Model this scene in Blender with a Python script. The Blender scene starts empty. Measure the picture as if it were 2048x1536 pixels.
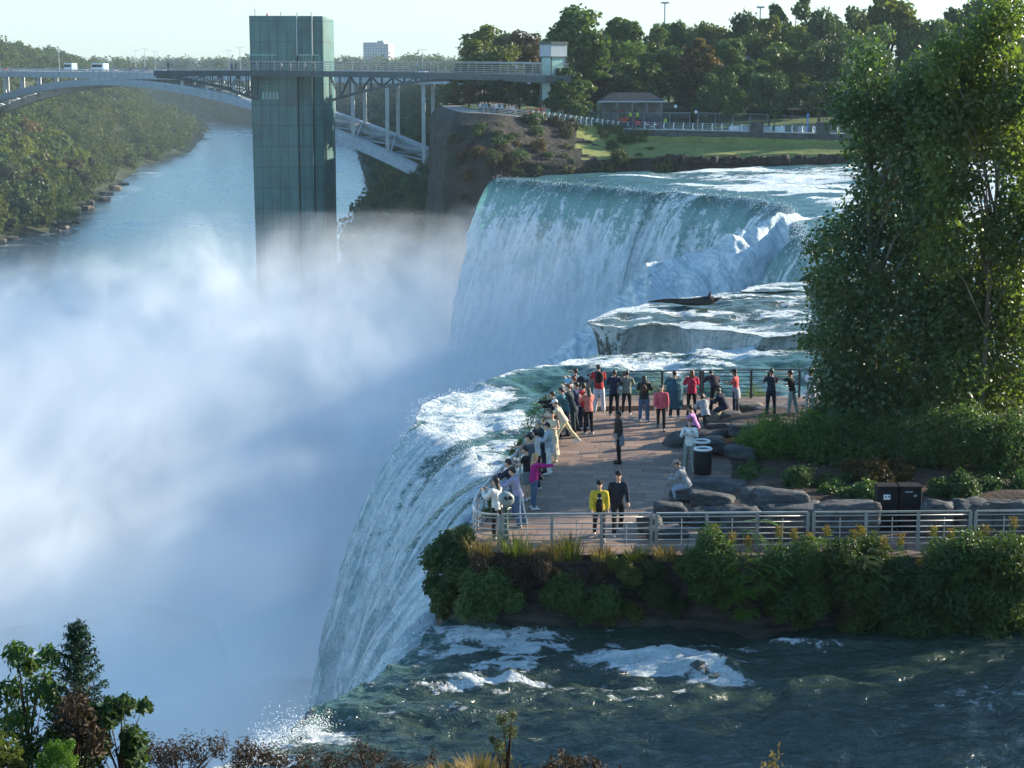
import bpy, bmesh, math, random
import numpy as np
from mathutils import Vector, Matrix, Euler

S = bpy.context.scene
COL = S.collection
R = math.radians

# ------------------------------------------------------------------ camera
FPX, CAMZ, PITCH = 3800.0, 13.0, R(9.56)
cam_d = bpy.data.cameras.new("camera")
cam = bpy.data.objects.new("camera", cam_d)
COL.objects.link(cam)
cam.location = (0, 0, CAMZ)
cam.rotation_euler = (math.pi/2 - PITCH, 0, 0)
cam_d.sensor_width = 36.0
cam_d.lens = 36.0*FPX/2048.0
cam_d.clip_start = 0.1
cam_d.clip_end = 20000
S.camera = cam

# ------------------------------------------------------------------ sun, sky, exposure
SUN_AZ, SUN_EL = R(66), R(18)          # azimuth clockwise from +Y (the view direction)
sd = Vector((math.sin(SUN_AZ)*math.cos(SUN_EL), math.cos(SUN_AZ)*math.cos(SUN_EL), math.sin(SUN_EL)))
sun_d = bpy.data.lights.new("sun", 'SUN')
sun_d.energy = 4.4
sun_d.angle = R(0.5)
sun_d.color = (1.0, 0.88, 0.7)
sun = bpy.data.objects.new("sun", sun_d)
COL.objects.link(sun)
sun.rotation_euler = (-sd).to_track_quat('-Z', 'Y').to_euler()

W = bpy.data.worlds.new("World")
S.world = W
W.use_nodes = True
wn = W.node_tree
wn.nodes.clear()
wo = wn.nodes.new('ShaderNodeOutputWorld')
wb = wn.nodes.new('ShaderNodeBackground')
ws = wn.nodes.new('ShaderNodeTexSky')
ws.sky_type = 'NISHITA'
ws.sun_disc = False
ws.sun_elevation = SUN_EL
ws.sun_rotation = SUN_AZ
ws.altitude = 100
ws.air_density = 1.0
ws.dust_density = 0.15
ws.ozone_density = 3.0
wt = wn.nodes.new('ShaderNodeMix')
wt.data_type = 'RGBA'
wt.blend_type = 'MULTIPLY'
wt.inputs[0].default_value = 1.0
wt.inputs[7].default_value = (0.90, 1.05, 1.05, 1)
wn.links.new(ws.outputs[0], wt.inputs[6])
# pale haze low in the sky, fading upwards
wc = wn.nodes.new('ShaderNodeTexCoord'); wx = wn.nodes.new('ShaderNodeSeparateXYZ'); wr = wn.nodes.new('ShaderNodeMapRange'); wm = wn.nodes.new('ShaderNodeMix')
wm.data_type = 'RGBA'; wr.interpolation_type = 'SMOOTHSTEP'
wr.inputs[1].default_value = -.02; wr.inputs[2].default_value = .14; wr.inputs[3].default_value = .85; wr.inputs[4].default_value = 0.0
wm.inputs[7].default_value = (1.66, 1.96, 2.08, 1)
wn.links.new(wc.outputs['Generated'], wx.inputs[0]); wn.links.new(wx.outputs[2], wr.inputs[0]); wn.links.new(wr.outputs[0], wm.inputs[0])
wn.links.new(wt.outputs[2], wm.inputs[6])
wn.links.new(wm.outputs[2], wb.inputs[0])
wb.inputs[1].default_value = 0.105
wn.links.new(wb.outputs[0], wo.inputs[0])

S.view_settings.view_transform = 'Standard'
S.view_settings.look = 'None'
S.view_settings.exposure = 1.6
S.view_settings.gamma = 1.0
S.render.engine = 'CYCLES'
cy = S.cycles
cy.use_denoising = True
cy.max_bounces = 6
cy.diffuse_bounces = 3
cy.glossy_bounces = 3
cy.transmission_bounces = 3
cy.transparent_max_bounces = 8
cy.volume_bounces = 4
cy.volume_step_rate = 1.0
cy.volume_max_steps = 128
cy.sample_clamp_indirect = 4.0

# ------------------------------------------------------------------ helpers
def ray(px, py):
    u = (px-1024)/FPX
    v = (768-py)/FPX
    s, c = math.sin(PITCH), math.cos(PITCH)
    return Vector((u, c + v*s, -s + v*c))
def P(px, py, z):
    d = ray(px, py)
    t = (z-CAMZ)/d.z
    return Vector((d.x*t, d.y*t, z))
def at(px, py, Y):
    d = ray(px, py)
    t = Y/d.y
    return Vector((d.x*t, Y, CAMZ + d.z*t))

def hash2(ix, iy, seed):
    n = (ix.astype(np.int64)*374761393 + iy.astype(np.int64)*668265263 + seed*1442695041) & 0x7fffffff
    n = ((n ^ (n >> 13))*1274126177) & 0x7fffffff
    return ((n ^ (n >> 16)) & 0xffff)/65535.0
def vnoise(x, y, seed=0):
    x = np.asarray(x, float); y = np.asarray(y, float)
    ix = np.floor(x); iy = np.floor(y)
    fx = x-ix; fy = y-iy
    fx = fx*fx*(3-2*fx); fy = fy*fy*(3-2*fy)
    a = hash2(ix, iy, seed); b = hash2(ix+1, iy, seed); c = hash2(ix, iy+1, seed); d = hash2(ix+1, iy+1, seed)
    return (a+(b-a)*fx)*(1-fy) + (c+(d-c)*fx)*fy
def fbm(x, y, seed=0, octv=4, gain=.5):
    r = 0; a = 1; t = 0
    for o in range(octv):
        r = r + a*vnoise(np.asarray(x)*2**o + 17.3*o, np.asarray(y)*2**o - 9.1*o, seed+o)
        t += a; a *= gain
    return r/t*2-1
def sstep(a, b, x):
    t = np.clip((np.asarray(x, float)-a)/(b-a), 0, 1)
    return t*t*(3-2*t)

def tag(o, label=None, cat=None, group=None, kind=None):
    if label: o['label'] = label
    if cat: o['category'] = cat
    if group: o['group'] = group
    if kind: o['kind'] = kind
    return o
def link(o, parent=None):
    COL.objects.link(o)
    if parent: o.parent = parent
    return o
def empty(name, loc=(0, 0, 0), rz=0):
    o = bpy.data.objects.new(name, None)
    o.empty_display_size = .2
    o.location = loc
    o.rotation_euler = (0, 0, rz)
    return link(o)
def mesh_np(name, V, F, mats, parent=None, smooth=True, uv=None, attrs=None, midx=None, loc=None):
    me = bpy.data.meshes.new(name)
    V = np.asarray(V, np.float32); F = np.asarray(F, np.int32)
    k = F.shape[1]
    me.vertices.add(len(V)); me.vertices.foreach_set('co', V.ravel())
    me.loops.add(F.size); me.loops.foreach_set('vertex_index', F.ravel())
    me.polygons.add(len(F))
    me.polygons.foreach_set('loop_start', np.arange(0, F.size, k, dtype=np.int32))
    me.polygons.foreach_set('loop_total', np.full(len(F), k, np.int32))
    me.polygons.foreach_set('use_smooth', np.full(len(F), smooth))
    for m in (mats if isinstance(mats, (list, tuple)) else [mats]): me.materials.append(m)
    if midx is not None: me.polygons.foreach_set('material_index', np.asarray(midx, np.int32))
    me.update()
    if uv is not None:
        l = me.uv_layers.new(name='UVMap')
        l.data.foreach_set('uv', np.asarray(uv, np.float32)[F.ravel()].ravel())
    for an, av in (attrs or {}).items():
        a = me.attributes.new(an, 'FLOAT', 'POINT')
        a.data.foreach_set('value', np.asarray(av, np.float32))
    me.validate()
    o = bpy.data.objects.new(name, me)
    if loc is not None: o.location = loc
    return link(o, parent)
def grid_faces(n, m):
    i, j = np.meshgrid(np.arange(n-1), np.arange(m-1), indexing='ij')
    a = (i*m+j).ravel()
    return np.stack([a, a+m, a+m+1, a+1], 1)

class MB:
    """collects shapes that become ONE mesh object"""
    def __init__(s): s.v = []; s.f = []; s.m = []
    def add(s, vs, fs, mi=0):
        b = len(s.v)
        s.v += [tuple(p) for p in vs]
        for f in fs: s.f.append([i+b for i in f]); s.m.append(mi)
        return s
    def box(s, c, d, rz=0, mi=0, M=None):
        M = M or Matrix.Rotation(rz, 4, 'Z')
        c = Vector(c)
        vs = [c + M @ Vector((x*d[0]/2, y*d[1]/2, z*d[2]/2)) for z in (-1, 1) for y in (-1, 1) for x in (-1, 1)]
        return s.add(vs, [(0, 2, 3, 1), (4, 5, 7, 6), (0, 1, 5, 4), (2, 6, 7, 3), (0, 4, 6, 2), (1, 3, 7, 5)], mi)
    def bar(s, a, b, w, h, mi=0):
        a = Vector(a); b = Vector(b); d = b-a
        if d.length < 1e-6: return s
        return s.box((a+b)/2, (w, d.length, h), mi=mi, M=d.to_track_quat('Y', 'Z').to_matrix().to_4x4())
    def tube(s, pts, rad, n=8, mi=0, caps=True, ell=None):
        pts = [Vector(p) for p in pts]
        if not hasattr(rad, '__len__'): rad = [rad]*len(pts)
        ref = None; rings = []
        for i, p in enumerate(pts):
            d = (pts[min(i+1, len(pts)-1)] - pts[max(i-1, 0)])
            d = d.normalized() if d.length > 1e-9 else Vector((0, 0, 1))
            if ref is None: ref = Vector((1, 0, 0)) if abs(d.x) < .9 else Vector((0, 1, 0))
            a = (ref - d*ref.dot(d)).normalized(); b = d.cross(a); ref = a
            e = 1.0 if ell is None else ell
            rings.append([p + (a*math.cos(t)+b*math.sin(t)*e)*rad[i] for t in [2*math.pi*k/n for k in range(n)]])
        return s.rings(rings, mi, caps)
    def rings(s, rings, mi=0, caps=True):
        n = len(rings[0]); vs = [q for r in rings for q in r]; fs = []
        for i in range(len(rings)-1):
            for k in range(n):
                fs.append((i*n+k, i*n+(k+1) % n, (i+1)*n+(k+1) % n, (i+1)*n+k))
        if caps: fs += [tuple(range(n-1, -1, -1)), tuple((len(rings)-1)*n+k for k in range(n))]
        return s.add(vs, fs, mi)
    def lathe(s, c, prof, n=16, mi=0, caps=True):
        c = Vector(c)
        return s.rings([[c+Vector((r*math.cos(2*math.pi*k/n), r*math.sin(2*math.pi*k/n), z)) for k in range(n)] for r, z in prof], mi, caps)
    def ball(s, c, r, n=10, m=7, mi=0):
        if not hasattr(r, '__len__'): r = (r, r, r)
        rg = []
        for i in range(m):
            t = math.pi*(i+.02)/(m-1+.04)
            rg.append([Vector(c)+Vector((r[0]*math.sin(t)*math.cos(2*math.pi*k/n), r[1]*math.sin(t)*math.sin(2*math.pi*k/n), -r[2]*math.cos(t))) for k in range(n)])
        return s.rings(rg, mi, True)
    def prism(s, poly, z0, z1, mi=0):
        n = len(poly)
        vs = [(p[0], p[1], z0) for p in poly]+[(p[0], p[1], z1) for p in poly]
        return s.add(vs, [tuple(range(n-1, -1, -1)), tuple(range(n, 2*n))]+[(k, (k+1) % n, n+(k+1) % n, n+k) for k in range(n)], mi)
    def build(s, name, mats, parent=None, smooth=False, loc=None, bevel=0):
        me = bpy.data.meshes.new(name)
        me.from_pydata([tuple(p) for p in s.v], [], s.f)
        for m in (mats if isinstance(mats, (list, tuple)) else [mats]): me.materials.append(m)
        me.polygons.foreach_set('material_index', s.m)
        me.polygons.foreach_set('use_smooth', [smooth]*len(s.f))
        if bevel:
            bm = bmesh.new(); bm.from_mesh(me)
            bmesh.ops.bevel(bm, geom=bm.edges[:], offset=bevel, segments=1, affect='EDGES', clamp_overlap=True)
            bm.to_mesh(me); bm.free()
        me.update()
        o = bpy.data.objects.new(name, me)
        if loc is not None: o.location = loc
        return link(o, parent)
def copy_tree(o, parent=None):
    c = o.copy(); COL.objects.link(c)
    c.parent = parent
    for ch in list(o.children): copy_tree(ch, c)
    return c

# ------------------------------------------------------------------ materials
class NT:
    """small node-tree writer"""
    def __init__(s, name):
        s.m = bpy.data.materials.new(name); s.m.use_nodes = True
        s.t = s.m.node_tree; s.t.nodes.clear()
        s.out = s.t.nodes.new('ShaderNodeOutputMaterial')
    def n(s, typ, ins=None, **kw):
        nd = s.t.nodes.new('ShaderNode'+typ)
        for k, v in kw.items(): setattr(nd, k, v)
        for k, v in (ins or {}).items():
            sock = nd.inputs[k]
            if isinstance(v, bpy.types.NodeSocket): s.t.links.new(v, sock)
            else: sock.default_value = v
        return nd
    def math(s, op, a, b=0.0, c=0.0, clamp=False):
        return s.n('Math', {0: a, 1: b, 2: c}, operation=op, use_clamp=clamp).outputs[0]
    def mix(s, f, a, b, typ='MIX'):
        nd = s.n('Mix', data_type='RGBA', blend_type=typ)
        for i, v in ((0, f), (6, a), (7, b)):
            if isinstance(v, bpy.types.NodeSocket): s.t.links.new(v, nd.inputs[i])
            else: nd.inputs[i].default_value = v if i == 0 else (*v, 1) if len(v) == 3 else v
        return nd.outputs[2]
    def noise(s, vec, scale, detail=3, rough=.55, dist=0, dims='3D'):
        ins = {'Scale': scale, 'Detail': detail, 'Roughness': rough, 'Distortion': dist}
        if vec is not None: ins['Vector'] = vec
        return s.n('TexNoise', ins, noise_dimensions=dims).outputs[0]
    def ramp(s, f, lo, hi, to0=0.0, to1=1.0, smooth=True):
        return s.n('MapRange', {'Value': f, 'From Min': lo, 'From Max': hi, 'To Min': to0, 'To Max': to1}, interpolation_type='SMOOTHSTEP' if smooth else 'LINEAR').outputs[0]
    def mapping(s, vec, scale=(1, 1, 1), rot=(0, 0, 0)):
        return s.n('Mapping', {'Vector': vec, 'Scale': scale, 'Rotation': rot}).outputs[0]
    def bump(s, h, strength=.5, dist=.1):
        return s.n('Bump', {'Height': h, 'Strength': strength, 'Distance': dist}).outputs[0]
    def surf(s, sh): s.t.links.new(sh, s.out.inputs[0]); return s.m
    def princ(s, col, rough=.7, spec=.4, normal=None, metal=0, **kw):
        nd = s.n('BsdfPrincipled')
        for k, v in (('Base Color', col), ('Roughness', rough), ('Specular IOR Level', spec), ('Metallic', metal)):
            if isinstance(v, bpy.types.NodeSocket): s.t.links.new(v, nd.inputs[k])
            else: nd.inputs[k].default_value = (*v, 1) if k == 'Base Color' else v
        for k, v in kw.items(): nd.inputs[k].default_value = v
        if normal is not None: s.t.links.new(normal, nd.inputs['Normal'])
        return nd.outputs[0]

_pc = {}
def plain(name, col, rough=.7, spec=.4, var=.18, scale=3.0, metal=0, bump=0, obj=True):
    """a solid colour with a little uneven wear"""
    key = (name, col)
    if key in _pc: return _pc[key]
    t = NT(name)
    tc = t.n('TexCoord').outputs['Object' if obj else 'Generated']
    nz = t.noise(tc, scale, 4, .6)
    f = t.ramp(nz, .3, .7)
    c2 = tuple(max(0, c*(1-var)) for c in col); c1 = tuple(min(1, c*(1+var)) for c in col)
    colr = t.mix(f, c2, c1)
    nrm = t.bump(nz, bump, .05) if bump else None
    _pc[key] = t.surf(t.princ(colr, rough, spec, nrm, metal))
    return _pc[key]

def leaf_mat(name, c1, c2, trans=.35, spec=.25, rough=.5, rand=.35, nscale=.35):
    t = NT(name)
    oi = t.n('ObjectInfo').outputs['Random']
    tc = t.n('TexCoord').outputs['Object']
    nz = t.ramp(t.noise(tc, nscale, 3, .6), .32, .68)
    g = t.n('Attribute', attribute_name='tone', attribute_type='GEOMETRY').outputs['Fac']
    f = t.math('ADD', t.math('MULTIPLY', nz, .5), t.math('MULTIPLY', g, .5), clamp=True)
    col = t.mix(f, c1, c2)
    k = t.math('MULTIPLY_ADD', oi, rand*2, 1-rand)
    col = t.mix(1.0, col, t.n('CombineColor', {0: k, 1: k, 2: k}).outputs[0], 'MULTIPLY')
    pr = t.princ(col, rough, spec)
    colt = t.mix(1.0, col, (1.25, 1.35, .55), 'MULTIPLY')
    tr = t.n('BsdfTranslucent', {'Color': colt}).outputs[0]
    return t.surf(t.n('MixShader', {0: trans, 1: pr, 2: tr}).outputs[0])

def rock_mat(name, c1, c2, scale=.5, strata=0.0, bump=.8):
    t = NT(name)
    tc = t.n('TexCoord').outputs['Object']
    v = t.mapping(tc, (1, 1, 1+strata*6))
    nz = t.noise(v, scale, 6, .62)
    n2 = t.noise(tc, scale*6, 4, .6)
    col = t.mix(t.ramp(nz, .3, .7), c1, c2)
    col = t.mix(t.math('MULTIPLY', t.ramp(n2, .45, .75), .5), col, tuple(c*.45 for c in c1))
    h = t.math('ADD', nz, t.math('MULTIPLY', n2, .4))
    return t.surf(t.princ(col, .85, .25, t.bump(h, bump, .25/scale*.5)))
# ------------------------------------------------------------------ curves through points
def catmull(pts, n):
    """n points along a smooth curve through pts (any dimension), even in chord length"""
    p = np.array([tuple(q) for q in pts], float)
    seg = np.r_[0, np.cumsum(np.linalg.norm(np.diff(p[:, :2], axis=0), axis=1)+1e-6)]
    t = np.linspace(0, seg[-1], n)
    k = np.clip(np.searchsorted(seg, t, side='right')-1, 0, len(p)-2)
    f = ((t-seg[k])/(seg[k+1]-seg[k]))[:, None]
    p0 = p[np.maximum(k-1, 0)]; p1 = p[k]; p2 = p[k+1]; p3 = p[np.minimum(k+2, len(p)-1)]
    d = (seg[k+1]-seg[k])[:, None]
    d0 = (seg[k]-seg[np.maximum(k-1, 0)])[:, None]; d2 = (seg[np.minimum(k+2, len(p)-1)]-seg[k+1])[:, None]
    m1 = np.where(d0 > 0, (p2-p0)/(d0+d)*d, p2-p1); m2 = np.where(d2 > 0, (p3-p1)/(d+d2)*d, p2-p1)
    f2 = f*f; f3 = f2*f
    return (2*f3-3*f2+1)*p1+(f3-2*f2+f)*m1+(-2*f3+3*f2)*p2+(f3-f2)*m2, t
def by_index(pts, key, n):
    """like catmull but spaced by the control index, so that matching lines stay matched"""
    p = np.array([tuple(q) for q in pts], float)
    t = np.asarray(key)
    k = np.clip(np.floor(t).astype(int), 0, len(p)-2); f = (t-k)[:, None]
    return p[k]*(1-f)+p[k+1]*f
def index_param(pts, n):
    p = np.array([tuple(q) for q in pts], float)
    seg = np.r_[0, np.cumsum(np.linalg.norm(np.diff(p[:, :2], axis=0), axis=1)+1e-6)]
    t = np.linspace(0, seg[-1], n)
    k = np.clip(np.searchsorted(seg, t, side='right')-1, 0, len(p)-2)
    return k+(t-seg[k])/(seg[k+1]-seg[k])
def loft(name, lines, n, sub, mats, amp=1.0, fr=.08, seed=1, kind='structure', rough=None, smooth=True):
    key = index_param(lines[0], n)
    L = [by_index(l, key, n) for l in lines]
    rows = []; amps = []
    for a in range(len(L)-1):
        m = sub[a]
        for j in range(m):
            f = j/m
            rows.append(L[a]*(1-f)+L[a+1]*f)
            am = amp[a] if hasattr(amp, '__len__') else amp
            amps.append(am*min(1, (.35+j)/1.0) if a == 0 else am)
    rows.append(L[-1]); amps.append(amps[-1])
    V = np.stack(rows, 1)                    # n, m, 3
    A = np.array(amps)[None, :]
    x, y, z = V[..., 0].copy(), V[..., 1].copy(), V[..., 2].copy()
    s = x*.7+y*.5
    V[..., 0] += A*fbm(s*fr, z*fr*1.7, seed, 5)
    V[..., 1] += A*fbm(s*fr+40, z*fr*1.7, seed+7, 5)
    V[..., 2] += A*.45*fbm(x*fr, y*fr, seed+13, 4)
    n_, m_ = V.shape[:2]
    o = mesh_np(name, V.reshape(-1, 3), grid_faces(n_, m_), mats, smooth=smooth)
    return tag(o, kind=kind)

M = {}
M['cliff'] = rock_mat('cliff_rock', (.013, .014, .012), (.045, .038, .03), .3, .15, 1.6)
M['bank'] = rock_mat('bank_soil', (.018, .03, .012), (.04, .05, .02), .08, 0, .8)
M['grassy'] = rock_mat('park_grass', (.05, .085, .02), (.11, .15, .035), .15, 0, .4)
M['lawn'] = rock_mat('lawn_grass', (.13, .16, .04), (.23, .24, .07), .25, 0, .5)
M['asphalt'] = rock_mat('pale_paving', (.2, .19, .18), (.3, .29, .27), .4, 0, .2)
M['soil'] = rock_mat('garden_soil', (.03, .022, .016), (.085, .055, .04), .9, 0, .6)
M['islandrock'] = rock_mat('layered_wall_rock', (.03, .03, .027), (.095, .085, .07), .7, 1.3, 1.2)
M['wetrock'] = rock_mat('wet_dark_rock', (.012, .014, .013), (.05, .05, .042), .5, .8, 1.0)

# ------------------------------------------------------------------ far land
RIV = -47.0
LS = [(-185, 560), (-176, 640), (-166, 690), (-172, 740), (-183, 838), (-200, 980), (-219, 1129), (-222, 1325), (-262, 1640), (-330, 1800), (-480, 1900), (-900, 2000)]
def off(line, ds, z, zs=None):
    p = np.array(line, float); o = []
    t = np.gradient(p, axis=0); t /= np.linalg.norm(t, axis=1)[:, None]
    nn = np.stack([-t[:, 1], t[:, 0]], 1)
    for i in range(len(p)):
        dd = ds[i] if hasattr(ds, '__len__') else ds
        zz = z[i] if hasattr(z, '__len__') else z
        o.append((p[i, 0]+nn[i, 0]*dd, p[i, 1]+nn[i, 1]*dd, zz))
    return o
hz = [9, 9, 10, 14, 20, 25, 27, 24, 14, 6, 5, 5]
left_bank = loft('left_bank_hill', [off(LS, -4, RIV-2), off(LS, 6, RIV+2.2), off(LS, 40, -26), off(LS, 80, [h*.3-4 for h in hz]), off(LS, 115, [h*.75 for h in hz]), off(LS, 260, hz), off(LS, 900, [h+3 for h in hz])],
                 150, [3, 8, 12, 8, 6, 6], M['bank'], [1.2, 3, 5, 5, 4, 3], .05, 3)
RS = [(-20, 292), (-30, 318), (-40, 360), (-44, 430), (-50, 520), (-57, 640), (-64, 850), (-92, 1150), (-118, 1420), (-160, 1640), (-260, 1900), (-420, 2150), (-800, 2400), (-1500, 2600)]
def offr(ds, z): return off(RS, -ds, z)
right_bank = loft('right_bank_hill', [offr(-4, RIV-2), offr(6, RIV+2), offr(22, -28), offr(33, -12), offr(38, 3.5), offr(60, 5.5), offr(140, 6), offr(600, 7)],
                  170, [3, 6, 8, 6, 4, 3, 5], M['bank'], [1, 2, 3, 2.5, 1.5, .6, .6], .05, 9)
# Prospect point: promenade edge, cliff top or lawn foot, cliff bottom
PE = [(-13, 345, 6), (-11, 312, 6), (-8.2, 293, 5.8), (-2, 288.5, 5.5), (5.8, 293, 4.5), (17, 297.6, 3.0), (30, 296, 2.8), (53, 292.5, 2.4), (90, 289, 2.4), (160, 290, 2.4)]
PM = [(-14, 340, 4.5), (-12, 305, 4.4), (-9, 287, 4.2), (-3, 282, 3.6), (5, 288, 2.4), (17, 296.6, 1.2), (30, 295, 1.1), (53, 291.6, .9), (90, 288, 1), (160, 289, 1)]
PW = [(-14.5, 335, 3), (-12.6, 301, 1.5), (-10, 282, .8), (-4, 275, -.5), (4, 279, -1), (16.3, 285.5, -.9), (30, 286.5, -.6), (51, 286, -.3), (90, 283, 0), (160, 282, 0)]
PB = [(-15.5, 333, -46), (-13.6, 299, -46), (-10.6, 279, -46), (-5, 271, -46), (4.5, 276.5, -9), (16.6, 283.5, -6), (30, 285, -6), (51, 284.5, -6), (90, 281, -6), (160, 280, -6)]
prospect = loft('prospect_cliff', [PE, PM, PW, PB], 190, [6, 12, 40], [M['cliff']], [.25, .5, 1.0], .22, 21)
prospect.data.materials.append(M['lawn'])
me = prospect.data
mi = []
for p in me.polygons:
    c = p.center
    g = c.z > -.9 and c.x > 9 + 4*math.sin(c.y) and c.x > 10
    g = g or (c.z > 4.6 and p.normal.z > .6)
    mi.append(1 if g else 0)
me.polygons.foreach_set('material_index', mi)
PE2 = [(p[0]+(6 if i < 3 else 0), p[1]+(30 if i > 2 else 22), 5.6-(.02*max(0, p[0]))) for i, p in enumerate(PE)]
PE3 = [(p[0]+(30 if i < 3 else p[0]*.3), p[1]+130, 6.0) for i, p in enumerate(PE)]
PE4 = [(p[0]*2+300 if i < 3 else p[0]*4+100, p[1]+800, 8.0) for i, p in enumerate(PE)]
PE1 = [(p[0]+(3 if i < 3 else 0), p[1]+(7 if i > 2 else 3), p[2]) for i, p in enumerate(PE)]
loft('promenade_paving', [PE, PE1], 120, [4], M['asphalt'], 0.0, .05, 5)
loft('park_ground', [PE1, PE2, PE3, PE4], 120, [6, 8, 6], M['grassy'], [.15, .5, .5], .05, 5)

# ------------------------------------------------------------------ Luna island: paved terrace, garden bed, rocky flanks
IE = [(70, 49.6), (30, 49.4), (14, 49.2), (8, 49.4), (3.5, 49.6), (.6, 49.5), (-.7, 49.9), (-1.35, 51), (-1.2, 53), (-.5, 56), (.35, 60), (1.1, 65), (1.9, 69.5), (2.6, 72.2), (4, 73.6), (8, 74.0), (12, 74.4), (30, 75.5), (70, 76)]
def inset(line, d):
    p = np.array(line, float); t = np.gradient(p, axis=0); t /= np.linalg.norm(t, axis=1)[:, None]
    return np.stack([p[:, 0]+t[:, 1]*d, p[:, 1]-t[:, 0]*d], 1)
def ringz(line, z): return [(a, b, z[i] if hasattr(z, '__len__') else z) for i, (a, b) in enumerate(line)]
base_z = [-4 if (i < 5 or i > 14) else -46 for i in range(len(IE))]
base_z[5] = -12; base_z[14] = -8
loft('island_rock', [ringz(IE, -.05), ringz(inset(IE, -.45), -.9), ringz(inset(IE, -.9), -2.2), ringz(inset(IE, -1.2), base_z)], 300, [5, 10, 14], M['islandrock'], [.12, .45, .6], .7, 31)
def paving_mat():
    t = NT('stone_paving')
    pos = t.n('TexCoord').outputs['Object']
    dn = t.n('TexNoise', {'Vector': pos, 'Scale': .8, 'Detail': 2}).outputs['Color']
    v = t.n('VectorMath', {0: pos, 1: t.n('VectorMath', {0: dn, 'Scale': .35}, operation='SCALE').outputs[0]}, operation='ADD').outputs[0]
    br = t.n('TexBrick', {'Vector': t.mapping(v, rot=(0, 0, .12)), 'Color1': (.0, 0, 0, 1), 'Color2': (1, 1, 1, 1), 'Mortar': (.5, .5, .5, 1), 'Scale': 1.0, 'Mortar Size': .014, 'Mortar Smooth': .3, 'Brick Width': .85, 'Row Height': .52, 'Bias': 0.0}, offset=.37, squash=.7, squash_frequency=3)
    tone = t.n('SeparateColor', {0: br.outputs[0]}).outputs[0]
    n1 = t.noise(pos, 1.1, 5, .65)
    c = t.mix(tone, (.15, .092, .064), (.295, .19, .135))
    c = t.mix(t.ramp(n1, .35, .7, 0, .55), c, (.19, .15, .125))
    c = t.mix(t.math('MULTIPLY', t.ramp(t.noise(pos, 9, 3), .5, .8), .35), c, (.09, .07, .06))
    c = t.mix(t.math('MULTIPLY', br.outputs['Fac'], .75), c, (.05, .042, .036))
    h = t.math('SUBTRACT', t.math('MULTIPLY', t.noise(pos, 5, 4), .5), br.outputs['Fac'])
    return t.surf(t.princ(c, .7, .35, t.bump(h, .6, .03)))
M['paving'] = paving_mat()
mb = MB()
tp = [tuple(q) for q in inset(IE, .02)]
n = len(tp)
mb.add([(x, y, 0.0) for x, y in tp], [tuple(range(n))])
ter = mb.build('terrace_paving', M['paving']); tag(ter, kind='structure')
# long stone step at the far railing
mb = MB()
mb.prism([(2.9, 71.0), (7.6, 71.5), (7.6, 73.7), (3.9, 73.4), (2.7, 72.1)], 0.003, .17)
st = mb.build('terrace_step', M['paving']); tag(st, kind='structure')
# garden bed behind the boulders
gx = np.linspace(0, 1, 90); gy = np.linspace(0, 1, 70)
GX, GY = np.meshgrid(gx, gy, indexing='ij')
X = 3.6+GX*60; Y = 52.6+GY*20.6
edge = np.interp(Y, [52, 54, 56, 58.5, 61, 64, 66.5, 68.5, 70, 72.5], [3.9, 4.4, 5.4, 6.2, 6.6, 6.6, 6.2, 6.4, 8.6, 10.2])
X = edge+GX**1.5*60
inn = sstep(0, 2.2, X-edge)*sstep(52.4, 54.0, Y)*(1-sstep(70.5, 73.2, Y)*.75)
Z = -.12 + inn*(.5+.2*fbm(X*.4, Y*.4, 5))
bed = mesh_np('garden_bed', np.stack([X, Y, Z], -1).reshape(-1, 3), grid_faces(90, 70), M['soil']); tag(bed, kind='structure')
# camera-side bank, sloping down to the water under the frame
gx = np.linspace(-14, 16, 80); gy = np.linspace(3, 30, 60)
GX, GY = np.meshgrid(gx, gy, indexing='ij')
Z = 10.6-.27*(GY-3) - sstep(12, 15.5, GY)*6.5 - sstep(15, 26, GY)*6 + .2*fbm(GX*.5, GY*.5, 8)
nb = mesh_np('near_bank', np.stack([GX, GY, Z], -1).reshape(-1, 3), grid_faces(80, 60), M['soil']); tag(nb, kind='structure')
def near_z(x, y):
    return float(10.6-.27*(y-3) - sstep(12, 15.5, y)*6.5 - sstep(15, 26, y)*6)
# ------------------------------------------------------------------ water
def river_mat():
    t = NT('gorge_river_water')
    pos = t.n('NewGeometry').outputs['Position']
    v = t.mapping(pos, (1, 1, 1), (0, 0, R(-35)))
    w = t.mapping(v, (.05, .018, 1))
    n1 = t.noise(w, 1.0, 5, .6, 1.2)
    n2 = t.noise(t.mapping(v, (.5, .22, 1)), 1.0, 4, .6)
    n3 = t.noise(t.mapping(pos, (.006, .006, 1)), 1.0, 3, .5)
    ridge = t.math('ABSOLUTE', t.math('SUBTRACT', n1, .5))
    fm = t.math('MULTIPLY', t.ramp(ridge, .05, .0), t.ramp(n2, .35, .6))
    fm = t.math('MULTIPLY', fm, t.ramp(n3, .45, .62))
    wat = t.princ((.115, .155, .15), .24, .4, t.bump(t.math('ADD', n2, t.math('MULTIPLY', n1, 2.0)), .3, .8))
    foam = t.princ((.8, .84, .84), .8, .2)
    return t.surf(t.n('MixShader', {0: fm, 1: wat, 2: foam}).outputs[0])
gx = np.linspace(-2600, 80, 60); gy = np.linspace(20, 3000, 60)
GX, GY = np.meshgrid(gx, gy, indexing='ij')
tag(mesh_np('river', np.stack([GX, GY, GX*0+RIV], -1).reshape(-1, 3), grid_faces(60, 60), river_mat()), kind='structure')

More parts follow.
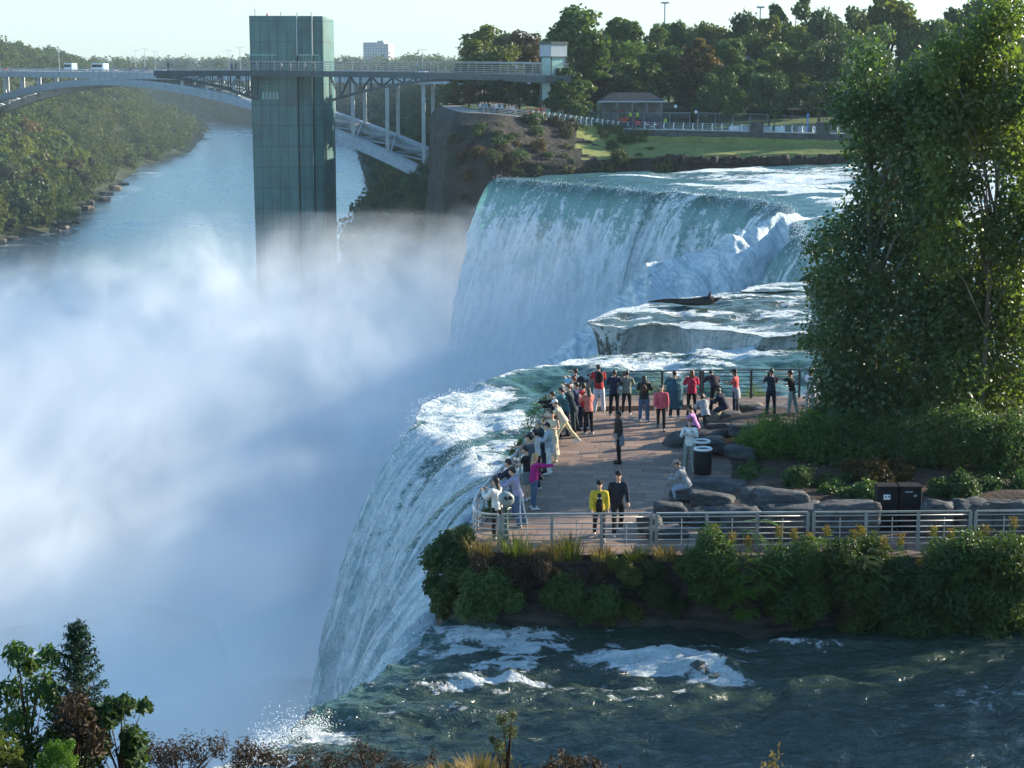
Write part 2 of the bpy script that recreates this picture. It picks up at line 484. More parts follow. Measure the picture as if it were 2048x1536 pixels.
def fall_mat(name, deep, mid, fscale=1.0, foam_col=(.84, .88, .9)):
    """rapids and curtain: attribute 'foam' adds white water, 'fall' tells how far the water has fallen"""
    t = NT(name)
    uv = t.n('UVMap').outputs[0]
    fo = t.n('Attribute', attribute_name='foam').outputs['Fac']
    fa = t.n('Attribute', attribute_name='fall').outputs['Fac']
    pos = t.n('NewGeometry').outputs['Position']
    s1 = t.noise(t.mapping(uv, (.9*fscale, .16*fscale, 1)), 1.0, 6, .62, .3)
    s2 = t.noise(t.mapping(pos, (1.7*fscale,)*3), 1.0, 6, .68, .6)
    s3 = t.noise(t.mapping(uv, (3.2*fscale, .3*fscale, 1)), 1.0, 4, .6)
    rip = t.noise(t.mapping(pos, (1.1*fscale, 1.6*fscale, 1.0)), 1.0, 5, .65, .5)
    lace = t.math('SUBTRACT', 1.0, t.math('MULTIPLY', t.math('ABSOLUTE', t.math('SUBTRACT', s2, .5)), 5.0), clamp=True)
    s4 = t.noise(t.mapping(pos, (5.5*fscale,)*3), 1.0, 3, .7, .4)
    k = t.math('ADD', t.math('MULTIPLY_ADD', s1, 1.5, -.75), t.math('MULTIPLY_ADD', s2, 1.5, -.75))
    k = t.math('ADD', k, t.math('MULTIPLY_ADD', s4, .7, -.35))
    k = t.math('ADD', k, t.math('MULTIPLY', lace, .1))
    # white threads pull out along the fall
    k = t.math('ADD', k, t.math('MULTIPLY', t.math('MULTIPLY', t.math('SUBTRACT', s3, .5), fa), 1.1))
    k = t.math('ADD', k, t.math('MULTIPLY', t.math('SUBTRACT', fo, .5), 1.5))
    msk = t.ramp(k, -.1, .2)
    wcol = t.mix(fa, deep, mid)
    h = t.math('ADD', rip, t.math('MULTIPLY', s1, .6))
    h = t.math('ADD', h, t.math('MULTIPLY', msk, .35))
    nrm = t.bump(h, .9, .28)
    wat = t.princ(wcol, .16, .4, nrm)
    tl = t.n('BsdfTranslucent', {'Color': (.12, .34, .27, 1)}).outputs[0]
    wat = t.n('MixShader', {0: t.math('MULTIPLY', fa, .35), 1: wat, 2: tl}).outputs[0]
    fcol = t.mix(t.ramp(t.math('ADD', t.math('MULTIPLY', s3, .6), t.math('MULTIPLY', s2, .4)), .36, .62), (.42, .56, .58), foam_col)
    foam = t.princ(fcol, .75, .2, t.bump(t.math('ADD', t.math('ADD', s2, t.math('MULTIPLY', s4, .5)), t.math('MULTIPLY', s3, fa)), 1.0, .5))
    return t.surf(t.n('MixShader', {0: msk, 1: wat, 2: foam}).outputs[0])

def strip(name, crest, up, nu, nw, nf, v0, drop, mat, amp=.25, wl=3.0, ridge=.6, foamf=None, wpow=1.8, seed=1, near_amp=.4, label=None, zup=None, lipfoam=.3, fallw=.55, side=1, fdir=None, fbase=.2, fk=(.45, .62), rag=.0):
    """water from 'up' over the lip 'crest' and down; one sheet"""
    C, tlen = catmull(crest, nu)
    key = np.linspace(0, len(crest)-1, nu)
    key = index_param(crest, nu)
    U = by_index(up, key, nu)
    tg = np.gradient(C[:, :2], axis=0)
    if rag:
        C[:, 0] += rag*fbm(tlen*.35, tlen*0, seed+70, 4); C[:, 1] += rag*1.6*fbm(tlen*.35, tlen*0+9, seed+71, 4); C[:, 2] += .18*rag*fbm(tlen*.5, tlen*0+3, seed+72, 4)
    for _ in range(12): tg[1:-1] = (tg[:-2]+2*tg[1:-1]+tg[2:])/4
    tg /= np.linalg.norm(tg, axis=1)[:, None]
    nn = np.stack([-tg[:, 1], tg[:, 0]], 1)*side
    fl = C[:, :2]-U[:, :2]; fl /= np.linalg.norm(fl, axis=1)[:, None]
    nn = nn*.65+fl*.35; nn /= np.linalg.norm(nn, axis=1)[:, None]
    if fdir is not None:
        kk = sstep(fk[0], fk[1], np.linspace(0, 1, nu))[:, None]
        nn = nn*(1-kk)+np.array(fdir)*kk; nn /= np.linalg.norm(nn, axis=1)[:, None]
    w = np.linspace(1, 0, nw)**wpow
    Wm = w[None, :, None]
    up3 = C[:, None, :]*(1-Wm)+U[:, None, :]*Wm
    dist = np.linalg.norm(U[:, :2]-C[:, :2], axis=1)[:, None]*w[None, :]
    x, y = up3[..., 0], up3[..., 1]
    big = fbm(x/wl, y/wl, seed, 3)
    sm = fbm(x/wl*3.1, y/wl*3.1, seed+5, 4)
    fade = near_amp+(1-near_amp)*sstep(0, 6, dist)
    rid = 1-np.abs(big)*2
    dz = amp*fade*(big*1.1+rid*.5+sm*.45)
    up3[..., 2] += dz
    foam = np.clip(.12+.55*sstep(.1, .9, big+.5*sm)+.25*sstep(.3, .9, rid*sm), 0, 1)
    foam = foam*.8 + lipfoam*np.exp(-dist/1.5)*vnoise(tlen[:, None]*.7+0*w, 0*tlen[:, None]+w*3, seed+9)
    if foamf is not None: foam = foamf(foam, x, y, dist, tlen[:, None]+0*dist)
    foam_up = np.clip(foam, 0, 1)
    # curtain
    T = math.sqrt(2*drop/9.8)
    t = (np.linspace(0, 1, nf+1)[1:]**1.15)*T
    v0v = v0*(1+.35*fbm(tlen*.25, tlen*0, seed+20))
    out = v0v[:, None]*t[None, :]; fallz = -.5*9.8*t[None, :]**2+0*out
    uu = tlen[:, None]+0*out; vv = -fallz
    q = sstep(0, .3*T, t)[None, :]
    dsp = ridge*q*(fbm(uu*.33, vv*.02, seed+30, 3)+.45*fbm(uu*1.3+.2*fbm(uu*.3, vv*.1, 3), vv*.05, seed+31, 3)+.4*fbm(uu*2.4, vv*.5, seed+32, 3)*sstep(0, 8, vv))
    out = out+dsp
    cu = np.zeros((nu, nf, 3))
    cu[..., 0] = C[:, 0:1]+nn[:, 0:1]*out; cu[..., 1] = C[:, 1:2]+nn[:, 1:2]*out
    cu[..., 2] = (C[:, 2:3]+dz[:, -1:]*np.exp(-vv/1.0))+fallz+.3*q*fbm(uu*1.1, vv*.4, seed+40, 3)
    ff = np.clip(sstep(0, 3.0, vv)*.9, 0, 1)
    fc = foam_up[:, -1:]*np.exp(-vv/2.5)+(1-np.exp(-vv/2.5))*(fbase+fallw*sstep(1.0, drop*.4, vv)+.45*fbm(uu*.3, vv*.02, seed+50, 4))
    V = np.concatenate([up3, cu], 1)
    fo = np.concatenate([foam_up, fc], 1); fa = np.concatenate([0*foam_up+np.exp(-dist/.8)*.25, ff], 1)
    vvv = np.concatenate([-dist, vv+0*uu], 1); uuu = np.concatenate([tlen[:, None]+0*dist, uu], 1)
    n_, m_ = V.shape[:2]
    o = mesh_np(name, V.reshape(-1, 3), grid_faces(n_, m_), mat, uv=np.stack([uuu, vvv], -1).reshape(-1, 2), attrs={'foam': np.clip(fo, 0, 1.7).ravel(), 'fall': fa.ravel()})
    tag(o, label, 'waterfall' if label else None, kind='structure')
    return o
fm_far = fall_mat('far_falls_water', (.03, .10, .085), (.26, .46, .44), .8)
fm_mid = fall_mat('rapids_water', (.025, .075, .055), (.14, .34, .3), 1.0)
fm_near = fall_mat('near_falls_water', (.03, .05, .036), (.16, .40, .36), 1.5)

# rock under the rapids
mb = MB()
mb.prism([(36, 76.5), (36, 150), (44, 200), (60, 270), (160, 282), (160, 76.5)], -30, -3.6)
mb.prism([(9, 109), (26, 128), (36.2, 134), (36.2, 110)], -30, -2.6)
rb = mb.build('riverbed', M['wetrock']); tag(rb, kind='structure')
# far American falls
cr = [at(1000, 357, 252), at(1080, 362, 247), at(1200, 374, 238), at(1330, 384, 229), at(1450, 394, 221), at(1530, 402, 214), at(1585, 420, 204), at(1600, 445, 190), at(1620, 470, 178), at(1640, 500, 164), at(1650, 545, 146)]
upp = [(150, 300, 1.0), (150, 285, 1), (150, 275, 1), (150, 262, 1), (150, 250, 1), (150, 235, 1), (150, 220, 1), (150, 205, 1), (150, 190, 1), (150, 175, 1), (150, 160, 1)]
def ff_far(f, x, y, d, u):
    f = f*.8+.28*sstep(6, 26, d)*(vnoise(x*.07, y*.3, 3) > .35)
    f += .4*sstep(3, 12, d)*sstep(.4, .8, vnoise(x*.12+5, y*.25, 8))
    f += .5*sstep(12, 34, x)*sstep(262, 235, y)*sstep(1, 7, d)*sstep(.25, .6, vnoise(x*.2, y*.45, 12))
    return f
def ext(pts, d0, d1):
    p0 = pts[0]+(pts[0]-pts[1]).normalized()*d0
    return [p0]+pts
falls_far = strip('waterfall', cr, upp, 420, 170, 110, 3.9, 42, fm_far, .38, 7, 1.5, ff_far, 2.2, 3, .5, 'broad far waterfall curtain pouring over the curved ledge beside the dark cliff', rag=.7, fallw=.75, fbase=.55, fdir=(-.93, -.37), fk=(-2, -1))
# rock shelf with the stranded log
cs = [at(1700, 548, 138), P(1640, 557, -1), P(1500, 577, -1), P(1400, 594, -1), P(1290, 610, -1), P(1212, 628, -1), P(1186, 645, -1.1), P(1230, 655, -1.1), P(1320, 652, -1.1), P(1420, 662, -1.1), P(1540, 672, -1.2), P(1700, 668, -1.2)]
ups = [(60, 134, -.4), (60, 130, -.4), (55, 126, -.5), (50, 123, -.6), (45, 121, -.7), (40, 119, -.8), (36, 117, -.9), (36, 116, -.9), (40, 115, -.9), (45, 115, -.8), (55, 114, -.8), (60, 114, -.8)]
def ff_shelf(f, x, y, d, u):
    b = vnoise(x*.3, y*.9, 14)
    return f*.9+.06+.6*sstep(.45, .75, b)*vnoise(x*1.1, y*2.3, 15)+.4*np.exp(-d/.6)*vnoise(x*.8, y*.8, 16)
sh_m = fall_mat('shelf_water', (.045, .07, .05), (.022, .03, .026), 1.2)
strip('rock_shelf_water', cs, ups, 300, 130, 60, 1.2, 9, sh_m, .24, 2.2, .7, ff_shelf, 1.6, 11, .5, fallw=.3, side=1, lipfoam=.8, fbase=.22, rag=.9)
# white water boiling down the rock heap at the foot of the far falls
hm = [[at(1700, 420, 196), at(1600, 432, 193), at(1540, 440, 190), at(1478, 450, 189), at(1450, 470, 188), at(1407, 500, 187), at(1349, 508, 186), at(1290, 535, 185), at(1258, 566, 183), at(1211, 606, 181), at(1150, 660, 178)]]
hm.append([q+Vector((-3.5, -8, -3.0)) for q in hm[0]]); hm.append([q+Vector((-8, -18, -9)) for q in hm[0]]); hm.append([q+Vector((-12, -26, -24)) for q in hm[0]])
hm.insert(0, [q+Vector((2, 8, -8)) for q in hm[1-1]])
key = index_param(hm[1], 200); rows = []
for a in range(4):
    A_, B_ = by_index(hm[a], key, 200), by_index(hm[a+1], key, 200)
    for j in range(22): rows.append(A_*(1-j/22)+B_*(j/22))
V = np.stack(rows, 1); x, y, z = V[..., 0], V[..., 1], V[..., 2]
V[..., 2] += 1.3*fbm(x*.22+y*.1, z*.1, 61, 4)+0.6*fbm(x*.8, z*.3, 63, 4); V[..., 0] += 1.2*fbm(x*.3, z*.2, 62, 5); V[..., 1] += 1.0*fbm(x*.5, z*.2, 66, 5)
uvm = np.stack([y*.3+x, -z], -1).reshape(-1, 2)
o = mesh_np('cascade', V.reshape(-1, 3), grid_faces(200, 88), fm_far, uv=uvm, attrs={'foam': np.clip(.85+.35*fbm(x*.2, z*.2, 64, 4), 0, 1.2).ravel(), 'fall': np.full(x.size, .5)})
tag(o, 'white water boiling over fallen rock at the foot of the far falls', 'waterfall', kind='structure')
# channel beside the terrace and the fall that drops along the island
cc = [P(1185, 716, -2.2), P(1120, 730, -2.2), P(1040, 748, -2.25), P(965, 768, -2.3), P(905, 792, -2.4), P(862, 812, -2.5), P(836, 834, -2.6), P(850, 858, -2.7), P(895, 880, -2.75), P(945, 900, -2.8), (-1.0, 70, -2.9), (-1.6, 66, -3.1), (-1.9, 62, -3.4), (-2.2, 58, -3.8), (-2.6, 55, -4.4)]
cu_ = [(70, 108, -1.4), (70, 106, -1.4), (70, 103, -1.4), (70, 100, -1.4), (70, 97, -1.5), (70, 94, -1.5), (70, 90, -1.6), (60, 86, -1.7), (50, 82, -1.8), (40, 78, -1.9), (30, 74, -2), (12, 70, -2.2), (10, 66, -2.3), (9, 62, -2.6), (8, 58, -2.8), (8, 55, -3)]
def ff_ch(f, x, y, d, u):
    lip = np.exp(-d/5)*sstep(22, 30, u)
    f = f*.85+.7*lip*sstep(.3, .6, vnoise(x*.55, y*.55, 77))
    f += .4*sstep(8, 20, x)*sstep(.42, .7, vnoise(x*.16, y*.5, 23))
    f += .35*sstep(0, 8, x)*sstep(94, 100, y)*vnoise(x*.3, y*.6, 5)
    for px, py, rx, ry, a in ((960, 785, 1.5, 1.6, .7), (905, 808, 1.4, 1.8, .9), (1000, 800, 1.4, 1.3, .5), (865, 822, 1.2, 2, .9), (940, 835, 1.5, 1.5, .9), (1005, 842, 1.2, 1.2, .9), (1035, 838, .7, 1, .7), (890, 850, 1.4, 1.4, .8),
                              (1320, 735, 1.6, 2.2, .7), (1460, 715, 1.6, 2.4, .9), (1360, 755, 1.0, 1.4, .6), (1250, 745, 2.4, 2, .4), (1560, 700, 2.4, 2.4, .6), (1400, 690, 3, 2, .5), (1150, 735, 2.5, 1.5, .4)):
        c = P(px, py, -2.3); f = f+a*np.exp(-((x-c.x)/rx)**2-((y-c.y)/ry)**2)*(.4+.9*vnoise(x*1.3, y*1.1, 6))
    return f
falls_mid = strip('waterfall', cc, cu_, 460, 300, 150, 5.3, 42, fm_mid, .5, 3.6, 1.2, ff_ch, 1.5, 21, .7, 'white waterfall dropping along the terrace side, past the queue of visitors', lipfoam=.8, fallw=.5, fdir=(-.66, -.75), fbase=1.05, fk=(.32, .45), rag=.3)
# near falls at the foot of the frame
cn = [P(905, 1236, -1.9), P(880, 1255, -1.95), P(840, 1292, -2.0), P(770, 1345, -2.05), P(690, 1395, -2.1), P(600, 1445, -2.1), P(510, 1490, -2.1), P(420, 1530, -2.1), P(320, 1580, -2.1), P(200, 1650, -2.1)]
un = [(60, 51.5, -.9), (60, 49.5, -.9), (60, 47, -.9), (60, 44, -.9), (60, 40, -.9), (60, 36, -.9), (60, 32, -.9), (60, 28, -.9), (60, 23, -.9), (60, 18, -.9)]
def ff_near(f, x, y, d, u):
    f = f*.5+.03
    for px, py, rx, ry, a in ((1010, 1250, 2.0, .5, .65), (930, 1300, 2.2, 1.2, .4), (1150, 1300, 2.4, 1.0, .45), (1340, 1318, 1.2, .7, 1.3), (1400, 1328, .8, .45, 1.3), (1445, 1348, .6, .36, 1.6), (1250, 1325, 1.6, .6, .75), (1560, 1290, 1.7, .35, .8), (1660, 1298, .8, .35, .6), (870, 1350, 2, .5, .7), (980, 1345, 1.2, .35, .75), (700, 1420, 1.6, .8, .3), (1240, 1240, .9, .2, .5), (560, 1490, 1, .6, .5), (1950, 1400, 1.6, 1.2, .32), (1180, 1350, 2.2, .5, .5), (525, 1482, .7, .5, 1.4), (640, 1440, .8, .5, .7), (1080, 1275, 2, .6, .5), (1300, 1370, 2.5, .6, .4), (1000, 1400, 3, .7, .3)):
        c = P(px, py, -1.7)
        g = np.exp(-((x-c.x)/rx)**2-((y-c.y)/ry)**2)
        f = f+.62*a*g*(.15+1.3*vnoise(x*2.2, y*3.0, 4))
    return f
near_fall = strip('waterfall', cn, un, 420, 420, 70, 2.2, 40, fm_near, .17, 1.9, .5, ff_near, 1.35, 41, .8, 'dark green water bending over the nearest brink below the terrace wall', lipfoam=.45, fallw=.5)
# standing waves of the near channel
me = near_fall.data
co = np.empty(len(me.vertices)*3, np.float32); me.vertices.foreach_get('co', co); co = co.reshape(-1, 3)
for px, py, rx, ry, a in ((1425, 1335, .8, .4, .42), (1330, 1310, 1.6, .5, .28), (1000, 1255, 2.4, .6, .3), (1600, 1288, 1.8, .3, .22), (900, 1345, 2.0, .5, .25), (1180, 1320, 2.5, .8, .2), (800, 1400, 2.2, .9, .25)):
    c = P(px, py, -1.7)
    co[:, 2] += np.where(co[:, 2] > -3, a*np.exp(-((co[:, 0]-c.x)/rx)**2-((co[:, 1]-c.y)/ry)**2)*(.6+.6*vnoise(co[:, 0]*2, co[:, 1]*3, 9)), 0)
co[:, 2] += np.where(co[:, 2] > -3, .11*fbm(co[:, 0]*1.3, co[:, 1]*2.2, 51, 5)+.03*fbm(co[:, 0]*5, co[:, 1]*7, 53, 3), 0)
me.vertices.foreach_set('co', co.ravel()); me.update()

# spray: loose drops torn off the curtains and the splash at the nearest brink
def drops(name, pts, sizes, label):
    o8 = np.array([(1, 0, 0), (-1, 0, 0), (0, 1, 0), (0, -1, 0), (0, 0, 1), (0, 0, -1)], float)
    fc = np.array([(0, 2, 4), (2, 1, 4), (1, 3, 4), (3, 0, 4), (2, 0, 5), (1, 2, 5), (3, 1, 5), (0, 3, 5)])
    V = (pts[:, None, :]+o8[None]*sizes[:, None, None]).reshape(-1, 3)
    F = (fc[None]+6*np.arange(len(pts))[:, None, None]).reshape(-1, 3)
    tag(mesh_np(name, V, F, M_foam), label, 'spray', kind='stuff')
tm = NT('white_spray'); M_foam = tm.surf(tm.princ((.84, .88, .9), .6, .3))
rng = np.random.default_rng(2)
def curtain_pts(o, nu, m, nw, n, u0, u1, depth, out):
    co = np.empty(len(o.data.vertices)*3, np.float32); o.data.vertices.foreach_get('co', co); co = co.reshape(nu, m, 3)
    i = rng.integers(int(u0*nu), int(u1*nu), n); j = nw-4+(rng.random(n)**1.4*depth).astype(int)
    return co[i, j]+np.stack([-np.abs(rng.exponential(out, n)), rng.normal(0, out*.6, n)-out*.5, rng.normal(0, out*.8, n)+out*.5], 1)
drops('spray', curtain_pts(falls_mid, 460, 450, 300, 5200, .2, .75, 95, .16), rng.uniform(.006, .02, 5200), 'fine white spray torn off the waterfall beside the terrace')
drops('spray', curtain_pts(falls_far, 420, 280, 170, 4200, 0, .9, 60, .3), rng.uniform(.015, .045, 4200), 'white spray thrown off the lip of the far falls')
c = P(525, 1484, -2.0); n = 2600
a = rng.uniform(-.2, 1, n); q = np.stack([c.x+a*1.3+rng.normal(0, .15, n), c.y+a*1.4+rng.normal(0, .15, n), c.z-.15+rng.exponential(.17, n)*(1.1-.6*np.abs(a-.3))], 1)
drops('splash', q, rng.uniform(.003, .016, n), 'white splash leaping at the nearest brink above the bottom shrubs')
# ------------------------------------------------------------------ mist in the gorge
def mist_mat():
    t = NT('gorge_mist')
    pos = t.n('NewGeometry').outputs['Position']
    sx = t.n('SeparateXYZ', {0: pos}).outputs
    n1 = t.noise(t.mapping(pos, (.022, .022, .014)), 1.0, 4, .62, .6)
    n2 = t.noise(t.mapping(pos, (.07, .07, .06)), 1.0, 7, .68, 1.1)
    top = t.math('MULTIPLY_ADD', n1, 18.0, -9.0)
    top = t.math('ADD', top, t.math('MULTIPLY_ADD', n2, 34.0, -17.0))
    # taller beside the far falls and the terrace fall
    dfar = t.n('VectorMath', {0: pos, 1: (-6, 245, -20)}, operation='DISTANCE').outputs['Value']
    top = t.math('ADD', top, t.ramp(dfar, 75, 5, 0, 14))
    top = t.math('ADD', top, t.ramp(t.n('VectorMath', {0: pos, 1: (-11, 70, -16)}, operation='DISTANCE').outputs['Value'], 36, 5, 0, 11))
    far = t.ramp(sx[1], 230, 420, 0, -14)
    top = t.math('ADD', top, far)
    lft = t.ramp(sx[0], -90, -190, 0, 3)
    top = t.math('ADD', top, lft)
    top = t.math('ADD', top, -17.0)
    dep = t.ramp(t.math('SUBTRACT', top, sx[2]), -3.0, 27.0)
    near = t.ramp(sx[1], 45, 140, .5, 1.0)
    wis = t.ramp(n2, .36, .64, .15, 1.4)
    dmid = t.n('VectorMath', {0: pos, 1: (-11, 70, -16)}, operation='DISTANCE').outputs['Value']
    near = t.math('ADD', near, t.ramp(dmid, 34, 8, 0, 1.2))
    den = t.math('MULTIPLY', t.math('MULTIPLY', dep, near), t.math('MULTIPLY', wis, .07))
    v = t.n('VolumePrincipled', {'Color': (.905, .95, .98, 1), 'Density': den, 'Anisotropy': 0.0}).outputs[0]
    t.t.links.new(v, t.out.inputs['Volume'])
    t.m.cycles.volume_step_rate = .35
    return t.m
mb = MB()
mb.prism([(-260, 58), (-12, 44), (6, 74), (12, 125), (34, 150), (34, 215), (5, 272), (-5, 330), (-40, 420), (-260, 420)], RIV+.3, -5.0)
mist = mb.build('mist', mist_mat()); tag(mist, 'pale blue spray mist filling the gorge below the falls', 'mist', kind='stuff')
# haze over the whole place
t = NT('air_haze')
v = t.n('VolumePrincipled', {'Color': (.72, .9, 1.0, 1), 'Density': .00008, 'Anisotropy': .1}).outputs[0]
t.t.links.new(v, t.out.inputs['Volume'])
mb = MB(); mb.box((0, 1500, 30), (7000, 5000, 160))
haze = mb.build('haze', t.m); tag(haze, kind='stuff')
# ------------------------------------------------------------------ observation tower
def tower_mat():
    t = NT('weathered_green_glass_panels')
    tc = t.n('TexCoord').outputs['Object']
    br = t.n('TexBrick', {'Vector': t.n('CombineXYZ', {0: t.math('ADD', t.n('SeparateXYZ', {0: tc}).outputs[0], t.n('SeparateXYZ', {0: tc}).outputs[1]), 1: t.n('SeparateXYZ', {0: tc}).outputs[2]}).outputs[0],
        'Color1': (0, 0, 0, 1), 'Color2': (1, 1, 1, 1), 'Mortar': (.3, .3, .3, 1), 'Scale': 1.0, 'Mortar Size': .07, 'Brick Width': 1.9, 'Row Height': 4.3, 'Mortar Smooth': .2}, offset=0.0)
    tone = t.n('SeparateColor', {0: br.outputs[0]}).outputs[0]
    st = t.noise(t.mapping(tc, (1.0, 1.0, .08)), 1.0, 5, .6)
    bl = t.noise(tc, .16, 4, .6)
    c = t.mix(t.ramp(st, .3, .7), (.028, .105, .1), (.065, .18, .165))
    c = t.mix(t.math('MULTIPLY', tone, .35), c, (.07, .18, .16))
    c = t.mix(t.ramp(bl, .45, .7, 0, .8), c, (.045, .075, .07))
    c = t.mix(t.math('MULTIPLY', br.outputs['Fac'], .85), c, (.012, .035, .034))
    return t.surf(t.princ(c, .35, .5))
M['tower'] = tower_mat()
M['steel_dark'] = plain('dark_green_steel', (.035, .055, .06), .5, .4, .25, .8)
M['steel_grey'] = plain('grey_painted_steel', (.3, .34, .37), .5, .4, .15, .4)
M['steel_pale'] = plain('pale_concrete_steel', (.42, .44, .44), .7, .3, .12, .5)
M['white'] = plain('white_paint', (.75, .76, .75), .5, .4, .06, 2)
M['glassdark'] = plain('dark_window_glass', (.02, .028, .032), .15, .6, .2, .6)
M['mesh_rail'] = plain('weathered_railing_steel', (.34, .34, .32), .5, .4, .2, 1.0)
M['red'] = plain('red_paint', (.5, .03, .02), .4, .5, .12, 2)
M['orange'] = plain('orange_red_paint', (.62, .09, .02), .45, .5, .15, 2)
M['black'] = plain('black_rubber', (.010, .011, .013), .7, .2, .2, 4)
M['glassgreen'] = plain('pale_green_glass', (.22, .36, .34), .25, .5, .12, .6)

TY = 400.0
tw = empty('observation_tower', (-46.5, TY, RIV)); tag(tw, 'tall green glass clad observation tower rising from the misty gorge', 'tower')
def tx(px): return (px-1024)/FPX*TY/ .9985 + 46.5
def tz(py): return at(1024, py, TY).z - RIV
x0, x1 = tx(508), tx(661)
xm, xn = tx(601), tx(630)
zt = tz(31); zd = tz(110)
mb = MB()
# body: main face bowed, with the two slots that split the right third
def slab(mb, a, b, z0, z1, yf0, yf1, depth, taper=0.0, mi=0):
    mb.add([(a+taper, yf0, z0), (b-taper*0, yf1, z0), (b, depth, z0), (a+taper, depth, z0), (a, yf0, z1), (b, yf1, z1), (b, depth, z1), (a, depth, z1)],
           [(3, 2, 1, 0), (4, 5, 6, 7), (0, 1, 5, 4), (1, 2, 6, 5), (2, 3, 7, 6), (3, 0, 4, 7)], mi)
slab(mb, x0, xm-.1, 0, zt-.05, 0, .3, 13, .55)
slab(mb, xm+.15, xn-.15, 0, zt-.05, .8, 1.3, 13)
slab(mb, xn+.2, x1-1.2, 0, zt-.05, 2.0, 2.8, 13)
slab(mb, x1-1.15, x1+.2, 0, zt-.6, 3.6, 6.2, 12.6)
mb.build('shaft', M['tower'], tw)
mb = MB(); slab(mb, x0+.25, x1-1.5, 0, zt-1.2, 1.4, 3.4, 12.5, .5); mb.build('core', M['steel_dark'], tw)
for xx, yy in ((xm, .25), (xn, 1.1)):
    mb = MB(); mb.box((xx, yy, (zt+zd)/2), (.22, .3, zt-zd)); mb.build('edge_fin', M['steel_pale'], tw)
mb = MB()
for z in (zd, zd-.02):
    pass
mb.bar((x0-.6, -.5, tz(110)), (x1-2, 1.4, tz(110)), .25, .25)
for k in range(24):
    f = k/23; mb.bar((x0-.6+(x1-2-x0+.6)*f, -.5+1.9*f, tz(137)), (x0-.6+(x1-2-x0+.6)*f, -.5+1.9*f, tz(110)), .07, .07)
mb.build('gallery_screen', M['glassgreen'], tw)
mb = MB(); mb.box(((x0+tx(545))/2-.6, -.9, tz(150)), (tx(545)-x0+1.5, 2.0, .5)); mb.build('gallery_floor', M['steel_dark'], tw); mb = MB(); mb.box(((tx(600)+x1)/2, -.2, tz(150)), (x1-tx(600)+1, 2.0, .5)); mb.build('gallery_floor', M['steel_dark'], tw)
mb = MB()
for k in range(5): mb.box((tx(533+k*7), -.02, tz(191)), (.5, .25, 1.6))
mb.build('louvre_panel', M['glassgreen'], tw)
for px, h, in ((515, 1.9), (566, .9), (598, .8), (626, 1.0)):
    mb = MB(); mb.tube([(tx(px), 4, zt-.1), (tx(px), 4, zt+h)], [.07, .04], 6); mb.ball((tx(px), 4, zt+h*.55), .12); mb.build('antenna', M['steel_dark'], tw)
mb = MB(); mb.lathe((tx(539), 4, zt-.1), [(.2, 0), (.22, .2), (.16, .5), (.03, .7)], 10); mb.build('beacon', M['red'], tw)

# ------------------------------------------------------------------ observation walkway: from its free end past the tower to the lift tower on the bluff
WK = [at(311, 141, 398), at(400, 141, 398), at(520, 141, 397), at(640, 142, 393), at(760, 143, 375), at(860, 144.5, 352), at(960, 146, 331), at(1050, 148.5, 313), at(1116, 151.5, 300)]
wk = empty('observation_walkway', (0, 0, 0)); tag(wk, 'long dark steel observation walkway crossing in front of the tower to the bluff', 'walkway')
pw, tl = catmull(WK, 160)
def wside(d):
    g = np.gradient(pw[:, :2], axis=0); g /= np.linalg.norm(g, axis=1)[:, None]
    q = pw.copy(); q[:, 0] += -g[:, 1]*d; q[:, 1] += g[:, 0]*d
    return q
fr, bk = wside(-2.2), wside(2.2)
def sect(a, b, z0, z1):
    return [[(a[i, 0], a[i, 1], a[i, 2]+z0), (b[i, 0], b[i, 1], b[i, 2]+z0), (b[i, 0], b[i, 1], b[i, 2]+z1), (a[i, 0], a[i, 1], a[i, 2]+z1)] for i in range(len(a))]
mb = MB(); mb.rings(sect(fr, bk, -1.15, 0)); mb.build('deck', M['steel_dark'], wk)
for side in (fr, bk):
    mb = MB()
    for z in (.25, .6, .95, 1.3, 1.65): mb.tube([(p[0], p[1], p[2]+z) for p in side[::2]], .035, 4, caps=False)
    mb.tube([(p[0], p[1], p[2]+1.85) for p in side[::2]], .07, 5, caps=False)
    mb.build('railing', M['mesh_rail'], wk)
    for i in range(1, 160, 4):
        p = side[i]
        mb = MB(); mb.bar((p[0], p[1], p[2]), (p[0], p[1], p[2]+1.9), .11, .11); mb.build('post', M['mesh_rail'], wk)
# under-trusses: left cantilever, right cantilever
def truss(pa, pb, drop, name, n=11, far_end=False):
    for dy in (-1.6, 1.6):
        mb = MB()
        prev = None
        for i in range(n+1):
            f = i/n
            top = pa.lerp(pb, f)+Vector((0, dy, -1.0))
            bot = pa.lerp(pb, f)+Vector((0, dy, -1.3-drop*(1-f)**1.7))
            mb.bar(top, bot, .2, .2)
            if prev:
                mb.bar(prev[1], bot, .34, .45); mb.bar(prev[0], bot if i % 2 else top, .16, .16)
                if i % 2 == 0: mb.bar(prev[1], top, .16, .16)
            prev = (top, bot)
        mb.build(name, M['steel_dark'], wk)
truss(at(512, 141, 398), at(315, 141, 398), 4.6, 'truss')
truss(at(660, 142.5, 391), at(905, 145, 343), 4.6, 'truss')
for px, d in ((960, 331), (1020, 318), (1085, 306)):
    a = at(px, 147, d); mb = MB(); mb.tube([a+Vector((0, 0, -1)), Vector((a.x, a.y, 3))], .45, 8); mb.build('support_column', M['steel_dark'], wk)
for px, y0, y1, d in ((330, 150, 141, 397),):
    pass
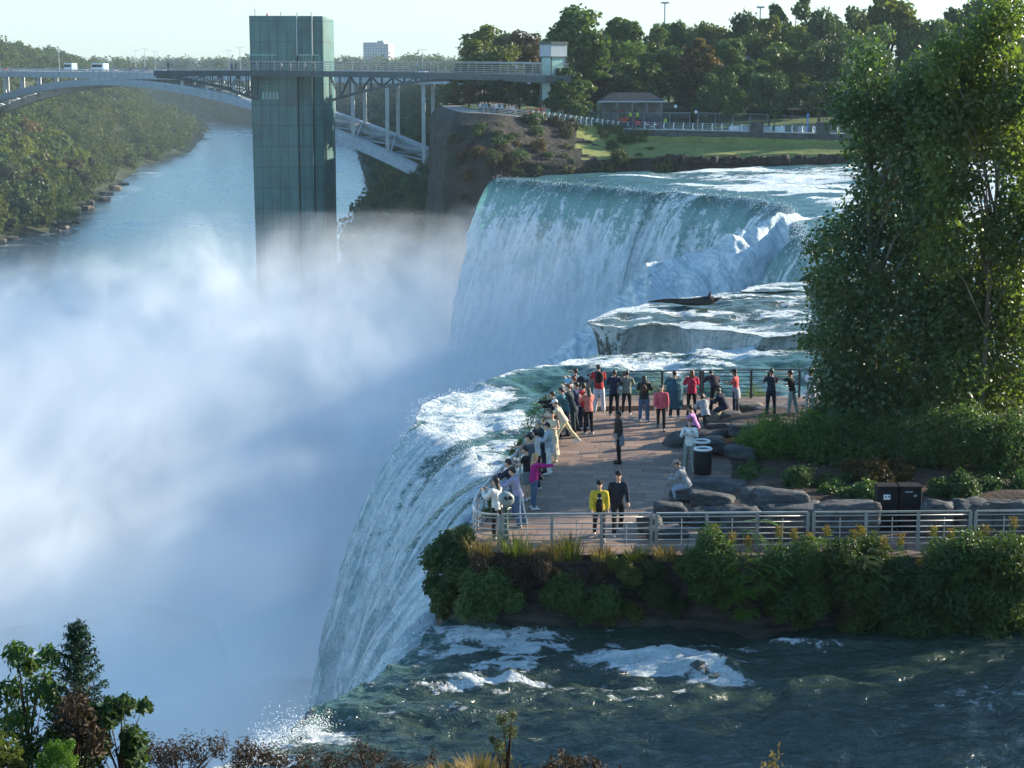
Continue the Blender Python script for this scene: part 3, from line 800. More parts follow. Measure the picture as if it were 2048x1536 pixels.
# lift tower on the bluff
la = at(1107, 152, 303)
lt = empty('lift_tower', (la.x, la.y+2, la.z-6)); tag(lt, 'small pale green glass lift tower where the walkway meets the bluff', 'lift tower')
mb = MB(); mb.box((0, 0, 5), (2.7, 2.7, 10), rz=R(35)); mb.build('glass_shaft', M['glassgreen'], lt)
mb = MB(); mb.box((0, 0, 10), (3.1, 3.1, 1.9), rz=R(35)); mb.build('cladding', M['steel_grey'], lt)
mb = MB(); mb.box((0, 0, 8.98), (3.3, 3.3, .14), rz=R(35)); mb.box((0, 0, 11.1), (3.4, 3.4, .45), rz=R(35)); mb.build('roof_cap', M['steel_dark'], lt)
mb = MB()
for k in range(4):
    a = R(35+45+90*k); mb.box((1.93*math.cos(a), 1.93*math.sin(a), 4.5), (.16, .16, 9), rz=R(35))
mb.build('corner_frame', M['steel_dark'], lt)
mb = MB(); mb.box((.75, -1.2, 6.3), (.7, .1, 1.9), rz=R(35)); mb.build('door', M['glassdark'], lt)

# ------------------------------------------------------------------ arch bridge
BR0 = np.array((-19.7, 560.0)); BRD = np.array((-217.0, 320.0)); BL = np.linalg.norm(BRD); bd = BRD/BL; bn = np.array((bd[1], -bd[0]))*-1
if bn[1] > 0: bn = -bn                       # towards the camera
def bp(s, d, z):
    q = BR0+BRD*s+bn*d
    return Vector((q[0], q[1], z))
def arch_z(s): return 7.4-70*(s-.585)**2
br = empty('arch_bridge', (0, 0, 0)); tag(br, 'long grey steel arch road bridge spanning the gorge behind the tower', 'bridge')
mb = MB()
mb.rings([[bp(s, 9, 7.4), bp(s, -9, 7.4), bp(s, -9, 10), bp(s, 9, 10)] for s in np.linspace(-.35, 1.7, 40)])
mb.build('deck', M['steel_grey'], br)
mb = MB()
for dd in (9.05, -9.05):
    for z in (10.5, 11.0): mb.tube([bp(s, dd, z) for s in np.linspace(-.35, 1.7, 40)], .09, 4, caps=False)
    for s in np.linspace(-.35, 1.7, 260): mb.bar(bp(s, dd, 10), bp(s, dd, 11.05), .1, .1)
mb.build('railing', M['steel_grey'], br)
mb = MB()
for s in np.linspace(-.35, 1.7, 130): mb.bar(bp(s, 9.12, 7.6), bp(s, 9.12, 9.8), .35, .14)
mb.build('girder_stiffener', M['steel_grey'], br)
for dd in (8, -8):
    mb = MB()
    ss = np.linspace(-.12, 1.3, 70)
    mb.rings([[bp(s, dd+1, arch_z(s)-2.6-1.5*abs(s-.585)), bp(s, dd-1, arch_z(s)-2.6-1.5*abs(s-.585)), bp(s, dd-1, arch_z(s)), bp(s, dd+1, arch_z(s))] for s in ss])
    for k in (.25, .5, .75):
        for sg in (1.03, -1.03):
            mb.tube([bp(s, dd+sg, arch_z(s)-(2.6+1.5*abs(s-.585))*k) for s in ss], .12, 4, caps=False)
    mb.build('arch_rib', M['steel_grey'], br)
ss = [.585+k*.0535 for k in range(-12, 14)]
for i, s in enumerate(ss):
    z = arch_z(s)
    if z < 6.2:
        for dd in (8, -8):
            mb = MB(); mb.bar(bp(s, dd, z-.2), bp(s, dd, 7.5), 1.1, 1.1); mb.build('column', M['steel_pale'], br)
        mb = MB(); mb.bar(bp(s, 7, z-.6), bp(s, -7, z-.6), .8, .8)
        if i+1 < len(ss): mb.bar(bp(s, 7, z-.6), bp(ss[i+1], -7, arch_z(ss[i+1])-.6), .5, .5); mb.bar(bp(s, -7, z-.6), bp(ss[i+1], 7, arch_z(ss[i+1])-.6), .5, .5)
        mb.build('cross_brace', M['steel_grey'], br)
# ------------------------------------------------------------------ foliage
from mathutils.bvhtree import BVHTree
def bvh_of(o):
    me = o.data
    return BVHTree.FromPolygons([v.co.copy() for v in me.vertices], [tuple(p.vertices) for p in me.polygons])
def ground(b, x, y, default=0.0):
    h = b.ray_cast(Vector((x, y, 400)), Vector((0, 0, -1)))
    return h[0].z if h[0] else default

def leaf_quads(rng, C, N, size, aspect=.6, droop=.25):
    """one bent leaf per centre; N = rough facing direction"""
    n = len(C)
    N = N+rng.normal(0, .65, (n, 3)); N /= np.linalg.norm(N, axis=1)[:, None]+1e-9
    T = rng.normal(0, 1, (n, 3)); T[:, 2] -= droop
    T -= N*(T*N).sum(1)[:, None]; T /= np.linalg.norm(T, axis=1)[:, None]+1e-9
    B = np.cross(N, T)
    s = size*rng.uniform(.65, 1.3, n)[:, None]
    V = np.stack([C-T*s*.5, C+B*s*aspect*.5+N*s*.06, C+T*s*.5-N*s*.12, C-B*s*aspect*.5+N*s*.06], 1)
    return V.reshape(-1, 3), np.arange(n*4).reshape(-1, 4)
def blob_leaves(rng, blobs, n, size, aspect=.6, shell=.5, flat=1.0, up=.15, rag=.07):
    """leaves through a set of balls (x,y,z,r); sparse inside, ragged outside"""
    b = np.array([(p[0], p[1], p[2], p[3]) for p in blobs], float)
    w = b[:, 3]**2; k = rng.choice(len(b), n, p=w/w.sum())
    d = rng.normal(0, 1, (n, 3)); d /= np.linalg.norm(d, axis=1)[:, None]
    rr = rng.uniform(shell, 1.0, n)**.7+rng.exponential(rag, n)
    lump = .78+.44*vnoise(d[:, 0]*2.3+k*3.1, d[:, 1]*2.3+d[:, 2]*2.9, 5)
    C = b[k, :3]+d*np.array([1, 1, flat])*(b[k, 3]*rr*lump)[:, None]
    Nn = d*.8; Nn[:, 2] += up+.35
    V, F = leaf_quads(rng, C, Nn, size, aspect)
    tone = np.clip(rng.random(len(b))[k]*.6+rng.random(n)*.4, 0, 1)
    return V, F, np.repeat(tone, 4)

L = {}
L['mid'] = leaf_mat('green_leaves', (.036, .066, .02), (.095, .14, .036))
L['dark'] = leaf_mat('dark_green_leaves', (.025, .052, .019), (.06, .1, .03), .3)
L['olive'] = leaf_mat('olive_leaves', (.05, .075, .016), (.12, .135, .03))
L['yellow'] = leaf_mat('yellow_green_leaves', (.075, .11, .015), (.17, .19, .03), .45)
L['rust'] = leaf_mat('rusty_autumn_leaves', (.06, .048, .018), (.115, .075, .026))
L['grey'] = leaf_mat('grey_green_leaves', (.05, .06, .03), (.09, .10, .05))
L['far'] = leaf_mat('far_forest_leaves', (.026, .048, .015), (.085, .10, .028), .3, .1, .8, .1, .02)
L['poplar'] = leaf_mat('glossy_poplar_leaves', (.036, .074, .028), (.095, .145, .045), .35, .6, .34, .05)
L['poplar_lit'] = leaf_mat('sunlit_poplar_leaves', (.055, .1, .024), (.14, .18, .04), .55, .55, .35, .05)  # brighter, yellower copy of the poplar leaves; sunlight put into the leaf colour
L['brown'] = leaf_mat('dry_brown_leaves', (.032, .022, .015), (.08, .055, .034), .15, .2, .7, .2, 1.2)
L['tan'] = leaf_mat('dry_tan_grass', (.16, .11, .035), (.34, .25, .09), .25, .2, .7, .2, 1.2)
L['gold'] = leaf_mat('goldenrod_flowers', (.16, .11, .02), (.3, .21, .035), .2, .1, .8, .2, 1.2)
L['fresh'] = leaf_mat('fresh_sumac_leaves', (.05, .13, .015), (.13, .22, .03), .5, .4, .4, .1, 1.2)
L['bush'] = leaf_mat('bush_leaves', (.042, .088, .027), (.105, .165, .045), .38, .35, .45, .2, .8)
L['juniper'] = leaf_mat('juniper_needles', (.02, .05, .03), (.05, .085, .05), .1, .2, .7, .1, 1.2)
M['bark'] = rock_mat('grey_bark', (.05, .042, .035), (.12, .10, .085), 2.0, 0, .6)
M['bark_pale'] = rock_mat('pale_poplar_bark', (.10, .09, .07), (.24, .22, .18), 2.0, 0, .4)
M['twig'] = rock_mat('brown_twig', (.035, .022, .015), (.07, .045, .03), 3.0, 0, .3)

def tree_blobs(rng, kind):
    """unit tree: height 1, trunk foot at 0; balls of the crown"""
    o = []
    if kind == 'round':
        for k in range(26):
            a = rng.uniform(0, 6.28); h = rng.uniform(.26, .93); e = .34*math.sqrt(max(.02, 1-((h-.55)/.45)**2))
            r = e*math.sqrt(rng.random()); o.append((r*math.cos(a), r*math.sin(a), h, rng.uniform(.09, .16)))
    elif kind == 'tall':
        for k in range(30):
            h = rng.uniform(.18, .97); a = rng.uniform(0, 6.28); e = .25*(1-h)**.45*(.75+.5*rng.random())
            o.append((e*math.cos(a), e*math.sin(a), h, rng.uniform(.06, .115)))
    elif kind == 'column':
        for k in range(26):
            h = rng.uniform(.12, .96); a = rng.uniform(0, 6.28); e = .13*min(1, (1-h)*3+.3)
            o.append((e*math.cos(a), e*math.sin(a), h, rng.uniform(.07, .11)))
    elif kind == 'cone':
        for k in range(34):
            h = .1+.88*rng.random()**1.1; a = rng.uniform(0, 6.28); e = .26*(1-h)
            o.append((e*math.cos(a), e*math.sin(a), h, .035+.075*(1-h)))
    elif kind == 'wide':
        for k in range(32):
            a = rng.uniform(0, 6.28); h = rng.uniform(.3, .92); e = .5*math.sqrt(max(.03, 1-((h-.5)/.5)**2))
            r = e*math.sqrt(rng.random()); o.append((r*math.cos(a), r*math.sin(a), h, rng.uniform(.10, .17)))
    elif kind == 'open':
        for k in range(24):
            a = rng.uniform(0, 6.28); h = rng.uniform(.38, .97); e = .36*math.sqrt(max(.05, 1-((h-.68)/.36)**2))
            o.append((e*math.cos(a)*rng.uniform(.5, 1), e*math.sin(a)*rng.uniform(.5, 1), h, rng.uniform(.055, .1)))
    return o
def trunk_mb(rng, blobs, h, r0, nl=7):
    mb = MB()
    top = max(b[2] for b in blobs)*.82
    pts = [(0, 0, -.4), (.02*h*.1, 0, top*.3), (rng.normal(0, .02)*h, rng.normal(0, .02)*h, top*.65), (0, 0, top)]
    mb.tube(pts, [r0*1.25, r0, r0*.6, r0*.15], 7)
    for k in rng.choice(len(blobs), min(nl, len(blobs)), replace=False):
        b = blobs[k]; z0 = max(.12*h, b[2]*.55)
        mb.tube([(0, 0, z0), (b[0]*.5, b[1]*.5, (z0+b[2])*.53), (b[0], b[1], b[2])], [r0*.4, r0*.25, r0*.06], 5)
    return mb
_protos = {}
def tree_proto(kind, seed, H, nleaf, leaf):
    """meshes (crown, trunk) of one tree of height H"""
    key = (kind, seed, H, nleaf, leaf)
    if key in _protos: return _protos[key]
    rng = np.random.default_rng(seed)
    bl = [(b[0]*H, b[1]*H, b[2]*H, b[3]*H) for b in tree_blobs(rng, kind)]
    V, F, tone = blob_leaves(rng, bl, nleaf, leaf, .75, .35, .85)
    o = mesh_np('crown', V, F, L['mid'], attrs={'tone': tone}, smooth=False)
    tr = trunk_mb(rng, bl, H, H*.02).build('trunk', M['bark'], smooth=True)
    _protos[key] = (o.data, tr.data)
    bpy.data.objects.remove(o); bpy.data.objects.remove(tr)
    return _protos[key]
def put_tree(proto, loc, sc, rz, mat, label, group=None, name='tree', scz=None, parts=True):
    e = empty(name, loc, rz); e.scale = (sc, sc, scz or sc)
    tag(e, label, name, group)
    for nm, me in zip(('crown', 'trunk'), proto):
        o = bpy.data.objects.new(nm, me); link(o, e)
        if nm == 'crown':
            o.material_slots[0].link = 'OBJECT'; o.material_slots[0].material = L[mat]
    return e

# --- park trees behind the far falls: (px, top py, distance, width px, kind, leaf colour, label)
gp = 'trees in the park beyond the falls'
PARK = [
 (968, 58, 372, 118, 'round', 'olive', 'pale olive round tree rising behind the walkway, nearest the apartment block'),
 (1048, 64, 385, 100, 'round', 'rust', 'brownish tree behind the walkway between olive tree and lift tower'),
 (1012, 84, 390, 60, 'round', 'olive', 'small yellowish tree tucked behind the walkway beside the pale olive tree'),
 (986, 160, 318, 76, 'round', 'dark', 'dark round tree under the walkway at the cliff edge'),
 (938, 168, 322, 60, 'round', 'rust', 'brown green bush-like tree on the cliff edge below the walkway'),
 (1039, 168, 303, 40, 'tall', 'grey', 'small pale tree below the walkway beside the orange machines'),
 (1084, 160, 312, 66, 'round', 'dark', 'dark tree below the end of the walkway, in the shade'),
 (1152, 22, 318, 95, 'tall', 'mid', 'tall ragged tree just right of the lift tower'),
 (1132, 140, 302, 60, 'tall', 'mid', 'light leafy tree at the foot of the lift tower'),
 (1206, 68, 345, 70, 'round', 'mid', 'leafy tree between the ragged tall tree and the narrow one'),
 (1190, 130, 322, 96, 'round', 'grey', 'greyish half bare tree left of the pavilion'),
 (1246, 40, 352, 60, 'column', 'mid', 'narrow upright tree standing above its neighbours'),
 (1296, 92, 326, 128, 'round', 'mid', 'broad round maple directly behind the pavilion roof'),
 (1340, 38, 380, 76, 'round', 'dark', 'dark tree crown in front of the taller floodlight mast'),
 (1316, 62, 370, 80, 'round', 'mid', 'green tree behind the round maple'),
 (1404, 84, 326, 70, 'tall', 'rust', 'rusty orange autumn tree right of the round maple'),
 (1466, 84, 320, 76, 'tall', 'mid', 'bright green tree beside the rusty autumn tree'),
 (1436, 48, 380, 80, 'round', 'olive', 'olive tree crown behind the rusty autumn tree'),
 (1488, 34, 372, 62, 'round', 'dark', 'dark rounded treetop left of the shorter floodlight mast'),
 (1536, 44, 360, 66, 'tall', 'olive', 'brownish green tree below the shorter floodlight mast'),
 (1592, -4, 378, 100, 'open', 'mid', 'tall open crowned tree with sky showing through its branches'),
 (1560, 92, 326, 110, 'round', 'mid', 'mid green tree below the open crowned tree'),
 (1640, 20, 366, 90, 'round', 'dark', 'dark tree right of the open crowned tree'),
 (1700, 10, 374, 90, 'round', 'mid', 'rounded tree left of the pale tall tree on the skyline'),
 (1782, -6, 352, 84, 'tall', 'yellow', 'pale green tall tree on the skyline above the poplar'),
 (1650, 90, 322, 120, 'wide', 'dark', 'wide dark tree shading the park lawn at the right'),
 (1740, 60, 340, 110, 'round', 'mid', 'green tree below the pale tall tree'),
 (1850, 30, 350, 100, 'round', 'mid', 'green skyline tree right of the pale tall tree'),
 (1932, 0, 360, 70, 'open', 'dark', 'thin open tree on the skyline near the corner'),
 (1990, -10, 320, 120, 'round', 'dark', 'dark tall tree at the right end of the skyline'),
 (1540, 150, 303, 80, 'wide', 'dark', 'low dark tree overhanging the concrete blocks'),
 (1440, 150, 306, 90, 'wide', 'dark', 'dark low tree beside the pale house'),
 (1640, 165, 300, 110, 'wide', 'mid', 'low green tree beside the poplar with pale yellow tips'),
 (1750, 130, 306, 130, 'wide', 'dark', 'dark tree half hidden by the poplar'),
 (1880, 110, 310, 130, 'wide', 'mid', 'green tree seen through the gaps of the poplar'),
 (2010, 120, 312, 120, 'wide', 'dark', 'dark tree behind the right edge of the poplar'),
 (1110, 200, 306, 46, 'wide', 'dark', 'low dark shrub-like tree left of the construction fence'),
 (1256, 150, 322, 60, 'round', 'dark', 'dark tree against the left end of the pavilion'),
 (1378, 150, 322, 60, 'round', 'dark', 'dark tree against the right end of the pavilion'),
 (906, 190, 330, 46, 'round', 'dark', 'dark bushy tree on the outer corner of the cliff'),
 (1500, 70, 345, 80, 'round', 'mid', 'green tree filling the row below the dark rounded treetop'),
 (1380, 110, 345, 80, 'round', 'dark', 'dark tree filling the gap between round maple and rusty tree'),
 (1600, 60, 350, 100, 'round', 'olive', 'olive tree under the open crowned tree'),
]
bp_park = None
for o in bpy.data.objects:
    if o.name == 'park_ground': bp_park = bvh_of(o)
wid = {'round': .86, 'tall': .5, 'column': .42, 'cone': .5, 'wide': 1.22, 'open': .8}
rr = random.Random(4)
for i, (px, py, d, wpx, kind, mat, lab) in enumerate(PARK):
    top = at(px, py, d); z0 = ground(bp_park, top.x, d, 4.0)
    H = max(3.0, top.z-z0)
    W_ = wpx*d/FPX
    pr = tree_proto(kind, 100+i % 7*3+len(kind), 10.0, 6500 if kind != 'open' else 3000, .5)
    e = put_tree(pr, (top.x, d, z0), max(W_/(10*wid[kind]), H/10*.55)*1.3, rr.uniform(0, 6.28), mat, lab, gp, scz=H/9.7)
rr = random.Random(8)
for k in range(34):            # rows deeper in the park
    px = rr.uniform(1000, 2100); d = rr.uniform(395, 470)
    top = at(px, rr.uniform(52, 110), d); z0 = 6.0
    pr = tree_proto('round', 100+(k % 7)*3+5, 10.0, 6500, .5)
    put_tree(pr, (top.x, d, z0), (top.z-z0)/10*1.0, rr.uniform(0, 6.28), ['mid', 'dark', 'olive'][k % 3], 'leafy tree in the dense rows deep inside the park', 'tree rows deep in the park', scz=(top.z-z0)/9.7)

# --- shrubs on the cliff face and along the lawn foot
bP0 = bvh_of(prospect); rr = random.Random(19)
for k in range(92):
    px = rr.uniform(905, 1250) if k < 66 else rr.uniform(1180, 1330); py = rr.uniform(240, 345 if k % 3 else 400)
    d = ray(px, py); h = bP0.ray_cast(Vector((0, 0, CAMZ)), d.normalized())
    if not h[0]: continue
    pr = tree_proto('wide', 7+k % 3, 4.0, 700, .4)
    put_tree(pr, h[0]-Vector((0, 0, 1.2)), rr.uniform(.3, .75), rr.uniform(0, 6.28), ['rust', 'grey', 'dark', 'brown', 'grey', 'dark'][k % 6] if k < 66 else ['olive', 'mid'][k % 2], 'scrubby bush clinging to the upper cliff face beside the far falls' if k < 66 else 'low bush at the foot of the lawn near the far rapids', 'bushes on the cliff' if k < 66 else 'bushes along the lawn foot', name='shrub')
# --- trees on the shaded slope between the observation tower and the cliff, and along the gorge rim
bR = bvh_of(right_bank); bP = bvh_of(prospect)
rr = random.Random(11); n = 0
for k in range(400):
    y = rr.uniform(300, 620); x = rr.uniform(-52, 2)
    z = ground(bR, x, y, -99)
    if z < RIV+2.5 or z > 6.5 or n >= 62: continue
    if -56 < x < -36 and 394 < y < 420: continue
    px = 1024+x/y*FPX
    if y < 340 and x > -16: continue
    if px > 905: continue
    pr = tree_proto(['round', 'wide', 'tall'][n % 3], 60+n % 5, 10.0, 2600, .55)
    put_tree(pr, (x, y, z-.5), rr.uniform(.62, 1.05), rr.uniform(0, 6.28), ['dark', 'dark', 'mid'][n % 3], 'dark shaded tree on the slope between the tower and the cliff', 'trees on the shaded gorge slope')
    n += 1

# --- left bank: the nearest trees as individuals, the rest as one forest
bL = bvh_of(left_bank)
LSa = np.array(LS)
def left_pt(rr, s0, s1, o0, o1):
    s = rr.uniform(s0, s1); k = min(int(s), len(LS)-2); f = s-k
    p = LSa[k]*(1-f)+LSa[k+1]*f; t = LSa[k+1]-LSa[k]; t = t/np.linalg.norm(t)
    q = p+np.array((-t[1], t[0]))*rr.uniform(o0, o1)
    return q
rr = random.Random(21); n = 0; used = []
while n < 165:
    q = left_pt(rr, .6, 4.6, 4, 128)
    px = 1024+q[0]/q[1]*FPX
    if px < -60 or any((q[0]-u[0])**2+(q[1]-u[1])**2 < 5.2**2 for u in used): continue
    z = ground(bL, q[0], q[1], 0)
    kind = ['round', 'wide', 'round', 'tall'][n % 4]
    pr = tree_proto(kind, 30+n % 6, 11.0, 2400, .95)
    mat = rr.choice(['mid', 'mid', 'olive', 'dark', 'olive', 'yellow', 'mid', 'grey', 'rust'])
    adj = {'mid': 'green', 'olive': 'olive green', 'dark': 'dark green', 'yellow': 'yellow green', 'rust': 'rust tinged', 'grey': 'grey green'}[mat]
    put_tree(pr, (q[0], q[1], z-.8), rr.uniform(.7, 1.5), rr.uniform(0, 6.28), mat, adj+' broadleaf tree in the wooded bank across the river', adj+' trees on the far bank'); used.append(q); n += 1
rng = np.random.default_rng(3)
VV, FF, TT = [], [], []; base = 0
def clump(x, y, z, H, nl, ls):
    global base
    b = [(x+rng.normal(0, .22*H), y+rng.normal(0, .22*H), z+H*rng.uniform(.35, .85), H*rng.uniform(.2, .34)) for _ in range(7)]
    V, F, T = blob_leaves(rng, b, nl, ls, .8, .5, .85)
    T = T*.5+rng.random()*.5
    VV.append(V); FF.append(F+base); TT.append(T); base += len(V)
rr = random.Random(31)
for k in range(2700):
    q = left_pt(rr, .0, 9.0, 3, 140 if k % 5 else 420)
    if any((q[0]-u[0])**2+(q[1]-u[1])**2 < 3.5**2 for u in used): continue
    z = ground(bL, q[0], q[1], 0)
    clump(q[0], q[1], z-1, rr.uniform(8, 13), 200, 1.5 if q[1] < 1000 else 1.9)
o = mesh_np('forest', np.concatenate(VV), np.concatenate(FF), L['far'], attrs={'tone': np.concatenate(TT)}, smooth=False)
tag(o, 'dense mixed green forest covering the far bank of the gorge', 'forest', kind='stuff')
VV, FF, TT = [], [], []; base = 0
RSa = np.array(RS)
for k in range(1300):
    s = rr.uniform(4.5, 12.5); i = int(s); f = s-i
    p = RSa[i]*(1-f)+RSa[i+1]*f; t = RSa[i+1]-RSa[i]; t = t/np.linalg.norm(t)
    q = p-np.array((-t[1], t[0]))*rr.uniform(4, 70)
    z = ground(bR, q[0], q[1], 0)
    clump(q[0], q[1], z-1, rr.uniform(7, 11), 130, 1.6)
for k in range(420):
    y = rr.uniform(1500, 2900); x = rr.uniform(-.29, .05)*y
    z = ground(bR, x, y, ground(bL, x, y, 4))
    if z < -20: continue
    clump(x, y, max(z, 3), rr.uniform(10, 17), 110, 2.6)
o = mesh_np('distant_forest', np.concatenate(VV), np.concatenate(FF), L['far'], attrs={'tone': np.concatenate(TT)}, smooth=False)
tag(o, 'hazy woods along the far gorge wall and the horizon', 'forest', kind='stuff')

# --- foliage built from balls placed where each plant stands
def plant(name, foot, blobs, n, leaf, mat, label, cat, group=None, aspect=.6, shell=.35, bark='bark', stem_r=.05, crown='crown', trunk='trunk', nl=10, seed=1, flat=1.0, mid=None, rag=.07):
    rng = np.random.default_rng(seed)
    foot = Vector(foot)
    e = empty(name, foot); tag(e, label, cat, group)
    bl = [(b[0]-foot.x, b[1]-foot.y, b[2]-foot.z, b[3]) for b in blobs]
    V, F, tone = blob_leaves(rng, bl, n, leaf, aspect, shell, flat, rag=rag)
    mesh_np(crown, V, F, L[mat], e, attrs={'tone': tone}, smooth=False)
    mb = MB()
    top = max(bl, key=lambda b: b[2])
    m = Vector((top[0], top[1], top[2]))
    P0 = Vector((0, 0, -.3)); P1 = m*.35+Vector((0, 0, .1*m.z)); P2 = m*.7
    mb.tube([P0, P1, P2, m], [stem_r, stem_r*.8, stem_r*.5, stem_r*.12], 8)
    for k in rng.choice(len(bl), min(nl, len(bl)), replace=False):
        b = Vector(bl[k][:3]); f = max(.12, min(.75, b.z/max(m.z, .01)*.6)); s = P0.lerp(m, f)
        mb.tube([s, s.lerp(b, .5)+Vector((0, 0, .05*b.length)), b], [stem_r*.45, stem_r*.28, stem_r*.06], 6)
    mb.build(trunk, M[bark], e, smooth=True)
    return e
def pxblobs(lst, Y, jit=.8, seed=0, dens=1):
    """(px, py, radius px) -> balls standing at about distance Y"""
    rr = random.Random(seed); o = []
    for px, py, rp in lst:
        for _ in range(dens):
            y = Y+rr.uniform(-jit, jit); c = at(px+rr.uniform(-.25, .25)*rp, py+rr.uniform(-.25, .25)*rp, y)
            o.append((c.x, c.y, c.z, rp*y/FPX*rr.uniform(.8, 1.1)))
    return o
PA = [(1740, 120, 34), (1712, 165, 40), (1760, 190, 45), (1690, 215, 34), (1735, 250, 50), (1785, 265, 45), (1715, 300, 34), (1770, 330, 48), (1820, 300, 45), (1745, 380, 40), (1800, 400, 55), (1860, 380, 50),
      (1720, 440, 44), (1670, 465, 34), (1640, 490, 30), (1700, 510, 50), (1770, 470, 55), (1840, 470, 60), (1660, 545, 40), (1730, 570, 60), (1800, 560, 65), (1870, 560, 60), (1690, 620, 50), (1640, 650, 34), (1625, 680, 26), (1700, 690, 60), (1770, 660, 65), (1850, 660, 65),
      (1850, 150, 46), (1840, 420, 60), (1880, 470, 60), (1860, 540, 64), (1870, 620, 64), (1860, 220, 55), (1830, 210, 50), (1850, 270, 58), (1840, 340, 48), (1800, 200, 40), (1860, 330, 44), (1640, 560, 36), (1650, 600, 40), (1650, 770, 40), (1670, 735, 45), (1740, 760, 65), (1820, 750, 70), (1890, 720, 60), (1700, 800, 55), (1780, 820, 70), (1860, 820, 70), (1930, 800, 65)]
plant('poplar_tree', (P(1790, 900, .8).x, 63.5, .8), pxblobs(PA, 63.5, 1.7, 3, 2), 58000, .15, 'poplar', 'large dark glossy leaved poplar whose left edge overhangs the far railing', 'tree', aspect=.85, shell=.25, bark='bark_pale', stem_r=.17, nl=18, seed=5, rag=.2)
PB_ = [(1990, 60, 50), (2030, 30, 45), (1950, 100, 45), (2010, 130, 60), (1930, 170, 50), (1980, 210, 55), (2040, 200, 55), (1900, 240, 48), (1955, 280, 55), (2020, 300, 55), (1890, 320, 45), (1930, 370, 45), (2050, 390, 50), (1900, 420, 55), (1960, 470, 50), (2030, 470, 60), (1890, 510, 55), (1950, 560, 65), (2030, 560, 65), (1910, 630, 60), (1980, 660, 70), (2060, 650, 70), (1940, 730, 65), (2020, 760, 70), (2080, 300, 60), (2090, 450, 60), (2100, 150, 60), (1880, 150, 34), (1870, 210, 40), (1890, 100, 34), (1860, 260, 40)]
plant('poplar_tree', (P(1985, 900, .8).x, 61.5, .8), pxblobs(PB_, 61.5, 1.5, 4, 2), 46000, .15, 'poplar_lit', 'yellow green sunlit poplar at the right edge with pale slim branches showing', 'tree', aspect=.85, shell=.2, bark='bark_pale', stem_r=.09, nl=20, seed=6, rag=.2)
# shrubs of the garden bed under the poplars
SH = [
 ([(1500, 900, 40), (1540, 880, 45), (1580, 890, 50), (1520, 940, 42), (1570, 940, 50), (1620, 880, 50)], 61, 'fresh', 'bright green shrub beside the seat boulders under the poplar'),
 ([(1640, 900, 60), (1690, 880, 60), (1650, 950, 55), (1710, 940, 60), (1760, 900, 60)], 60.5, 'bush', 'dark green shrub in the middle of the garden bed'),
 ([(1720, 950, 36), (1760, 960, 40), (1800, 950, 36)], 57.5, 'rust', 'reddish brown low shrub above the black boxes'),
 ([(1830, 900, 60), (1880, 880, 70), (1850, 950, 50), (1920, 930, 60)], 60, 'bush', 'dark shrub behind the boulders right of the black boxes'),
 ([(1980, 890, 60), (2030, 870, 60), (2000, 940, 55), (2050, 930, 60), (1950, 850, 50)], 59, 'bush', 'shrub at the right edge below the sunlit poplar'),
 ([(1600, 965, 30), (1650, 985, 30), (1690, 975, 26)], 57, 'dark', 'low dark ground cover plant behind the boulder row'),
 ([(1700, 1000, 26), (1740, 990, 26), (1660, 990, 24)], 55.5, 'bush', 'leafy ground cover directly above the black boxes and boulders'),
 ([(1880, 985, 26), (1930, 980, 30), (1990, 985, 30), (2040, 980, 30)], 55.5, 'dark', 'dark ground cover above the boulders at the right edge'),
 ([(1540, 960, 30), (1500, 955, 26), (1590, 965, 26)], 58.5, 'bush', 'green ground cover between the bright shrub and the near boulders'),
 ([(1690, 830, 50), (1740, 850, 50), (1650, 850, 40)], 65, 'dark', 'dark bush against the poplar trunk near the far railing'),
]
for k, (bl, Y, mat, lab) in enumerate(SH):
    b = pxblobs(bl, Y, .8, 40+k, 2); c = np.mean([q[:2] for q in b], axis=0)
    plant('shrub', (c[0], c[1], .3), b, 13000, .12, mat, lab, 'shrub', 'shrubs in the garden bed', .6, .3, 'twig', .03, 'foliage', 'stem', 12, 50+k)
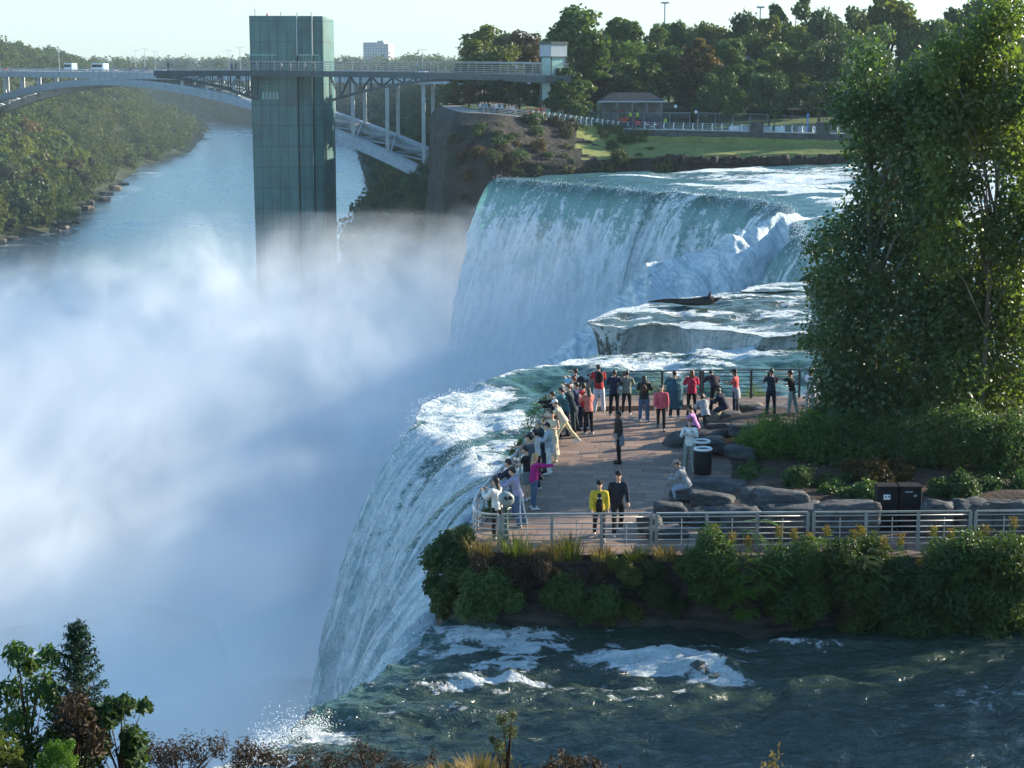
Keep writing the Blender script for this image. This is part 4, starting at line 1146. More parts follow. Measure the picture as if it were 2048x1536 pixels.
# wall vegetation facing the near channel
WV = [
 ([(905, 1085, 30), (930, 1075, 22), (880, 1120, 32), (915, 1130, 36), (868, 1165, 22), (900, 1180, 34), (880, 1215, 22)], 50.6, 'dark', .11, 4200, 'dark round leaved bush hanging from the corner of the terrace over the gorge'),
 ([(950, 1180, 36), (990, 1170, 36), (935, 1215, 26), (980, 1215, 30), (1030, 1200, 30)], 49.0, 'bush', .08, 3800, 'weedy green bush on the wall below the curved railing end'),
 ([(960, 1120, 24), (1000, 1125, 26), (1040, 1130, 26), (980, 1150, 24), (1030, 1160, 22)], 49.0, 'brown', .07, 3000, 'brown dried weeds on the wall top below the curved railing'),
 ([(1090, 1200, 26), (1140, 1190, 28), (1190, 1205, 28), (1120, 1160, 20)], 48.95, 'bush', .08, 4200, 'low green weeds on the rock wall under the walking couple'),
 ([(1060, 1140, 20), (1100, 1135, 18), (1150, 1150, 18), (1200, 1150, 18)], 48.95, 'brown', .07, 3600, 'brown withered weeds on the wall top under the second railing post'),
 ([(1230, 1140, 16), (1270, 1150, 18), (1350, 1140, 18), (1250, 1220, 20), (1200, 1225, 18)], 48.95, 'olive', .07, 4200, 'olive creepers spread over the rock wall below the man in navy'),
 ([(1240, 1190, 26), (1290, 1180, 28), (1340, 1200, 26), (1310, 1140, 18)], 48.95, 'dark', .075, 5200, 'thin dark creepers on the rock wall'),
 ([(1390, 1130, 34), (1430, 1120, 40), (1400, 1180, 36), (1440, 1180, 40), (1420, 1085, 30)], 48.9, 'bush', .085, 5200, 'dense dark bush left of the sumac on the wall'),
 ([(1560, 1130, 40), (1610, 1120, 44), (1570, 1190, 44), (1630, 1190, 44), (1600, 1240, 34)], 48.7, 'bush', .085, 6500, 'dense green bush right of the sumac on the wall'),
 ([(1690, 1120, 46), (1740, 1110, 46), (1700, 1180, 50), (1750, 1190, 50), (1720, 1240, 40)], 48.6, 'mid', .09, 6500, 'leafy bush in the middle of the wall planting'),
 ([(1790, 1200, 50), (1830, 1240, 50), (1780, 1260, 36), (1850, 1180, 46), (1800, 1140, 44)], 48.4, 'dark', .085, 6500, 'dark bush reaching down to the water'),
 ([(1900, 1120, 50), (1950, 1110, 46), (1920, 1180, 54), (1970, 1190, 54), (1900, 1240, 44)], 48.3, 'bush', .09, 7000, 'tall green bush below the last railing panel'),
 ([(2020, 1110, 46), (2050, 1160, 50), (2020, 1210, 54), (2060, 1250, 50), (1980, 1265, 42)], 48.1, 'mid', .09, 7000, 'green bush at the right edge above the dark water'),
]
for k, (bl, Y, mat, ls, n, lab) in enumerate(WV):
    b = pxblobs([(q[0]+rr.uniform(-22, 22), q[1]+rr.uniform(-16, 20), q[2]*rr.uniform(.7, 1.25)) for q in bl for _ in range(3)] if Y == 48.95 else bl, Y, .45, 70+k, 2); c = np.mean([q[:2] for q in b], axis=0)
    plant('bush', (c[0], c[1]+.3, min(q[2] for q in b)), b, int(n*2.0), ls*1.25, mat, lab, 'bush', 'bushes on the terrace wall', .55, .2, 'twig', .022, 'foliage', 'stem', 12, 90+k)

def frond(mbv, base, d, ln, nl, ls, rng, droop=.5):
    """a pinnate leaf: pairs of leaflets along a drooping rib"""
    d = d.normalized(); side = d.cross(Vector((0, 0, 1))).normalized()
    pts = []
    for i in range(nl):
        f = (i+1)/nl
        p = base+d*ln*f+Vector((0, 0, -droop*ln*f*f))
        pts.append(p)
        tdir = (d+Vector((0, 0, -2*droop*f))).normalized()
        for s in (-1, 1):
            l = ls*(1-.55*abs(f-.45))*rng.uniform(.85, 1.15)
            o = (side*s*.8+tdir*.55+Vector((0, 0, -.12))).normalized(); w = o.cross(Vector((0, 0, 1))).normalized()*l*.14
            q = p+o*l
            mbv.append([p, p+o*l*.5+w, q, p+o*l*.5-w])
    return pts
def pinnate(name, foot, tips, nf, ln, ls, mat, label, cat, seed, nl=9, droop=.5, group=None):
    rng = random.Random(seed); foot = Vector(foot)
    e = empty(name, foot); tag(e, label, cat, group)
    quads = []; mb = MB()
    for t in tips:
        t = Vector(t)-foot; mid = t*.5+Vector((0, 0, .08*t.length))
        mb.tube([(0, 0, -.2), mid, t], [.022, .016, .007], 6)
        for k in range(nf):
            a = rng.uniform(0, 6.28); f = rng.uniform(.45, 1.0); s = mid.lerp(t, max(0, f*2-1)) if f > .5 else Vector((0, 0, 0)).lerp(mid, f*2)
            d = Vector((math.cos(a), math.sin(a), rng.uniform(.15, .8)))
            pts = frond(quads, s, d, ln*rng.uniform(.7, 1.15), nl, ls, rng, droop)
            mb.tube([s]+pts, .005, 4)
    V = np.array([[tuple(p) for p in q] for q in quads]).reshape(-1, 3)
    tone = np.repeat(np.random.default_rng(seed).random(len(quads)), 4)
    mesh_np('foliage', V, np.arange(len(V)).reshape(-1, 4), L[mat], e, attrs={'tone': tone}, smooth=False)
    mb.build('stem', M['twig'], e, smooth=True)
    return e
pinnate('sumac', P(1490, 1245, -1.2)+Vector((0, .6, 0)), [at(1515, 1040, 48.6), at(1480, 1090, 48.3), at(1530, 1110, 48.3), at(1470, 1150, 48.0), at(1520, 1170, 48.0), at(1560, 1130, 48.2), at(1490, 1220, 47.9), at(1450, 1190, 48.2)], 9, .6, .24, 'fresh', 'bright sunlit sumac with long feathery leaves in front of the railing', 'plant', 5)
pinnate('sumac', P(1700, 1245, -1.2)+Vector((0, .6, 0)), [at(1690, 1105, 48.3), at(1740, 1095, 48.2), at(1720, 1150, 48.0), at(1770, 1140, 48.0)], 8, .6, .22, 'bush', 'darker feathery leaved sumac among the bushes right of the bright one', 'plant', 6)
pinnate('sumac', P(1930, 1245, -1.2)+Vector((0, .6, 0)), [at(1945, 1090, 48.1), at(1960, 1120, 47.8), at(1920, 1140, 47.8)], 8, .5, .2, 'fresh', 'pale feathery sumac near the right end of the wall planting', 'plant', 7)
# goldenrod: upright stems with golden plumes in front of the railing
rr = random.Random(77)
for k, (px, py) in enumerate([(1432, 1060), (1465, 1075), (1498, 1082), (1560, 1062), (1590, 1068), (1620, 1075), (1655, 1062), (1710, 1070), (1725, 1062), (1770, 1085), (1805, 1080), (1842, 1125), (1870, 1062), (1905, 1068), (1960, 1072), (1975, 1062), (2030, 1045), (1768, 1110), (1780, 1130)]):
    t = at(px, py, 48.8+rr.uniform(-.3, .2)); foot = Vector((t.x+rr.uniform(-.1, .1), t.y+.15, -.9))
    e = empty('goldenrod', foot); tag(e, 'tall goldenrod stem with a dull golden plume by the terrace railing', 'flower', 'goldenrod along the near railing')
    rng = np.random.default_rng(k); h = t.z-foot.z
    z = rng.uniform(.3, 1, 150)*h
    C = np.stack([rng.normal(0, .05, 150)+(t.x-foot.x)*z/h, rng.normal(0, .05, 150), z], 1)
    V, F = leaf_quads(rng, C, np.tile([0, -.3, .6], (150, 1)), .1, .25)
    mesh_np('leaves', V, F, L['bush'], e, attrs={'tone': np.repeat(rng.random(150), 4)}, smooth=False)
    C = np.stack([rng.normal(0, .06, 160)+t.x-foot.x, rng.normal(0, .06, 160), h+rng.uniform(-.16, .12, 160)], 1)
    V, F = leaf_quads(rng, C, np.tile([0, -.3, .6], (160, 1)), .045, .7)
    mesh_np('blossom', V, F, L['gold'], e, attrs={'tone': np.repeat(rng.random(160), 4)}, smooth=False)
    MB().tube([(0, 0, 0), (t.x-foot.x, 0, h)], [.008, .004], 5).build('stem', M['twig'], e)
# golden bushes beyond the far railing
for px, py, Y, n, lab in ((1508, 785, 75.2, 1500, 'yellow flowering bush behind the far railing left of the man in navy'), (1308, 762, 76, 500, 'small yellow plant behind the far railing left of the teal poncho'), (1440, 800, 75, 700, 'low yellowish weeds behind the far railing at the seated people')):
    b = pxblobs([(px, py, 22), (px-18, py+15, 18), (px+16, py+14, 20), (px, py+28, 20)], Y, .3, px, 2)
    plant('flowering_bush', (b[0][0], Y, -1.6), b, n, .07, 'yellow', lab, 'bush', None, .5, .2, 'twig', .02, 'foliage', 'stem', 8, px)
for k, (bl, Y, lab, mat) in enumerate([([(1055, 850, 16), (1065, 830, 18), (1050, 880, 16), (1075, 815, 18)], 66, 'green weeds on the brink behind the queue of visitors', 'bush'), ([(1090, 800, 16), (1100, 820, 16), (1085, 835, 14)], 69.5, 'olive weeds on the brink at the railing corner', 'olive'), ([(1030, 905, 12), (1040, 890, 12), (1028, 930, 10)], 59.5, 'small weed clump outside the side railing', 'bush'), ([(985, 1010, 13), (970, 1025, 12), (995, 990, 10)], 53.4, 'sprig of weeds outside the railing by the coin viewer', 'bush')]):
    b = pxblobs(bl, Y, .3, 210+k, 2); foot = min(b, key=lambda q: q[2])
    plant('weed_clump', (foot[0], foot[1], foot[2]-.2), b, 900, .07, mat, lab, 'weeds', None, .5, .1, 'twig', .012, 'foliage', 'stem', 8, 220+k)
# tan grass tufts at the near railing foot
def tuft(name, foot, h, spread, n, mat, label, cat='grass tuft', seed=0, width=.012, group=None):
    rng = np.random.default_rng(seed); foot = Vector(foot)
    V = []; 
    for k in range(n):
        a = rng.uniform(0, 6.28); r = spread*math.sqrt(rng.random())*.5
        b = np.array([r*math.cos(a), r*math.sin(a), 0]); d = np.array([math.cos(a)*rng.uniform(.1, .6), math.sin(a)*rng.uniform(.1, .6), 1.0])
        hh = h*rng.uniform(.5, 1.1); d = d/np.linalg.norm(d); s = np.array([-math.sin(a), math.cos(a), 0])*width
        m = b+d*hh*.55; t = b+d*hh+np.array([d[0], d[1], -.35])*hh*.35
        V += [b-s, b+s, m+s*.8, m-s*.8, m-s*.8, m+s*.8, t+s*.1, t-s*.1]
    V = np.array(V)
    o = mesh_np(name, V, np.arange(len(V)).reshape(-1, 4), L[mat], attrs={'tone': np.repeat(rng.random(len(V)//4), 4)}, smooth=False, loc=foot)
    return tag(o, label, cat, group)
for k, (px, lab) in enumerate([(965, 'dry tan grass tuft at the foot of the curved railing end'), (1030, 'tall tan grass tuft beside the first railing post'), (1062, 'short tan grass tuft on the wall top'), (1112, 'tan grass tuft under the second railing post'), (1140, 'tall tan grass tuft below the walking couple'), (1205, 'low tan grass tuft below the woman in yellow'), (1330, 'small tan grass tuft at the railing gap'), (1270, 'thin tan grass tuft below the man in navy')]):
    tuft('grass_tuft', at(px, 1118, 49.15), [.75, .9, .5, .7, .9, .45, .5, .4][k], .7, 150, 'olive' if k % 3 == 1 else 'tan', lab, seed=300+k)

# --- foreground bank: shrubs along the lower edge
FG = [
 ([(60, 1330, 34), (95, 1310, 26), (30, 1300, 26), (20, 1380, 30), (80, 1390, 40), (130, 1420, 34), (40, 1440, 40), (110, 1480, 44), (50, 1510, 46), (8, 1470, 30)], 11.2, 'bush', .072, 900, .34, 'long leaved shrub at the lower left corner'),
 ([(180, 1440, 36), (220, 1425, 30), (250, 1410, 24), (200, 1490, 40), (260, 1480, 30), (160, 1510, 40), (285, 1410, 16), (275, 1510, 30)], 11.0, 'dark', .05, 1300, .8, 'dark round leaved vine shrub right of the juniper'),
 ([(150, 1410, 20), (175, 1440, 22), (190, 1480, 24), (140, 1450, 18)], 10.8, 'brown', .05, 500, .4, 'reddish brown withered sprig in the middle of the left shrubs'),
 ([(110, 1500, 22), (130, 1525, 26), (95, 1530, 24), (140, 1490, 14)], 10.3, 'fresh', .022, 2200, .3, 'bright green young cedar at the bottom left'),
 ([(10, 1510, 30), (-10, 1480, 26), (30, 1535, 26)], 10.2, 'olive', .05, 400, .4, 'pale tan green plant in the bottom left corner'),
 ([(330, 1510, 24), (360, 1500, 20), (400, 1515, 24), (300, 1500, 20), (440, 1500, 20)], 11.4, 'brown', .03, 1100, .3, 'dark brown withered shrub along the bottom, left of the splash'),
 ([(490, 1500, 20), (520, 1515, 22), (470, 1520, 22), (560, 1520, 20), (600, 1525, 20)], 11.4, 'brown', .03, 1100, .3, 'dark withered shrub in front of the splash at the brink'),
 ([(660, 1525, 18), (700, 1520, 20), (740, 1520, 18), (780, 1525, 18), (860, 1512, 12), (720, 1495, 10)], 11.6, 'brown', .028, 900, .3, 'low withered brown shrub along the bottom edge'),
 ([(1005, 1440, 14), (1020, 1460, 14), (1000, 1490, 16), (1025, 1430, 10), (1010, 1515, 14), (985, 1480, 10)], 11.6, 'grey', .02, 900, .4, 'small feathery grey green seedling over the near water'),
 ([(1110, 1530, 14), (1150, 1532, 14), (1190, 1528, 12), (1130, 1512, 8), (1230, 1534, 10)], 11.6, 'brown', .03, 400, .5, 'thin dry weeds at the bottom, right of the tan grass'),
]
for k, (bl, Y, mat, ls, n, asp, lab) in enumerate(FG):
    b = pxblobs([(q[0]+rr.uniform(-14, 14), q[1]+rr.uniform(-10, 14), q[2]*rr.uniform(.7, 1.7)) for q in bl for _ in range(3)] if mat == 'brown' else bl, Y, .18, 130+k, 2); c = np.mean([q[:2] for q in b], axis=0)
    plant('shrub', (c[0], c[1]+.05, near_z(c[0], c[1])), b, int(n*1.6), ls, mat, lab, 'shrub', 'shrubs on the near bank', asp, .15, 'twig', .012, 'foliage', 'stem', 20, 150+k)
# juniper spire
rng = np.random.default_rng(9)
tip = at(150, 1258, 11.1); foot = Vector((tip.x, tip.y+.05, near_z(tip.x, tip.y)))
e = empty('juniper', foot); tag(e, 'slim juniper with a pointed feathery tip at the lower left', 'juniper')
Hh = tip.z-foot.z; Q = []; mb = MB(); mb.tube([(0, 0, 0), (.0, 0, Hh*.6), (0, 0, Hh)], [.02, .012, .002], 6)
cs_ = []
for k in range(75):
    f = .25+.75*(k/75)**.8; a = k*2.4; ln = .32*(1-f)**.8+.035
    d = Vector((math.cos(a), math.sin(a), .55)); p0 = Vector((0, 0, Hh*f)); p1 = p0+d*ln
    mb.tube([p0, p1], [.004, .001], 4)
    for j in range(60):
        g = rng.random(); q = p0.lerp(p1, g); cs_.append((q.x+rng.normal(0, .012), q.y+rng.normal(0, .012), q.z+rng.normal(0, .012)))
C = np.array(cs_); V, F = leaf_quads(rng, C, np.tile([0, 0, .2], (len(C), 1)), .036, .28, -1.0)
mesh_np('foliage', V, F, L['juniper'], e, attrs={'tone': np.repeat(rng.random(len(C)), 4)}, smooth=False)
mb.build('trunk', M['twig'], e)
for k, (px, py, h, n, lab) in enumerate([(960, 1536, .16, 420, 'thick tan dry grass tuft at the bottom centre'), (900, 1540, .13, 300, 'tan dry grass left of the thick tuft at the bottom'), (840, 1545, .12, 200, 'thin tan grass at the bottom beside the brown shrubs'), (1030, 1545, .1, 160, 'short tan grass right of the seedling')]):
    c = at(px, py+18, 11.6); tuft('grass_tuft', (c.x, c.y, c.z-.03), h, .3, n, 'tan', lab, seed=330+k, width=.004)
# yellow leaved sprig
c = at(1545, 1545, 11.3); e = empty('sprig', c); tag(e, 'yellow leaved sprig poking up at the bottom edge over dark water', 'plant')
rng = np.random.default_rng(12)
C = rng.normal(0, 1, (26, 3))*np.array([.035, .03, .045])+np.array([0, 0, .07]); V, F = leaf_quads(rng, C, np.tile([0, -.8, .4], (26, 1)), .05, .45)
mesh_np('leaves', V, F, L['tan'], e, attrs={'tone': np.repeat(rng.random(26), 4)}, smooth=False)
mb = MB(); mb.tube([(0, 0, -.3), (0, 0, .14)], [.004, .002], 5); mb.build('stem', M['twig'], e)

# --- the island's wood to the right of the frame (it shades the near channel and the terrace)
rr = random.Random(5)
for k, (x, y, H, kind) in enumerate([(40, 52, 15, 'round'), (48, 57, 16, 'round')]):
    pr = tree_proto(kind, 200+k % 3, 12.0, 9000, .3)
    put_tree(pr, (x, y, .4), H/12*1.05, rr.uniform(0, 6.28), ['mid', 'dark'][k % 2], 'leafy tree in the island wood beyond the right edge of the picture', 'trees of the island wood', scz=H/11.7)
# ------------------------------------------------------------------ boulders
M['boulder'] = rock_mat('weathered_grey_limestone', (.036, .038, .04), (.112, .115, .115), 1.3, .5, 1.0)
M['boulder_pale_lit'] = rock_mat('pale_sunlit_limestone', (.09, .078, .06), (.22, .19, .15), 1.6, .35, .7)  # sunlit copy of the limestone, sunshine put into its colour; also pale shore rocks
def boulder(loc, dim, rz, seed, label, mat='boulder', group='boulders round the terrace', name='boulder'):
    rng = np.random.default_rng(seed)
    bm = bmesh.new()
    bmesh.ops.create_cube(bm, size=2)
    bmesh.ops.subdivide_edges(bm, edges=bm.edges[:], cuts=9, use_grid_fill=True)
    co = np.array([v.co[:] for v in bm.verts])
    r = np.linalg.norm(co, axis=1)[:, None]
    ex = 9 if dim[2] > .95 and dim[2] < 2 else 5
    p6 = (np.abs(co)**ex).sum(1)[:, None]**(1/ex)
    co = co/p6
    s = rng.uniform(0, 50)
    d = .16*fbm(co[:, 0]*1.1+s, co[:, 1]*1.1+co[:, 2]*.9, seed, 3)+.09*fbm(co[:, 0]*2.6+s, co[:, 2]*3.4+co[:, 1]*2, seed+3, 4)
    co = co*(1+d[:, None])
    co[:, 2] -= .07*np.abs(np.sin(co[:, 2]*4+s))*np.sign(co[:, 2])*.3
    co[:, 0] += .12*rng.normal()*co[:, 2]; co[:, 1] += .1*rng.normal()*co[:, 2]
    co *= np.array(dim)/2
    for v, c in zip(bm.verts, co): v.co = c
    for f in bm.faces: f.smooth = True
    me = bpy.data.meshes.new(name); bm.to_mesh(me); bm.free()
    me.materials.append(M[mat])
    o = bpy.data.objects.new(name, me); o.location = Vector(loc)+Vector((0, 0, dim[2]*.42)); o.rotation_euler = (rng.normal(0, .04), rng.normal(0, .04), rz)
    link(o); return tag(o, label, 'boulder', group)
# (px, py of the foot, z of the foot, width m, depth m, height m, material, label)
BO = [
 (1506, 830, 0, .95, .9, .5, 'boulder_pale_lit', 'sunlit pale boulder below the seated person in the navy jacket'),
 (1545, 834, .05, 1.5, .9, .45, 'boulder', 'long low boulder under the man in the navy shirt'),
 (1608, 826, .1, 1.5, .9, .4, 'boulder', 'flat boulder under the man in the white shirt'),
 (1462, 846, 0, .9, .8, .45, 'boulder', 'dark boulder between the seat boulder and the far railing'),
 (1424, 846, 0, .7, .7, .45, 'boulder_pale_lit', 'lit boulder behind the sitting person in the lilac shirt'),
 (1390, 888, 0, 1.9, 1.2, .55, 'boulder', 'big rounded seat boulder under the person in the lilac shirt'),
 (1440, 872, .2, .9, .7, .5, 'boulder', 'boulder just right of the big seat boulder'),
 (1488, 872, .35, 1.1, .8, .45, 'boulder', 'boulder at the mulch bed, right of the seat boulders'),
 (1425, 905, .1, 1.0, .8, .5, 'boulder', 'boulder behind the black bins, with a sunlit flat stone on top'),
 (1480, 915, .4, 1.0, .8, .4, 'boulder', 'boulder at the left edge of the bright green shrub'),
 (1426, 880, .42, .7, .5, .14, 'boulder_pale_lit', 'sunlit flat stone lying on the boulder behind the black bins'),
 (1435, 985, .0, 1.9, 1.1, .42, 'boulder', 'long flat slab in front of the black bins'),
 (1378, 1000, 0, 1.1, .9, .38, 'boulder', 'low slab under the seated person in the grey hoodie'),
 (1425, 1015, 0, 1.4, .8, .5, 'boulder', 'dark slab in the middle of the near boulder heap'),
 (1342, 1045, 0, .95, .8, .62, 'boulder', 'square boulder at the front of the near boulder heap'),
 (1410, 1048, 0, .95, .7, .5, 'boulder', 'boulder right of the square one, behind the railing'),
 (1300, 1062, 0, .7, .7, .5, 'boulder', 'leftmost boulder of the near heap, beside the walking man'),
 (1330, 1075, 0, 1.2, .6, .36, 'boulder', 'low boulder at the foot of the square one'),
 (1440, 1078, 0, .9, .5, .36, 'boulder', 'small boulder low behind the railing posts'),
 (1484, 1078, 0, 1.0, .9, 1.0, 'boulder', 'blocky boulder behind the sumac tip'),
 (1566, 1056, .1, 1.5, 1.0, 1.2, 'boulder', 'tall boulder standing behind the boulder row left of the black boxes'),
 (1575, 1076, 0, 1.7, .9, 1.05, 'boulder', 'wide boulder in the front row with a dark cable over its edge'),
 (1684, 1076, 0, 1.8, .9, 1.1, 'boulder', 'wide boulder directly left of the black boxes'),
 (1872, 1072, 0, .95, .9, 1.08, 'boulder', 'boulder directly right of the black boxes'),
 (1938, 1072, 0, .95, .9, 1.1, 'boulder', 'second boulder right of the black boxes'),
 (2010, 1072, 0, 1.4, .9, 1.08, 'boulder', 'last boulder of the row at the right edge'),
 (1520, 1020, .3, 1.0, .9, .7, 'boulder', 'boulder behind the blocky one, under the shrubs'),
]
for k, (px, py, z, w, d, h, mat, lab) in enumerate(BO):
    p = P(px, py, z); boulder(p, (w, d, h), math.sin(k*2.7)*.25, 400+k, lab, mat)
# talus in the gorge, faint through the mist
rr = random.Random(6)
for k, (px, py, d, w, h) in enumerate([(350, 1370, 128, 6, 5), (400, 1300, 140, 9, 6), (470, 1290, 138, 10, 9), (540, 1270, 140, 10, 12), (440, 1430, 118, 11, 7), (520, 1420, 118, 9, 8), (590, 1350, 124, 8, 11), (240, 1160, 160, 12, 8), (300, 1140, 168, 10, 9), (90, 1200, 155, 8, 6), (180, 1440, 118, 9, 5), (330, 1480, 108, 9, 6), (20, 1190, 160, 10, 7), (580, 1440, 112, 8, 12)]):
    c = at(px, py, d); z0 = RIV
    boulder((c.x, d, z0-1), (w*1.3, w*1.2, max(h, c.z-z0-2.5)), rr.uniform(0, 3), 450+k, 'dark fallen rock of the talus heap, dim through the mist', 'cliff', 'fallen rocks below the falls', 'fallen_rock')
# rocks along the far lawn shore and the far bank
for k in range(26):
    px = 1330+k*15+rr.uniform(-4, 4); f = k/25
    x = 22+f*30+rr.uniform(-.5, .5); y = 285.4-f*.6+rr.uniform(-.4, .3)
    boulder((x, y, -1.5), (rr.uniform(.8, 1.7), rr.uniform(.8, 1.3), rr.uniform(.8, 1.5)), rr.uniform(0, 3), 480+k, 'dark shore rock at the water edge below the lawn', 'cliff', 'rocks along the lawn shore', 'shore_rock')
for k in range(16):
    s = .8+k*.27; i = int(s); f = s-i
    q = LSa[i]*(1-f)+LSa[i+1]*f
    boulder((q[0]+rr.uniform(-1, 3), q[1]+rr.uniform(-2, 2), RIV-.4), (rr.uniform(3, 6), rr.uniform(3, 6), rr.uniform(1.5, 3)), rr.uniform(0, 3), 520+k, 'pale rock on the far river shore below the wooded bank', 'boulder_pale_lit', 'rocks on the far river shore', 'shore_rock')
# stranded log on the shelf
lg = MB(); a = P(1297, 604, -.62); b = P(1428, 601, -.45); dv = b-a
pts = [a+dv*f+Vector((0, 0, .05*math.sin(f*7))) for f in np.linspace(0, 1, 12)]
lg.tube(pts, [.03, .07, .1, .13, .15, .17, .2, .22, .24, .26, .28, .22], 9)
lg.tube([pts[10], pts[10]+Vector((.15, 0, .55))], [.16, .03], 6); lg.tube([pts[8], pts[8]+Vector((-.1, -.2, .3))], [.08, .02], 5); lg.tube([pts[11], pts[11]+Vector((.45, .1, .12))], [.15, .05], 6)
o = lg.build('driftwood_log', M['wetrock'], smooth=True); tag(o, 'dark driftwood log stranded on the shallow rock shelf', 'log')

# ------------------------------------------------------------------ railings
M['rail'] = plain('galvanised_steel', (.36, .37, .36), .42, .5, .15, 3, .55)
M['rail_dark'] = plain('dark_bronze_steel', (.06, .055, .05), .45, .5, .2, 3, .3)
def polyline(path, step):
    p, t = catmull(path, max(2, int(sum((Vector(path[i+1])-Vector(path[i])).length for i in range(len(path)-1))/step)+1))
    return [Vector(q) for q in p]
def railing(label, path, post_every, h=1.03, mat='rail', nr=6, pw=.085, group='railings round the terrace', picket=True, rr_=.017, curved=False):
    path = [Vector(q) for q in path]
    c = path[0]; e = empty('railing', c); tag(e, label, 'railing', group)
    pl = polyline([q-c for q in path], .2) if curved else [q-c for q in path]
    Lc = [0]
    for i in range(1, len(pl)): Lc.append(Lc[-1]+(pl[i]-pl[i-1]).length)
    def pt(s):
        for i in range(1, len(pl)):
            if s <= Lc[i]+1e-6: return pl[i-1].lerp(pl[i], (s-Lc[i-1])/max(1e-6, Lc[i]-Lc[i-1])), (pl[i]-pl[i-1]).normalized()
        return pl[-1], (pl[-1]-pl[-2]).normalized()
    mb = MB()
    for i in range(len(pl)-1): mb.bar(pl[i]+Vector((0, 0, h)), pl[i+1]+Vector((0, 0, h)), .07, .045)
    mb.build('top_rail', M[mat], e)
    for k in range(nr):
        z = .14+(h-.24)*k/(nr-1)
        mb = MB(); mb.tube([q+Vector((0, 0, z)) for q in pl], rr_, 6); mb.build('rail', M[mat], e, smooth=True)
    n = max(1, round(Lc[-1]/post_every))
    for i in range(n+1):
        p, t = pt(Lc[-1]*i/n)
        mb = MB(); mb.box(p+Vector((0, 0, h/2-.1)), (pw, .05, h+.16), rz=math.atan2(t.y, t.x)); mb.build('post', M[mat], e)
        if picket and i < n:
            p, t = pt(Lc[-1]*(i+.5)/n)
            mb = MB(); mb.tube([p+Vector((0, 0, .1)), p+Vector((0, 0, h-.16))], .013, 6); mb.build('picket', M[mat], e)
    return e
def rp(px, f=0): return Vector(((px-1024)/FPX*51.3, 49.9+.45*(px-1000)/1048, 0))
railing('grey steel railing panel nearest the curved corner, in front of the walking couple', [rp(1004), rp(1303)], 1.35)
railing('grey steel railing panel left of the bright sumac', [rp(1313), rp(1618)], 1.37)
railing('grey steel railing panel in front of the black boxes', [rp(1630), rp(1947)], 1.42)
railing('grey steel railing panel at the right edge above the bushes', [rp(1958), rp(2300)], 1.42)
railing('curved grey steel railing corner at the brink', [(-.36, 49.9, 0), (-.75, 50.0, 0), (-1.0, 50.35, 0), (-1.06, 51.0, 0), (-.98, 52.4, 0), (-.62, 54.4, 0)], .95, curved=True, picket=False)
railing('steel railing along the brink beside the queue, nearer half', [(-.58, 54.6, 0), (.1, 58, 0), (.7, 62, 0)], 1.4, mat='rail', picket=False)
railing('steel railing along the brink beside the queue, farther half', [(.75, 62.3, 0), (1.35, 66, 0), (2.1, 70, 0), (2.75, 72.2, 0)], 1.4, mat='rail_dark', picket=False)
railing('dark railing at the far side behind the row of visitors on the step', [(2.95, 72.9, .1), (4.0, 73.35, .1), (7.4, 73.7, .1)], 1.5, mat='rail_dark', picket=False, rr_=.015)
railing('dark railing at the far side behind the boulders', [(7.5, 73.7, .1), (11.35, 74.0, .1)], 1.9, mat='rail_dark', picket=False, rr_=.015)
railing('dark railing running behind the poplar', [(11.75, 74.0, .1), (20, 74.6, .1)], 2.0, mat='rail_dark', picket=False, rr_=.015)

# ------------------------------------------------------------------ bins, boxes, coin viewers
def bin_(px, py, label):
    p = P(px, py, 0); e = empty('litter_bin', p); tag(e, label, 'litter bin', 'black litter bins')
    MB().lathe((0, 0, 0), [(.24, 0), (.28, .03), (.29, .4), (.285, .78), (.27, .8)], 20).build('drum', M['black'], e, smooth=True)
    mb = MB(); mb.lathe((0, 0, .8), [(.27, -.02), (.30, 0), (.305, .045), (.27, .07), (.235, .065), (.225, .03)], 20, caps=False); mb.build('rim', M['white'], e, smooth=True)
    MB().lathe((0, 0, .76), [(.0, 0), (.26, .005), (.26, .02), (0, .025)], 20).build('lid_plate', M['steel_grey'], e)
bin_(1405, 948, 'black bin with a white rim in front, beside the seated grey hoodie')
bin_(1402, 932, 'black bin with a white rim, half hidden behind the front bin')
def noticebox(px0, px1, notice, label):
    a = P(px0, 1062, .0); b = P(px1, 1062, .0); c = (a+b)/2; w = (b-a).length
    e = empty('utility_box', (c.x, c.y, 0)); tag(e, label, 'box', 'black utility boxes')
    mb = MB(); mb.box((0, .25, .62), (w*.97, .5, 1.24)); mb.build('cabinet', M['black'], e, bevel=.015)
    mb = MB(); mb.box((0, .25, 1.265), (w, .56, .05)); mb.build('lid', M['black'], e, bevel=.01)
    if notice:
        mb = MB(); mb.box((w*.0-.02, -.008, .98), (.19, .012, .145)); n_ = mb.build('notice', M['white'], e)
        mb = MB(); mb.box((.035, -.0165, .995), (.045, .004, .05)); mb.box((-.055, -.0165, 1.0), (.07, .004, .018)); mb.box((-.05, -.0165, .965), (.08, .004, .012)); mb.build('printed_mark', M['black'], n_)
    else:
        mb = MB(); mb.box((-.06, -.008, 1.13), (.22, .012, .03)); mb.build('slot', M['steel_grey'], e)
        mb = MB(); mb.box((.12, -.01, 1.02), (.08, .014, .06)); mb.build('handle', M['steel_grey'], e)
noticebox(1752, 1794, True, 'black utility box with a small white notice')
noticebox(1797, 1842, False, 'black utility box with a slot, right of the one with the notice')
mb = MB(); cpts = [at(1612, 993, 53.0), at(1624, 1000, 52.5), at(1629, 1018, 52.4), at(1630, 1040, 52.3)]
o = (mb.tube(cpts, .02, 6).build('cable', M['black'], smooth=True)); tag(o, 'black cable drooping over a boulder edge left of the black boxes', 'cable')
